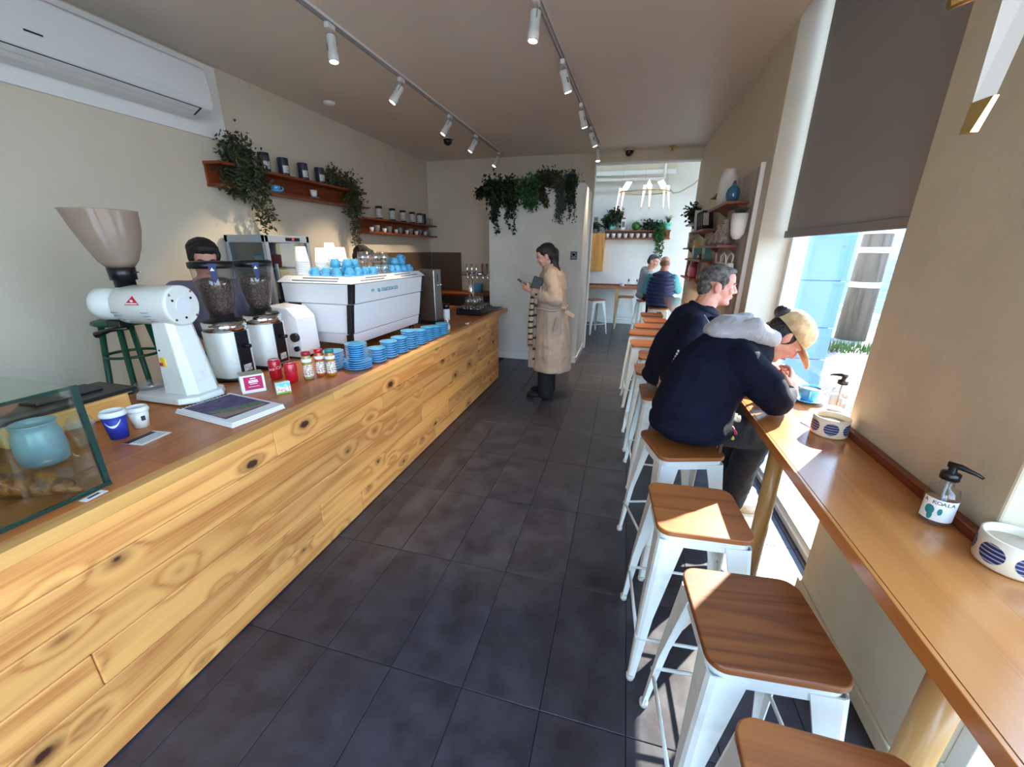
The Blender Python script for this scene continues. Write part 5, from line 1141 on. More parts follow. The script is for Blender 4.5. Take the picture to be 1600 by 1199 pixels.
rshelf(5.86, 6.60, 1.93, 'red timber shelf with a dark planter near the opening', 0.899, 0.12)
rshelf(5.95, 6.55, 1.62, 'red timber shelf with a pale packet near the opening', 0.899, 0.12)
rshelf(5.55, 6.40, 1.25, 'low red timber shelf holding mauve striped bags near the opening', 0.899, 0.12)
rshelf(4.55, 4.85, 2.10, 'short red timber shelf near the top of the display wall', 0.871, 0.10)
def lathe_thing(name, lab, cat, prof, loc, mat, group=None, part='body'):
    t = build(MB().lathe(prof, 24), name, mat); t.location = loc; tag(t, lab, cat, group); return t
bt = thing('glass_bottle', 'round deep blue glass bottle on the high shelf', 'bottle', (0.775, 3.84, 1.951))
build(MB().lathe([(0.03, 0), (0.046, 0.025), (0.052, 0.06), (0.044, 0.095), (0.022, 0.12), (0.013, 0.13), (0.015, 0.14), (0, 0.141)], 24), 'body', 'blue_bottle_glass', bt, world=False); build(MB().lathe([(0.010, 0.141), (0.010, 0.158), (0, 0.159)], 12), 'stopper', 'leather', bt, world=False)
lathe_thing('tall_vase', 'tall frosted white vase behind the blue bottle', 'vase', [(0.06, 0), (0.075, 0.06), (0.072, 0.20), (0.05, 0.27), (0.045, 0.29), (0.04, 0.29), (0.045, 0.26), (0, 0.02)], (0.785, 4.14, 1.951), 'bag_white')
for k in range(4):
    t = thing('leaning_book', 'black book with white print on the book shelf, %s from the pale folder' % ('fourth', 'third', 'second', 'first')[k], 'book', (0.80, 4.93 + 0.11 * k, 1.801), 'leaning black books')
    o = build(MB().box(-0.055, -0.012, 0, 0.055, 0.012, 0.21), 'cover', 'black_plastic', t, world=False); o2 = build(MB().box(-0.045, -0.0135, 0.03, 0.01, -0.012, 0.18), 'spine_print', 'label_white', t, world=False)
    for q in (o, o2): q.rotation_euler = (-0.55, 0, 0); q.location = (0, 0.0, 0.007)
t = build(MB().box(-0.07, -0.012, 0, 0.07, 0.012, 0.24), 'leaning_board', 'bag_white'); t.location = (0.80, 5.36, 1.805); t.rotation_euler = (-0.42, 0, 0); tag(t, 'pale card folder leaning behind the black books', 'folder')
wp = thing('wall_planter', 'white half-round planter hung on the display board edge', 'planter', (0.80, 3.72, 1.68))
build(MB().lathe([(0.0, 0), (0.026, 0.006), (0.046, 0.04), (0.054, 0.11), (0.056, 0.185), (0.051, 0.185), (0.050, 0.11), (0.0, 0.10)], 28, (0.80, 3.60, 1.665)), 'pot', 'paper_white', wp)
mb = MB()
for k in range(11):
    a = k * 0.57; mb.tube([(0.80, 3.60, 1.82), (0.80 + 0.03 * math.cos(a), 3.60 + 0.03 * math.sin(a), 1.87), (0.80 + 0.06 * math.cos(a), 3.60 + 0.06 * math.sin(a), 1.89)], [0.009, 0.010, 0.001], 5)
build(mb, 'succulent', 'leaf_dark', wp)
def pouch(lab, loc, w, h, d, mat, group=None, rz=0.0, tie=None):
    t = thing('cloth_bag', lab, 'bag', loc, group, rz); n = 14
    secs = []
    for z, f, g in ((0.0, 0.85, 0.8), (h * 0.15, 1.0, 1.0), (h * 0.55, 0.92, 0.8), (h * 0.8, 0.55, 0.5), (h * 0.86, 0.42, 0.42), (h, 0.7, 0.55)):
        secs.append([(d / 2 * g * math.cos(2 * PI * k / n), w / 2 * f * math.sin(2 * PI * k / n), z) for k in range(n)])
    vs = [v for s_ in secs for v in s_]; mb = MB(); mb.add(vs, [(i * n + k, i * n + (k + 1) % n, (i + 1) * n + (k + 1) % n, (i + 1) * n + k) for i in range(len(secs) - 1) for k in range(n)] + [tuple(range(n - 1, -1, -1))], True)
    build(mb, 'body', mat, t, world=False)
    if tie: build(MB().lathe([(d * 0.24, h * 0.83), (d * 0.28, h * 0.85), (d * 0.24, h * 0.87)], 12), 'tie', tie, t, world=False)
    return t
pouch('linen drawstring bag with a plum tie on the linen bag shelf', (0.79, 3.98, 1.631), 0.13, 0.20, 0.10, 'bag_linen', None, 0, 'rope_red')
pouch('crumpled linen bag next to the plum tied one', (0.79, 4.20, 1.631), 0.16, 0.17, 0.10, 'bag_linen'); pouch('flat linen bag at the far end of the linen bag shelf', (0.79, 4.45, 1.631), 0.16, 0.11, 0.10, 'bag_linen')
def tote(lab, loc, rz):
    t = thing('tote_bag', lab, 'bag', loc, 'white tote bags on the low shelf', rz)
    build(MB().hexa([(-0.05, -0.08, 0), (0.05, -0.08, 0), (0.05, 0.08, 0), (-0.05, 0.08, 0)], [(-0.02, -0.10, 0.14), (0.02, -0.10, 0.14), (0.02, 0.10, 0.14), (-0.02, 0.10, 0.14)]), 'body', 'bag_white', t, world=False, bevel=0.01)
    for sx in (-0.022, 0.022): build(MB().tube([(sx, -0.05, 0.13), (sx * 1.3, -0.045, 0.19), (sx * 1.3, 0, 0.215), (sx * 1.3, 0.045, 0.19), (sx, 0.05, 0.13)], 0.006, 8), 'handle', 'bag_white', t, world=False)
tote('white cloth tote bag with looped handles on the low shelf', (0.79, 3.75, 1.352), 0.2); tote('white cloth tote bag with looped handles on the low shelf', (0.79, 4.02, 1.352), -0.2)
def box_thing(name, lab, cat, loc, d, mat, rz=0.0, group=None):
    t = thing(name, lab, cat, loc, group, rz); build(MB().box(-d[0] / 2, -d[1] / 2, 0, d[0] / 2, d[1] / 2, d[2]), 'body', mat, t, world=False, bevel=0.003); build(MB().box(-d[0] / 2 - 0.001, -d[1] * 0.3, d[2] * 0.3, -d[0] / 2, d[1] * 0.3, d[2] * 0.7), 'label', 'paper_white', t, world=False); return t
box_thing('packet', 'tan and teal packet on the packet shelf', 'packet', (0.82, 5.62, 1.491), (0.06, 0.10, 0.22), 'bag_yellow', 0.1); box_thing('book', 'teal book upright on the packet shelf', 'book', (0.82, 5.42, 1.491), (0.10, 0.05, 0.12), 'teal_book')
box_thing('packet', 'dark brown packet on the packet shelf', 'packet', (0.82, 5.15, 1.491), (0.07, 0.14, 0.06), 'choc'); box_thing('packet', 'grey bottle-shaped packet on the packet shelf', 'packet', (0.82, 4.92, 1.491), (0.06, 0.07, 0.19), 'bag_linen'); box_thing('packet', 'slim pale packet at the near end of the packet shelf', 'packet', (0.82, 4.79, 1.491), (0.07, 0.04, 0.21), 'teal_book')
box_thing('packet', 'yellow packet on the planter shelf', 'packet', (0.84, 6.0, 1.931), (0.06, 0.10, 0.13), 'bag_yellow'); box_thing('packet', 'pale grey packet on the shelf near the opening', 'packet', (0.84, 6.25, 1.621), (0.07, 0.14, 0.20), 'bag_linen')
plant('dark_planter', 'dark bushy plant in a grey trough near the opening', (0.84, 6.3, 1.931), (0.055, 0.10, 'dark_grey'), [((0.83, 6.22, 2.08), 0.04), ((0.83, 6.38, 2.07), 0.04)], [], 'leaf_dark', 0.05)
for k in range(3): pouch('mauve striped bag on the low shelf near the opening', (0.84, 5.68 + 0.22 * k, 1.251), 0.13, 0.24, 0.09, 'bag_linen' if k == 1 else 'rope_red', 'mauve bags on the low shelf')
# ------------------------------------------------------------------ partition greenery and sign
def zf(a, b, n, x0, x1, z0, zlo, jit): return [((random.uniform(x0, x1), 5.70, z0), (random.uniform(x0, x1), 5.705, random.uniform(*zlo)), jit) for _ in range(n)]
plant('hanging_ivy', 'dark ivy trailing off the partition corner nearest the counter', (-1.80, 5.80, 2.401), (0.06, 0.07, 'pot_black'), [((-1.82, 5.70, 2.38), 0.06), ((-1.95, 5.74, 2.34), 0.03), ((-2.02, 5.74, 2.32), 0.02), ((-1.80, 5.69, 2.26), 0.05)], zf(0, 0, 6, -1.87, -1.74, 2.36, (1.80, 2.1), 0.015), 'leaf_dark', 0.055, ylim=5.735, asp=0.8, nleaf=5)
plant('hanging_ivy', 'dense green trailing ivy second along the white partition', (-1.55, 5.80, 2.401), (0.06, 0.07, 'pot_black'), [((-1.60, 5.69, 2.40), 0.05), ((-1.58, 5.68, 2.3), 0.06), ((-1.58, 5.69, 2.2), 0.05)], zf(0, 0, 8, -1.66, -1.50, 2.36, (1.76, 2.1), 0.012), 'leaf_dark', 0.045, ylim=5.735, asp=0.7, nleaf=6)
plant('hanging_ivy', 'light green leafy plant in the middle of the partition top', (-1.35, 5.80, 2.401), (0.06, 0.07, 'pot_black'), [((-1.40, 5.69, 2.36), 0.06), ((-1.32, 5.68, 2.28), 0.06), ((-1.28, 5.70, 2.42), 0.05), ((-1.30, 5.69, 2.2), 0.05)], [], 'leaf_green', 0.055, ylim=5.735, asp=0.6)
plant('hanging_fern', 'arching fern along the partition top beside the grey trailing plant', (-1.10, 5.80, 2.401), (0.06, 0.07, 'pot_black'), [((-1.16, 5.72, 2.47), 0.045), ((-1.06, 5.72, 2.47), 0.045), ((-0.97, 5.72, 2.45), 0.045)], [((-1.18, 5.70, 2.45), (-1.18 + 0.04 * k, 5.67, 2.22 - 0.03 * k), 0.006) for k in range(4)], 'leaf_olive', 0.06, ylim=5.735, asp=0.35)
plant('hanging_succulent', 'grey-green string plant hanging in a thick curtain on the partition', (-0.92, 5.80, 2.401), (0.06, 0.07, 'pot_black'), [((-0.92, 5.70, 2.40), 0.05)], zf(0, 0, 16, -0.97, -0.83, 2.42, (1.86, 2.2), 0.006), 'leaf_grey', 0.03, ylim=5.735, asp=0.7, nleaf=8)
plant('hanging_succulent', 'dark green string plant at the partition corner by the opening', (-0.75, 5.80, 2.401), (0.06, 0.07, 'pot_black'), [((-0.78, 5.71, 2.46), 0.045), ((-0.75, 5.70, 2.42), 0.04)], zf(0, 0, 11, -0.83, -0.70, 2.42, (1.95, 2.25), 0.006), 'leaf_dark', 0.03, ylim=5.735, asp=0.6, nleaf=7)
t = thing('wall_sign', 'small purple sign on the white partition', 'sign', (-0.69, 5.737, 1.5)); build(MB().box(-0.735, 5.728, 1.455, -0.645, 5.7385, 1.56), 'plate', 'purple_sign', t, bevel=0.002)
build(MB().lathe([(0.028, 0), (0.028, 0.001), (0.019, 0.001), (0.019, 0)], 20, mx=Matrix.Translation((-0.69, 5.7275, 1.52)) @ Matrix.Rotation(PI / 2, 4, 'X')), 'ring', 'purple_print', t); build(MB().box(-0.72, 5.727, 1.472, -0.66, 5.728, 1.484), 'print_line', 'purple_print', t)
# ------------------------------------------------------------------ back room
fb = thing('back_room_bench', 'timber bar bench along the back room wall', 'bench', (-1.0, 9.25, 0))
build(MB().box(-2.58, 9.05, 0.80, 0.62, 9.41, 0.84), 'top', 'honey', fb, bevel=0.003); build(MB().box(-2.58, 9.39, 0.84, 0.62, 9.418, 0.875), 'back_cleat', 'jarrah', fb)
for x in (-0.12, -1.6): build(MB().box(x - 0.035, 9.08, 0, x + 0.035, 9.15, 0.80), 'leg', 'oak_post', fb)
for (x, lab) in ((0.10, 'sanitiser bottle with a dark cap on the back room bench'), (0.27, 'second dark capped bottle on the back room bench near the grey hooded person')):
    t = thing('pump_bottle', lab, 'bottle', (x, 9.2, 0.841)); build(MB().lathe([(0.03, 0), (0.032, 0.09), (0.014, 0.11), (0, 0.11)], 16), 'bottle', 'clear_plastic', t, world=False); build(MB().lathe([(0.016, 0.11), (0.016, 0.14), (0.006, 0.15), (0.006, 0.17), (0, 0.17)], 12), 'pump', 'black_plastic', t, world=False)
t = build(MB().lathe([(0.05, 0), (0.055, 0.06), (0.05, 0.06), (0.045, 0.01), (0, 0.01)], 20), 'candle_bowl', 'label_white'); t.location = (-0.04, 9.2, 0.841); tag(t, 'patterned bowl on the back room bench', 'bowl')
t = thing('wall_cabinet', 'orange timber wall cabinet in the back room', 'cabinet', (-0.64, 9.3, 1.15)); build(MB().box(-0.82, 9.16, 1.15, -0.47, 9.435, 1.92), 'body', 'cabinet_wood', t, bevel=0.003); build(MB().box(-0.815, 9.148, 1.16, -0.475, 9.16, 1.91), 'door', 'cabinet_wood', t, bevel=0.002); build(MB().box(-0.50, 9.14, 1.5, -0.49, 9.148, 1.6), 'handle', 'jarrah', t)
plant('potted_plant', 'grey bowl plant on top of the orange cabinet', (-0.70, 9.28, 1.921), (0.09, 0.09, 'mid_grey'), [((-0.70, 9.27, 2.05), 0.05)], [], 'leaf_dark', 0.06, ylim=9.42)
fs = thing('mug_shelf', 'red timber mug shelf on the back room wall', 'shelf', (0.16, 9.4, 1.82)); build(MB().box(-0.49, 9.26, 1.955, 0.83, 9.435, 1.98), 'top_plank', 'jarrah_x', fs, bevel=0.002); build(MB().box(-0.49, 9.26, 1.805, 0.83, 9.435, 1.83), 'bottom_plank', 'jarrah_x', fs, bevel=0.002); build(MB().box(-0.49, 9.42, 1.83, 0.83, 9.435, 1.955), 'back_board', 'jarrah_x', fs)
for k in range(8): cup('mug', 'white mug with blue print on the mug shelf', (-0.43 + 0.125 * k, 9.33, 1.831), 0.043, 0.088, 'white_ceramic', 'white mugs on the mug shelf', rz=-0.3, hmat='navy_print')
plant('potted_plant', 'bushy plant in a teal pot at the cabinet end of the mug shelf', (-0.36, 9.34, 1.981), (0.075, 0.15, 'pot_teal'), [((-0.36, 9.33, 2.22), 0.07), ((-0.27, 9.32, 2.28), 0.055), ((-0.40, 9.33, 2.16), 0.05)], [], 'leaf_dark', 0.08, ylim=9.43)
t = thing('tea_tin', 'tall white printed tin on the mug shelf', 'tin', (-0.12, 9.34, 1.981)); build(MB().box(-0.165, 9.3, 1.981, -0.075, 9.38, 2.20), 'body', 'paper_white', t, bevel=0.006); build(MB().box(-0.15, 9.298, 2.04, -0.09, 9.3, 2.15), 'label', 'mid_grey', t); build(MB().box(-0.155, 9.31, 2.2, -0.085, 9.37, 2.225), 'lid', 'rope_red', t, bevel=0.004)
t = thing('melon', 'round green melon on the mug shelf', 'melon', (0.14, 9.34, 1.981)); build(MB().ell((0.14, 9.34, 2.065), (0.088, 0.085, 0.085)), 'fruit', 'melon', t); build(MB().tube([(0.14, 9.34, 2.145), (0.145, 9.335, 2.17)], 0.005, 6), 'stem', 'leaf_dark', t)
plant('potted_plant', 'round bushy plant in the middle of the mug shelf', (0.42, 9.34, 1.981), (0.07, 0.06, 'pot_black'), [((0.38, 9.33, 2.07), 0.05), ((0.46, 9.33, 2.07), 0.05)], [], 'leaf_dark', 0.055, ylim=9.43)
plant('trailing_plant', 'green plant trailing from the mug shelf down the back room wall', (0.60, 9.34, 1.981), (0.06, 0.06, 'pot_black'), [((0.60, 9.27, 2.05), 0.05), ((0.62, 9.24, 1.95), 0.05), ((0.60, 9.24, 1.85), 0.04)], [((0.56 + 0.03 * k, 9.23, 1.98), (0.58 + 0.03 * k, 9.24, 1.42 + 0.08 * (k % 3)), 0.01) for k in range(5)], 'leaf_green', 0.05, ylim=9.43)
plant('potted_plant', 'spiky plant in a teal pot at the window end of the mug shelf', (0.76, 9.34, 1.981), (0.085, 0.14, 'pot_teal'), [], [], 'leaf_green')
sp_ = [o for o in C.objects if o.get('label', '').startswith('spiky plant')][0]
for ch in kids(sp_):
    if ch.name.startswith('foliage'): bpy.data.objects.remove(ch)
mb = MB()
for k in range(26):
    a = random.uniform(0, 6.28); L = random.uniform(0.10, 0.20); e = random.uniform(0.3, 1.0); mb.tube([(0.76, 9.33, 2.10), (0.76 + L * 0.55 * e * math.cos(a), 9.33 + L * 0.4 * e * math.sin(a), 2.10 + L * 0.75), (0.76 + L * e * math.cos(a), min(9.42, 9.33 + L * 0.6 * e * math.sin(a)), 2.10 + L * (1.15 - 0.6 * e))], [0.005, 0.004, 0.0008], 5)
build(mb, 'leaf_blades', 'leaf_green', sp_)
t = thing('wall_thermostat', 'small pale box on the back room wall above the cabinet', 'thermostat', (-0.70, 9.44, 2.2)); build(MB().box(-0.745, 9.42, 2.14, -0.655, 9.449, 2.26), 'body', 'cable', t, bevel=0.004); build(MB().box(-0.73, 9.417, 2.18, -0.67, 9.42, 2.24), 'dial_plate', 'mid_grey', t)
# folded paper bird lamps
def bird(c, yaw, lab, lit=True, s=1.0, tails=2):
    c = Vector(c); t = thing('bird_lamp', lab, 'lamp', c, 'paper bird lamps'); R = Matrix.Rotation(yaw, 3, 'Z')
    P = lambda x, y, z: c + R @ (Vector((x, y, z)) * s)
    pm = 'paper_lamp' if lit else 'paper_shade'
    # body: a folded ridge with breast, wings sloping down, beak
    hd = build(MB().add([P(0.17, 0, 0.10), P(0.03, 0, 0.12), P(-0.06, 0, 0.0), P(0.06, -0.05, 0.02), P(0.06, 0.05, 0.02), P(0.05, 0, -0.04)], [(0, 1, 3), (0, 4, 1), (1, 2, 3), (1, 4, 2), (0, 3, 5), (0, 5, 4), (2, 5, 3), (2, 4, 5)]), 'bird_body', pm, t)
    build(MB().add([P(0.17, -0.004, 0.104), P(0.17, 0.004, 0.104), P(0.225, 0, 0.07), P(0.165, 0, 0.094)], [(0, 1, 2), (0, 2, 3), (1, 3, 2), (0, 3, 1)]), 'beak', 'brass', hd)
    for sy in ((-1, 1) if tails == 2 else (-1,)):
        o = 0.045 * sy if tails == 2 else 0.0
        a = [P(-0.05, o - 0.03, 0.02), P(-0.05, o + 0.03, 0.02), P(-0.02, o, -0.015)]; b2 = [P(-0.10, o * 1.5 - 0.008, -0.34), P(-0.10, o * 1.5 + 0.008, -0.34), P(-0.085, o * 1.5, -0.34)]; e = P(-0.105, o * 1.55, -0.40)
        w_ = build(MB().add(a + b2, [(0, 1, 4, 3), (1, 2, 5, 4), (2, 0, 3, 5), (2, 1, 0), (3, 4, 5)]), 'wing', pm, t)
        build(MB().add(b2 + [e], [(0, 1, 3), (1, 2, 3), (2, 0, 3), (2, 1, 0)]), 'wing_tip', 'brass', w_)
    return t
bird((-0.14, 8.0, 2.60), -0.7, 'paper bird lamp at the cabinet end of the hanging ring'); bird((0.26, 8.05, 2.64), 1.35, 'narrow turned paper bird lamp in the middle of the hanging ring'); bird((0.52, 8.0, 2.62), 2.3, 'paper bird lamp at the window end of the hanging ring')
rg = thing('lamp_ring', 'thin brass oval perch ring carrying the back room bird lamps', 'lamp frame', (0.2, 8.0, 2.54))
build(MB().tube([(0.2 + 0.42 * math.cos(2 * PI * k / 40), 8.02 + 0.30 * math.sin(2 * PI * k / 40), 2.545) for k in range(41)], 0.009, 8, caps=False), 'ring', 'brass', rg)
build(MB().tube([(-0.2, 8.1, 2.545), (-0.15, 8.1, 3.29)], 0.002, 5).tube([(0.6, 8.1, 2.545), (0.5, 8.1, 3.29)], 0.002, 5).tube([(0.2, 8.1, 2.7), (0.2, 8.1, 3.29)], 0.002, 5), 'wires', 'cable', rg)
build(MB().tube([(0.6, 8.02, 2.6), (0.68, 8.02, 2.52), (0.8, 8.05, 2.54), (1.0, 8.1, 2.66), (1.3, 8.2, 2.95), (1.4, 8.2, 3.28)], 0.012, 8), 'cable', 'cable', rg)
# big bird lamp near the window bench
nb = thing('bird_lamp', 'large white folded paper bird lamp hanging over the bench by the pillar', 'lamp', (0.60, 1.03, 1.79), 'paper bird lamps')
tip0 = Vector((0.583, 1.02, 1.785)); tip1 = Vector((0.590, 1.02, 1.835))
A = [Vector((0.540, 0.99, 2.36)), Vector((0.640, 0.99, 2.36)), Vector((0.605, 0.92, 2.36))]; B_ = [tip1 + Vector((-0.017, 0.006, 0)), tip1 + Vector((0.012, 0.006, 0)), tip1 + Vector((0.0, -0.018, 0.004))]
w_ = build(MB().add(A + B_, [(0, 1, 4, 3), (1, 2, 5, 4), (2, 0, 3, 5), (2, 1, 0), (3, 4, 5)]), 'wing', 'paper_shade', nb)
build(MB().hexa([tip0 + Vector((-0.016, 0.004, 0)), tip0 + Vector((0.004, 0.004, 0)), tip0 + Vector((0.002, -0.012, 0)), tip0 + Vector((-0.010, -0.012, 0))], [B_[0] + Vector((-0.001, 0.001, 0)), B_[1] + Vector((0.001, 0.001, 0)), B_[2] + Vector((0.004, -0.001, 0)), B_[2] + Vector((-0.004, -0.001, 0))]), 'wing_tip', 'brass', w_)
build(MB().add([Vector((0.59, 1.20, 2.47)), Vector((0.59, 0.97, 2.48)), Vector((0.59, 0.80, 2.36)), Vector((0.53, 0.96, 2.36)), Vector((0.65, 0.96, 2.36)), Vector((0.59, 1.0, 2.28))], [(0, 1, 3), (0, 4, 1), (1, 2, 3), (1, 4, 2), (0, 3, 5), (0, 5, 4), (2, 5, 3), (2, 4, 5)]), 'bird_body', 'paper_shade', nb)
build(MB().tube([(0.50, 1.035, 1.988), (0.545, 1.03, 2.0), (0.63, 1.03, 2.005), (0.80, 1.03, 2.005)], 0.008, 12).cyl((0.53, 1.03, 2.0), (0.53, 1.03, 2.36), 0.006, n=10), 'perch', 'brass', nb)
build(MB().tube([(0.59, 0.97, 2.47), (0.59, 0.97, ZC)], 0.002, 5), 'wire', 'cable', nb); build(MB().lathe([(0.05, 0), (0.05, -0.03), (0, -0.03)], 20, (0.59, 0.97, ZC)), 'ceiling_rose', 'brass', nb)
build(MB().ell((0.665, 1.06, 2.03), (0.03, 0.03, 0.055)), 'weight', 'leather', nb)
# ------------------------------------------------------------------ people
V = Vector
def head(mb, c, F, U, s=1.0, nose=1.0, jaw=1.0):
    F = F.normalized(); R = F.cross(U).normalized(); U = R.cross(F).normalized()
    rot = Matrix((R, F, U)).transposed().to_4x4()
    P = lambda r, f, u: c + (R * r + F * f + U * u) * s
    e = lambda p, r, n=18, m=12: mb.ell(p, tuple(q * s for q in r), rot, n, m)
    e(P(0, -0.018, 0.035), (0.073, 0.092, 0.078), 24, 16)          # cranium
    e(P(0, 0.038, 0.035), (0.062, 0.046, 0.060))                   # forehead
    e(P(0, 0.025, -0.035), (0.057, 0.060, 0.062))                  # cheeks
    e(P(0, 0.030, -0.075), (0.046 * jaw, 0.048, 0.036 * jaw))      # jaw
    e(P(0, 0.066, -0.093), (0.022, 0.017, 0.017))                  # chin
    e(P(0, 0.079, 0.020), (0.045, 0.010, 0.009))                   # brow ridge
    for sx in (-1, 1):
        e(P(sx * 0.034, 0.063, -0.022), (0.020, 0.020, 0.020))     # cheek bones
        e(P(sx * 0.073, -0.010, -0.012), (0.009, 0.020, 0.032))    # ears
        e(P(sx * 0.078, -0.018, -0.004), (0.006, 0.016, 0.024))
        e(P(sx * 0.046, -0.005, -0.062), (0.014, 0.03, 0.026))     # jaw corners
    mb.cap(P(0, 0.082, 0.010), P(0, 0.099 * (0.5 + 0.5 * nose), -0.024), 0.0080 * s, 0.0120 * s, 10)
    for sx in (-1, 1): e(P(sx * 0.011, 0.088, -0.030), (0.008, 0.010, 0.007))
    e(P(0, 0.084, -0.052), (0.020, 0.008, 0.006)); e(P(0, 0.083, -0.063), (0.018, 0.008, 0.006))
    return P, rot, R, F, U
def face_bits(parent, P, rot, s, hairm):
    for sx in (-1, 1):
        b = MB(); b.ell(P(sx * 0.031, 0.0655, 0.004), (0.0105 * s,) * 3, rot, 14, 10); ey = build(b, 'eye', 'eye_white', parent)
        b = MB(); b.ell(P(sx * 0.031, 0.0745, 0.004), (0.0050 * s, 0.0026 * s, 0.0050 * s), rot, 12, 8); build(b, 'iris', 'eye_dark', ey)
        b = MB(); b.tube([P(sx * 0.014, 0.088, 0.022), P(sx * 0.032, 0.084, 0.028), P(sx * 0.048, 0.071, 0.022)], [0.0035 * s, 0.004 * s, 0.0022 * s], 8); build(b, 'eyebrow', hairm, parent)
    b = MB(); b.ell(P(0, 0.0905, -0.0575), (0.017 * s, 0.0028 * s, 0.0045 * s), rot, 14, 8); build(b, 'lips', 'lip', parent)
def hand(mb, w, d, n, s=1.0, curl=0.5, spread=0.0, mirror=1):
    d = d.normalized(); sd = d.cross(n).normalized() * mirror; n = (n - d * n.dot(d)).normalized()
    rot = Matrix((sd, d, n)).transposed().to_4x4()
    mb.ell(w + d * 0.048 * s, (0.040 * s, 0.050 * s, 0.015 * s), rot, 16, 10); mb.cap(w - d * 0.02 * s, w + d * 0.03 * s, 0.025 * s, 0.024 * s, 12)
    for off, L, k in ((-0.030, 0.066, 0), (-0.0105, 0.076, 1), (0.0105, 0.072, 2), (0.029, 0.056, 3)):
        b = w + (d * 0.085 + sd * off) * s; a = 0.35 * curl; q = b; dr = d + sd * off * spread * 8
        pts = [b - d * 0.02 * s]
        for seg in (0.45, 0.32, 0.23):
            a2 = a; dv = (dr * math.cos(a2) + n * math.sin(a2)).normalized(); pts.append(q); q = q + dv * L * seg * s; a += 0.75 * curl
        pts.append(q); mb.chain(pts, [0.0095 * s, 0.0092 * s, 0.0084 * s, 0.0078 * s, 0.0065 * s][:len(pts)], 10)
    b = w + (d * 0.025 - sd * 0.032) * s
    mb.chain([b, b + (d * 0.028 - sd * 0.024 + n * 0.012) * s, b + (d * 0.058 - sd * 0.022 + n * 0.026 * (0.4 + curl)) * s], [0.013 * s, 0.010 * s, 0.008 * s], 10)
def person(lab, base):
    return thing('person', lab, 'person', base)
def garment(t, name, mat, segs, vox=0.012, smooth=4, disp=None, ells=()):
    b = MB()
    for pts, rad in segs: b.chain([V(p) for p in pts], rad, 16)
    for e in ells: b.ell(V(e[0]), e[1], e[2] if len(e) > 2 else None, 20, 14)
    return build(b, name, mat, t, remesh=vox, smooth=smooth, disp=disp)
def shoe(t, heel, d, mat, sole='rubber', L=0.27, W=0.048):
    d = V(d).normalized(); h = V(heel); b = MB()
    b.ell(h + d * 0.06 + V((0, 0, 0.055)), (0.075, 0.045, 0.055), d.to_track_quat('X', 'Z').to_matrix().to_4x4(), 16, 10)
    b.ell(h + d * 0.17 + V((0, 0, 0.040)), (0.085, W, 0.036), d.to_track_quat('X', 'Z').to_matrix().to_4x4(), 16, 10)
    b.cap(h + d * 0.02 + V((0, 0, 0.04)), h + d * 0.20 + V((0, 0, 0.035)), 0.036, 0.034)
    o = build(b, 'shoe', mat, t, remesh=0.007, smooth=2)
    sb_ = MB(); q = d.to_track_quat('X', 'Z').to_matrix().to_4x4(); q.translation = h + d * 0.12
    sb_.prism([(-0.125 + 0.0, -0.032), (-0.06, -0.036), (0.05, -0.046), (0.115, -0.036), (0.135, 0), (0.115, 0.036), (0.05, 0.046), (-0.06, 0.036), (-0.125, 0.032), (-0.135, 0)], q, 0.018)
    build(sb_, 'sole', sole, o)
# --- woman in trench coat
wm = person('woman in a beige trench coat looking down at her phone beside the partition', (-0.74, 4.25, 0))
b = MB(); hc_ = V((-0.795, 4.24, 1.515)); F = V((-0.90, -0.10, -0.42)); P, rot, R, F, U = head(b, hc_, F, V((-0.42, 0, 0.9)), 0.97, 1.0)
b.chain([hc_ + V((0.02, 0, -0.05)), V((-0.735, 4.25, 1.40))], [0.052, 0.058])
b.chain([V((-0.725, 4.25, 1.36)), V((-0.725, 4.25, 1.15)), V((-0.735, 4.25, 0.92))], [0.09, 0.09, 0.11])
for sy, el, wr in ((-1, (-0.635, 4.03, 1.105), (-0.905, 4.09, 1.18)), (1, (-0.67, 4.45, 1.10), (-0.90, 4.27, 1.17))):
    b.chain([V((-0.715, 4.25 + 0.155 * sy, 1.355)), V(el), V(wr)], [0.05, 0.04, 0.027])
    b.chain([V((-0.74, 4.25 + 0.08 * sy, 0.88)), V((-0.745, 4.25 + 0.085 * sy, 0.48)), V((-0.73, 4.25 + 0.085 * sy, 0.10))], [0.08, 0.055, 0.04])
hand(b, V((-0.915, 4.09, 1.185)), V((-0.88, 0.25, 0.35)), V((0.1, 0.8, 0.5)), 0.95, 0.75, mirror=1); hand(b, V((-0.905, 4.25, 1.17)), V((-0.9, -0.3, 0.3)), V((0.2, -0.7, 0.6)), 0.95, 0.75, mirror=-1)
build(b, 'body', 'skin_pale', wm, remesh=0.005, smooth=2)
face_bits(wm, P, rot, 0.97, 'hair_brown')
b = MB(); e = lambda p, r: b.ell(p, r, rot, 18, 12)
e(P(0, -0.030, 0.050), (0.083, 0.094, 0.078)); e(P(0, 0.022, 0.085), (0.062, 0.050, 0.034)); e(P(0, -0.075, 0.0), (0.070, 0.055, 0.085))
for sx in (-1, 1): e(P(sx * 0.055, -0.035, 0.03), (0.028, 0.055, 0.055))
b.chain([P(0.02, -0.09, 0.0), V((-0.70, 4.22, 1.44)), V((-0.645, 4.20, 1.375))], [0.055, 0.045, 0.018]); b.chain([P(-0.03, -0.08, -0.02), V((-0.715, 4.27, 1.42)), V((-0.68, 4.27, 1.36))], [0.05, 0.042, 0.018])
build(b, 'hair', 'hair_brown', wm, remesh=0.006, smooth=3)
coat = MB()
n = 28
secs = []
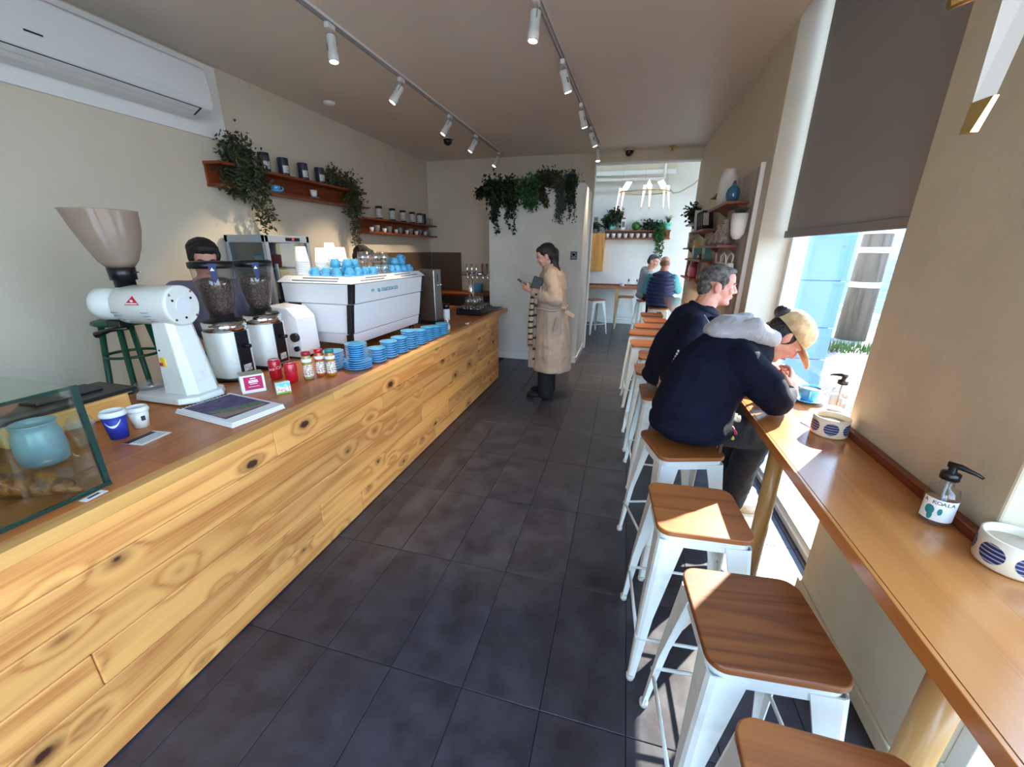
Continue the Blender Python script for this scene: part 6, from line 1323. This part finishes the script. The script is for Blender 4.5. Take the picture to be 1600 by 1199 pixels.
for z, cx, hx, hy in ((0.325, -0.688, 0.208, 0.225), (0.50, -0.692, 0.200, 0.215), (0.75, -0.70, 0.185, 0.205), (0.93, -0.71, 0.168, 0.195), (1.05, -0.715, 0.150, 0.185), (1.22, -0.720, 0.150, 0.200), (1.34, -0.722, 0.130, 0.205), (1.40, -0.728, 0.085, 0.135), (1.425, -0.738, 0.068, 0.085)):
    secs.append([(cx + hx * math.cos(2 * PI * k / n) * (1 + (0.035 * math.sin(5 * 2 * PI * k / n + 1.0) if z < 0.95 else 0)), 4.25 + hy * math.sin(2 * PI * k / n) * (1 + (0.03 * math.sin(7 * 2 * PI * k / n) if z < 0.95 else 0)), z) for k in range(n)])
vs = [v for s_ in secs for v in s_]
coat.add(vs, [(i * n + k, i * n + (k + 1) % n, (i + 1) * n + (k + 1) % n, (i + 1) * n + k) for i in range(len(secs) - 1) for k in range(n)] + [tuple(range(n - 1, -1, -1)), tuple(range(len(vs) - n, len(vs)))], True)
slv = []
for sy, el, wr in ((-1, (-0.635, 4.03, 1.105), (-0.865, 4.08, 1.17)), (1, (-0.67, 4.45, 1.10), (-0.86, 4.30, 1.165))):
    sl = MB(); sl.chain([V((-0.715, 4.25 + 0.160 * sy, 1.335)), V((-0.668, (4.25 + 0.160 * sy + el[1]) / 2, 1.22)), V(el), (V(el) + V(wr)) / 2 + V((0, 0, -0.012)), V(wr)], [0.080, 0.074, 0.070, 0.064, 0.052], 16); slv.append(sl)
co = build(coat, 'coat', 'trench', wm, remesh=0.009, smooth=3, disp=(0.07, 0.016))
for sl in slv: build(sl, 'sleeve', 'trench', co, remesh=0.008, smooth=2, disp=(0.055, 0.020))
b = MB(); b.tube([(-0.72 + 0.158 * math.cos(2 * PI * k / 30), 4.25 + 0.196 * math.sin(2 * PI * k / 30), 1.0 + 0.006 * math.sin(k)) for k in range(31)], 0.016, 8, caps=False); build(b, 'belt', 'trench', co)
b = MB(); b.hexa([(-0.655, 4.050, 0.78), (-0.635, 4.052, 0.78), (-0.600, 4.062, 0.93), (-0.620, 4.060, 0.93)], [(-0.657, 4.036, 0.78), (-0.637, 4.038, 0.78), (-0.602, 4.046, 0.93), (-0.622, 4.044, 0.93)]); build(b, 'pocket_welt', 'trench', co, bevel=0.004)
b = MB(); b.tube([V((-0.795, 4.06, 1.165)) + V((0.3, -0.05, 0.03)).normalized().orthogonal().normalized() * 0 + V((0, 0.062 * math.cos(2 * PI * k / 20), 0.062 * math.sin(2 * PI * k / 20))) for k in range(21)], 0.010, 8, caps=False); build(b, 'cuff_strap', 'trench', co)
for z in (1.03, 0.93, 0.81, 0.69, 0.57, 0.46):
    b = MB(); yy_ = 4.12; b.cyl((-0.848 - 0.012 * (1 - z), yy_ - 0.004, z), (-0.872 - 0.012 * (1 - z), yy_ - 0.014, z), 0.012, n=12); build(b, 'button', 'ink', co)
b = MB(); b.cyl((-0.835, 4.015, 1.155), (-0.838, 4.000, 1.155), 0.011, n=10); build(b, 'button', 'ink', co)
b = MB(); b.hexa([(-0.80, 4.15, 1.375), (-0.775, 4.10, 1.37), (-0.70, 4.12, 1.405), (-0.70, 4.16, 1.40)], [(-0.815, 4.17, 1.42), (-0.79, 4.13, 1.425), (-0.705, 4.145, 1.45), (-0.70, 4.17, 1.45)]); build(b, 'collar', 'trench', co, bevel=0.006)
b = MB(); b.cbox((-0.545, 4.11, 0.985), (0.012, 0.03, 0.14), rot=Euler((0.2, 0.3, 0))).cbox((-0.50, 4.10, 0.96), (0.10, 0.012, 0.04), rot=Euler((0, 0.5, 0))); build(b, 'belt_tail', 'trench', co, bevel=0.003)
b = MB()
for (xo, yo, zb) in ((0.018, 0.0, 0.66),):
    b.chain([V((-0.905 + xo, 4.10 + yo, 1.15)), V((-0.918 + xo, 4.10 + yo, 1.0)), V((-0.925 + xo, 4.10 + yo, 0.85)), V((-0.928 + xo, 4.10 + yo, zb))], [0.022, 0.027, 0.029, 0.027], 14)
sf = build(b, 'scarf', 'scarf_check', wm, remesh=0.007, smooth=3, disp=(0.03, 0.010))
b = MB()
for k in range(12): x = -0.935 + 0.005 * k; b.tube([(x, 4.095, 0.655), (x + random.uniform(-.006, .006), 4.09, 0.585)], 0.002, 5)
build(b, 'fringe', 'scarf_check', sf)
b = MB(); b.hexa([(-0.945, 4.165, 0.345), (-0.86, 4.13, 0.345), (-0.86, 4.16, 0.345), (-0.945, 4.195, 0.345)], [(-0.915, 4.16, 1.05), (-0.85, 4.13, 1.05), (-0.85, 4.16, 1.05), (-0.915, 4.19, 1.05)]); build(b, 'coat_flap', 'trench', wm, remesh=0.009, smooth=3, disp=(0.08, 0.015))
garment(wm, 'trousers', 'black_cloth', [(((-0.745, 4.25 + 0.08 * s_, 0.62), (-0.745, 4.25 + 0.085 * s_, 0.36), (-0.735, 4.25 + 0.085 * s_, 0.07)), (0.085, 0.085, 0.085)) for s_ in (-1, 1)], 0.012, 3)
for s_ in (-1, 1): shoe(wm, (-0.69, 4.25 + 0.085 * s_, 0.0), (-1, -0.05, 0), 'black_cloth', 'black_plastic')
ph = thing('mobile_phone', 'dark mobile phone held by the woman in the trench coat', 'phone', (-1.0, 4.13, 1.24))
q = Euler((0, 0.62, 0)); b = MB(); b.cbox((-1.005, 4.155, 1.248), (0.145, 0.072, 0.009), rot=q); build(b, 'case', 'black_plastic', ph, bevel=0.003)
b = MB(); b.cbox((-1.0018, 4.155, 1.2530), (0.135, 0.066, 0.001), rot=q); build(b, 'screen', 'mid_grey', ph)
pu = thing('dark_pouch', 'dark grey pouch tucked under the arm of the woman in the trench coat', 'pouch', (-0.86, 4.05, 1.22))
b = MB(); b.cbox((-0.838, 4.06, 1.262), (0.105, 0.032, 0.12), rot=Euler((0, 0.3, 0.05))); build(b, 'body', 'dark_grey', pu, bevel=0.008)
# --- man in navy jacket
mn = person('grey-haired man in a dark navy jacket seated at the bench looking at the window', (0.4, 2.85, 0))
b = MB(); hc_ = V((0.600, 2.95, 1.365)); P, rot, R, F, U = head(b, hc_, V((0.995, -0.04, -0.10)), V((0.10, 0, 1)), 1.10, 1.0, 1.08)
b.chain([hc_ + V((-0.03, 0, -0.05)), V((0.515, 2.93, 1.20))], [0.068, 0.072]); b.chain([V((0.48, 2.92, 1.14)), V((0.40, 2.87, 0.95)), V((0.34, 2.80, 0.79))], [0.085, 0.11, 0.11])
for sy, el, wr in ((-1, (0.375, 2.62, 0.87), (0.66, 2.74, 0.915)), (1, (0.47, 3.16, 0.91), (0.70, 3.02, 0.915))):
    b.chain([V((0.45, 2.91 + 0.19 * sy, 1.12)), V(el), V(wr)], [0.055, 0.045, 0.03]); hand(b, V(wr), V((0.9, 0.1 * -sy, -0.05)), V((0, 0, -1)), 1.05, 0.35, mirror=sy)
    b.chain([V((0.34, 2.80 + 0.10 * sy, 0.77)), V((0.62, 2.86 + 0.12 * sy, 0.73)), V((0.58, 2.88 + 0.12 * sy, 0.27))], [0.085, 0.062, 0.045])
build(b, 'body', 'skin', mn, remesh=0.0055, smooth=2)
face_bits(mn, P, rot, 1.10, 'hair_grey')
b = MB(); s10 = 1.10; e = lambda p, r: b.ell(p, tuple(q_ * s10 for q_ in r), rot, 18, 12)
e(P(0, -0.026, 0.052), (0.079, 0.093, 0.074)); e(P(0, 0.026, 0.090), (0.060, 0.052, 0.022)); e(P(0, -0.070, -0.005), (0.069, 0.048, 0.072)); e(P(0.0, 0.052, 0.088), (0.046, 0.026, 0.016))
for sx in (-1, 1): e(P(sx * 0.066, 0.008, 0.036), (0.014, 0.034, 0.030)); e(P(sx * 0.068, 0.014, 0.005), (0.008, 0.012, 0.022))
build(b, 'hair', 'hair_grey', mn, remesh=0.0055, smooth=2, disp=(0.02, 0.006))
jk = garment(mn, 'jacket', 'navy_jacket', [(((0.52, 2.93, 1.175), (0.46, 2.91, 1.10), (0.40, 2.87, 0.96), (0.36, 2.81, 0.848)), (0.10, 0.155, 0.172, 0.170)), (((0.46, 2.72, 1.11), (0.40, 2.65, 0.98), (0.370, 2.625, 0.87), (0.62, 2.735, 0.922)), (0.085, 0.078, 0.072, 0.050)), (((0.46, 3.09, 1.11), (0.47, 3.15, 0.92), (0.66, 3.03, 0.922)), (0.085, 0.072, 0.050)), (((0.46, 2.74, 1.12), (0.46, 3.08, 1.12)), (0.085, 0.085))], 0.011, 4, (0.12, 0.016), [((0.36, 2.81, 0.775), (0.185, 0.185, 0.092))])
b = MB()
for k in range(20):
    a = 2 * PI * k / 20; b.add([], [])
nb_ = V((0.530, 2.935, 1.215)); ringp = [nb_ + V((0.078 * math.cos(2 * PI * k / 24) + 0.0, 0.084 * math.sin(2 * PI * k / 24), -0.030 * math.cos(2 * PI * k / 24))) for k in range(25)]
b.tube(ringp, 0.022, 10, caps=False); build(b, 'collar', 'navy_jacket', jk)
b = MB(); b.chain([V((0.575, 2.80, 1.13)), V((0.60, 2.82, 1.04)), V((0.60, 2.82, 0.93))], [0.06, 0.065, 0.06]); build(b, 'chest_panel', 'navy_jacket', jk, remesh=0.010, smooth=3, disp=(0.05, 0.012))
b = MB(); b.tube([(0.505, 2.745, 1.20), (0.535, 2.728, 1.16), (0.548, 2.725, 1.10)], 0.003, 6); build(b, 'piping', 'grey_fleece', jk)
b = MB()
for k in range(9):
    f = k / 8; p = V((0.358, 2.565, 1.0)).lerp(V((0.312, 2.548, 0.86)), f); b.cbox(p, (0.010, 0.006, 0.013))
build(b, 'sleeve_print', 'paper_white', jk)
garment(mn, 'trousers', 'work_black', [(((0.36, 2.80 + 0.10 * s_, 0.776), (0.62, 2.86 + 0.12 * s_, 0.738), (0.58, 2.88 + 0.12 * s_, 0.27)), (0.10, 0.076, 0.062)) for s_ in (-1, 1)], 0.014, 3)
for s_ in (-1, 1): shoe(mn, (0.54, 2.88 + 0.12 * s_, 0.205), (1, 0, 0), 'black_cloth', 'black_plastic')
# --- person bent over in grey hood and cap
hp = person('person in a navy jacket, grey hood and tan cap bent over the bench', (0.45, 2.08, 0))
b = MB(); hc_ = V((0.785, 2.20, 1.185)); P, rot, R, F, U = head(b, hc_, V((0.60, -0.10, -0.78)), V((0.78, 0, 0.62)), 1.0)
b.chain([hc_ + V((-0.04, 0, 0.0)), V((0.62, 2.17, 1.17))], [0.06, 0.07]); b.chain([V((0.55, 2.15, 1.10)), V((0.43, 2.08, 0.95)), V((0.37, 2.02, 0.80))], [0.10, 0.12, 0.12])
for sy, el, wr in ((-1, (0.715, 1.955, 0.925), (0.805, 2.08, 0.945)), (1, (0.73, 2.42, 0.93), (0.83, 2.28, 0.935))):
    b.chain([V((0.57, 2.15 + 0.19 * sy, 1.08)), V(el), V(wr)], [0.055, 0.045, 0.03])
hand(b, V((0.81, 2.085, 0.955)), V((0.10, 0.40, 0.75)), V((-0.75, 0.5, -0.1)), 0.92, 1.0, mirror=-1); hand(b, V((0.83, 2.28, 0.945)), V((0.05, -0.5, 0.6)), V((-0.75, -0.5, 0)), 0.92, 1.0, mirror=1)
for sy, kn, an in ((-1, (0.70, 2.06, 0.715), (0.665, 2.13, 0.30)), (1, (0.68, 2.24, 0.735), (0.66, 2.28, 0.30))): b.chain([V((0.38, 2.02 + 0.09 * sy, 0.765)), V(kn), V(an)], [0.07, 0.062, 0.045])
build(b, 'body', 'skin', hp, remesh=0.006, smooth=2); face_bits(hp, P, rot, 1.0, 'hair_brown')
b = MB(); e = lambda p, r: b.ell(p, r, rot, 18, 12)
e(P(0, -0.035, 0.0), (0.079, 0.075, 0.085)); e(P(0, -0.06, -0.03), (0.065, 0.05, 0.05)); b.ell(P(0, -0.115, 0.045), (0.036, 0.036, 0.036))
for sx in (-1, 1): e(P(sx * 0.062, -0.015, 0.0), (0.02, 0.04, 0.04))
build(b, 'hair', 'hair_black', hp, remesh=0.006, smooth=2)
cp = MB(); nn = 24; secs = []
for f_, (rr_, uu) in enumerate(((0.090, 0.018), (0.091, 0.05), (0.084, 0.085), (0.062, 0.112), (0.03, 0.124), (0.002, 0.126))):
    secs.append([P(rr_ * 0.92 * math.cos(2 * PI * k / nn), -0.012 + rr_ * 1.12 * math.sin(2 * PI * k / nn), uu) for k in range(nn)])
vs = [v for s_ in secs for v in s_]; cp.add(vs, [(i * nn + k, i * nn + (k + 1) % nn, (i + 1) * nn + (k + 1) % nn, (i + 1) * nn + k) for i in range(len(secs) - 1) for k in range(nn)], True)
ca = build(cp, 'cap', 'cap_tan', hp, thick=0.004)
vz = MB(); top = []; 
for k in range(13):
    a = math.radians(20 + 140 * k / 12); top.append((a,))
inner = [P(0.086 * math.cos(a[0]), -0.012 + 0.098 * math.sin(a[0]), 0.020) for a in top]; outer = [P(0.076 * math.cos(a[0]), -0.012 + 0.098 * math.sin(a[0]) + 0.098 * math.sin(a[0]) ** 0.6, 0.016 - 0.022 * math.sin(a[0]) + 0.02 * abs(math.cos(a[0]))) for a in top]
vz.add(inner + outer, [(i, i + 1, 14 + i, 13 + i) for i in range(12)], True); build(vz, 'visor', 'cap_tan', ca, thick=0.005)
jk2 = garment(hp, 'jacket', 'navy_cloth', [(((0.60, 2.16, 1.10), (0.52, 2.13, 1.08), (0.43, 2.07, 0.97), (0.38, 2.02, 0.865), (0.37, 2.0, 0.848)), (0.135, 0.165, 0.188, 0.182, 0.170)), (((0.58, 1.98, 1.075), (0.66, 1.945, 1.0), (0.715, 1.945, 0.935), (0.79, 2.05, 0.940)), (0.088, 0.082, 0.068, 0.046)), (((0.58, 2.33, 1.08), (0.73, 2.42, 0.945), (0.815, 2.30, 0.935)), (0.088, 0.068, 0.046)), (((0.56, 2.0, 1.09), (0.56, 2.32, 1.09)), (0.095, 0.095))], 0.011, 4, (0.13, 0.02), [((0.385, 2.0, 0.778), (0.205, 0.205, 0.095)), ((0.38, 2.01, 0.85), (0.19, 0.19, 0.11))])
b = MB()
b.chain([V((0.50, 2.06, 1.215)), V((0.60, 2.07, 1.235)), V((0.69, 2.10, 1.195))], [0.040, 0.055, 0.042]); b.chain([V((0.50, 2.24, 1.225)), V((0.60, 2.25, 1.24)), V((0.69, 2.25, 1.20))], [0.040, 0.055, 0.042]); b.ell(V((0.555, 2.15, 1.235)), (0.125, 0.135, 0.052), Matrix.Rotation(0.02, 4, 'Y')); b.ell(V((0.47, 2.13, 1.215)), (0.07, 0.11, 0.045))
build(b, 'hood', 'grey_fleece', hp, remesh=0.009, smooth=3, disp=(0.06, 0.018))
tr2 = garment(hp, 'trousers', 'work_black', [(((0.39, 1.93, 0.76), (0.56, 1.985, 0.762), (0.70, 2.055, 0.715), (0.69, 2.09, 0.55), (0.665, 2.12, 0.30)), (0.075, 0.084, 0.078, 0.070, 0.068)), (((0.42, 2.11, 0.76), (0.68, 2.24, 0.735), (0.66, 2.28, 0.30)), (0.075, 0.075, 0.068))], 0.010, 3, (0.07, 0.016))
for (p, m) in (((0.545, 1.908, 0.80), 'red'), ((0.535, 1.90, 0.775), 'yellow')):
    b = MB(); b.cap(V(p), V(p) + V((0.018, -0.006, -0.02)), 0.011, 0.008); build(b, 'key_tag', m, tr2)
b = MB(); b.box(0.505, 1.898, 0.56, 0.52, 1.906, 0.78).box(0.495, 1.896, 0.50, 0.525, 1.908, 0.56); build(b, 'strap', 'leather', tr2, bevel=0.003)
for y in (2.12, 2.28): shoe(hp, (0.615, y, 0.205), (0.95, 0.25, 0), 'boot_tan')
# --- man in quilted vest, back room
vm = person('balding man in a quilted navy vest and teal sleeves in the back room', (0.61, 7.32, 0))
b = MB(); hc_ = V((0.645, 7.42, 1.375)); P, rot, R, F, U = head(b, hc_, V((0.45, 0.85, -0.25)), V((0, 0.25, 1)), 1.0)
b.chain([hc_ + V((0, -0.02, -0.05)), V((0.62, 7.36, 1.22))], [0.062, 0.07]); b.chain([V((0.61, 7.34, 1.12)), V((0.61, 7.31, 0.80))], [0.08, 0.09])
for s_, el, wr in ((-1, (0.37, 7.42, 0.92), (0.50, 7.62, 0.91)), (1, (0.90, 7.46, 0.93), (0.80, 7.66, 0.93))):
    b.chain([V((0.61 + 0.2 * s_, 7.34, 1.15)), V(el), V(wr)], [0.05, 0.045, 0.03]); hand(b, V(wr), V((0.1 * -s_, 0.9, 0.2)), V((0, 0.1, -1)), 1.0, 0.5, mirror=s_); b.chain([V((0.61 + 0.1 * s_, 7.30, 0.775)), V((0.61 + 0.12 * s_, 7.62, 0.735)), V((0.61 + 0.12 * s_, 7.62, 0.27))], [0.09, 0.065, 0.045])
build(b, 'body', 'skin', vm, remesh=0.008, smooth=2); face_bits(vm, P, rot, 1.0, 'hair_grey')
b = MB(); b.ell(P(0, -0.045, -0.005), (0.078, 0.07, 0.06), rot); build(b, 'hair', 'hair_stubble', vm, remesh=0.008, smooth=2)
b = MB()
for k in range(9):
    f = k / 8; z = 0.722 + 0.060 * k; hx = 0.235 - 0.02 * abs(f - 0.45) - (0.06 if k == 8 else 0); b.ell(V((0.61, 7.30 + 0.05 * f, z)), (hx, 0.165 - 0.01 * f, 0.046), None, 28, 12)
b.ell(V((0.62, 7.36, 1.235)), (0.10, 0.09, 0.035)); build(b, 'quilted_vest', 'puffer_navy', vm, remesh=0.009, smooth=1)
garment(vm, 'sleeves', 'teal_sleeve', [(((0.42, 7.35, 1.14), (0.365, 7.41, 0.93), (0.48, 7.58, 0.92)), (0.075, 0.065, 0.045)), (((0.80, 7.35, 1.14), (0.90, 7.45, 0.94), (0.81, 7.62, 0.94)), (0.075, 0.065, 0.045)), (((0.45, 7.34, 1.14), (0.78, 7.34, 1.14)), (0.06, 0.06))], 0.012, 3)
garment(vm, 'trousers', 'work_black', [(((0.61 + 0.1 * s_, 7.30, 0.775), (0.61 + 0.12 * s_, 7.62, 0.745), (0.61 + 0.12 * s_, 7.62, 0.26)), (0.098, 0.08, 0.062)) for s_ in (-1, 1)], 0.015, 2)
for s_ in (-1, 1): shoe(vm, (0.61 + 0.12 * s_, 7.58, 0.0), (0, 1, 0), 'black_cloth', 'black_plastic')
# --- person in grey hooded top, back room
gm = person('dark-haired person in a grey hooded top beside the man in the quilted vest', (0.43, 8.25, 0))
b = MB(); hc_ = V((0.50, 8.20, 1.385)); P, rot, R, F, U = head(b, hc_, V((0.80, -0.45, -0.28)), V((0.25, 0, 1)), 1.0)
b.chain([hc_ + V((-0.02, 0, -0.05)), V((0.44, 8.23, 1.22))], [0.06, 0.066]); b.chain([V((0.42, 8.24, 1.10)), V((0.40, 8.25, 0.80))], [0.09, 0.11])
for s_, el, wr in ((-1, (0.46, 8.02, 0.92), (0.66, 8.06, 0.93)), (1, (0.46, 8.47, 0.92), (0.66, 8.36, 0.93))):
    b.chain([V((0.42, 8.24 + 0.18 * s_, 1.13)), V(el), V(wr)], [0.05, 0.04, 0.03]); hand(b, V(wr), V((0.9, 0, 0.1)), V((0, 0, -1)), 0.95, 0.5, mirror=s_); b.chain([V((0.42, 8.25 + 0.09 * s_, 0.77)), V((0.74, 8.25 + 0.11 * s_, 0.735)), V((0.74, 8.25 + 0.11 * s_, 0.27))], [0.085, 0.06, 0.045])
build(b, 'body', 'skin_pale', gm, remesh=0.008, smooth=2); face_bits(gm, P, rot, 1.0, 'hair_black')
b = MB(); e = lambda p, r: b.ell(p, r, rot, 18, 12)
e(P(0, -0.030, 0.048), (0.080, 0.092, 0.078)); e(P(0, -0.072, 0.0), (0.070, 0.05, 0.075)); e(P(0, 0.03, 0.09), (0.06, 0.05, 0.03)); build(b, 'hair', 'hair_grey', gm, remesh=0.007, smooth=2)
garment(gm, 'hooded_top', 'grey_knit', [(((0.44, 8.23, 1.19), (0.42, 8.24, 1.08), (0.41, 8.25, 0.94), (0.42, 8.25, 0.842)), (0.085, 0.150, 0.165, 0.162)), (((0.42, 8.07, 1.12), (0.46, 8.02, 0.93), (0.63, 8.06, 0.935)), (0.078, 0.065, 0.045)), (((0.42, 8.41, 1.12), (0.46, 8.47, 0.93), (0.63, 8.37, 0.935)), (0.078, 0.065, 0.045)), (((0.36, 8.24, 1.22), (0.34, 8.24, 1.12)), (0.08, 0.07))], 0.012, 4, (0.12, 0.015), [((0.41, 8.25, 0.77), (0.175, 0.175, 0.09))])
garment(gm, 'trousers', 'work_black', [(((0.42, 8.25 + 0.09 * s_, 0.772), (0.74, 8.25 + 0.11 * s_, 0.742), (0.74, 8.25 + 0.11 * s_, 0.26)), (0.095, 0.075, 0.06)) for s_ in (-1, 1)], 0.015, 2)
for s_ in (-1, 1): shoe(gm, (0.70, 8.25 + 0.11 * s_, 0.0), (1, 0, 0), 'black_cloth', 'black_plastic')
# --- baristas
def barista(lab, x, y, top, yaw, shirt, hairm, hairlift=1.0):
    t = person(lab, (x, y, 0)); fw = V((math.cos(yaw), math.sin(yaw), 0)); sd = V((-fw.y, fw.x, 0)); b = MB()
    hc_ = V((x, y, top - 0.125)) + fw * 0.03; P, rot, R, F, U = head(b, hc_, fw + V((0, 0, -0.3)), V((0, 0, 1)) + fw * 0.3, 1.0)
    o = V((x, y, 0)); zz = top - 1.66
    Q = lambda f, s_, z: o + fw * f + sd * s_ + V((0, 0, z + zz))
    b.chain([hc_ - V((0, 0, 0.06)), Q(0, 0, 1.38)], [0.056, 0.062]); b.chain([Q(0, 0, 1.33), Q(0, 0, 1.1), Q(0, 0, 0.92)], [0.12, 0.12, 0.13])
    for s_ in (-1, 1):
        b.chain([Q(0, 0.17 * s_, 1.33), Q(0.03, 0.23 * s_, 1.08), Q(0.26, 0.16 * s_, 1.06)], [0.05, 0.04, 0.028]); hand(b, Q(0.27, 0.16 * s_, 1.06), fw + V((0, 0, -0.1)), V((0, 0, -1)), 0.95, 0.6, mirror=s_)
        b.chain([Q(0, 0.09 * s_, 0.88), Q(0.01, 0.09 * s_, 0.48), V((x, y, 0)) + sd * 0.09 * s_ + V((0, 0, 0.09))], [0.085, 0.058, 0.042])
    build(b, 'body', 'skin', t, remesh=0.007, smooth=2); face_bits(t, P, rot, 1.0, hairm)
    b = MB(); e = lambda p, r: b.ell(p, r, rot, 18, 12)
    e(P(0, -0.022, 0.058), (0.088, 0.098, 0.078)); e(P(0, 0.045, 0.088), (0.072, 0.048, 0.032)); e(P(0, -0.07, 0.0), (0.074, 0.05, 0.075))
    for sx in (-1, 1): e(P(sx * 0.068, 0.0, 0.035), (0.022, 0.05, 0.045))
    build(b, 'hair', hairm, t, remesh=0.006, smooth=2, disp=(0.03, 0.012))
    garment(t, 'shirt', shirt, [((Q(0, 0, 1.36), Q(0, 0, 1.28), Q(0, 0, 1.08), Q(0, 0, 0.90)), (0.09, 0.14, 0.145, 0.15)), ((Q(0, -0.17, 1.33), Q(0, 0.17, 1.33)), (0.08, 0.08)), ((Q(0, 0.18, 1.32), Q(0.03, 0.235, 1.08), Q(0.15, 0.2, 1.07)), (0.075, 0.06, 0.055)), ((Q(0, -0.18, 1.32), Q(0.03, -0.235, 1.08), Q(0.15, -0.2, 1.07)), (0.075, 0.06, 0.055))], 0.012, 3, (0.12, 0.012))
    garment(t, 'trousers', 'black_cloth', [((Q(0, 0.085 * s_, 0.90), Q(0.01, 0.09 * s_, 0.48), V((x, y, 0)) + sd * 0.09 * s_ + V((0, 0, 0.1))), (0.11, 0.08, 0.07)) for s_ in (-1, 1)], 0.015, 2)
    for s_ in (-1, 1): h = V((x, y, 0)) + sd * 0.09 * s_ - fw * 0.06; shoe(t, (h.x, h.y, 0.0), fw, 'black_cloth', 'black_plastic')
barista('dark-haired barista in a grey-purple shirt working behind the bean grinders', -2.68, 2.13, 1.625, -0.55, 'purple_shirt', 'hair_black')
barista('black-haired barista hidden behind the espresso machine', -2.70, 3.86, 1.60, -0.2, 'black_cloth', 'hair_black')
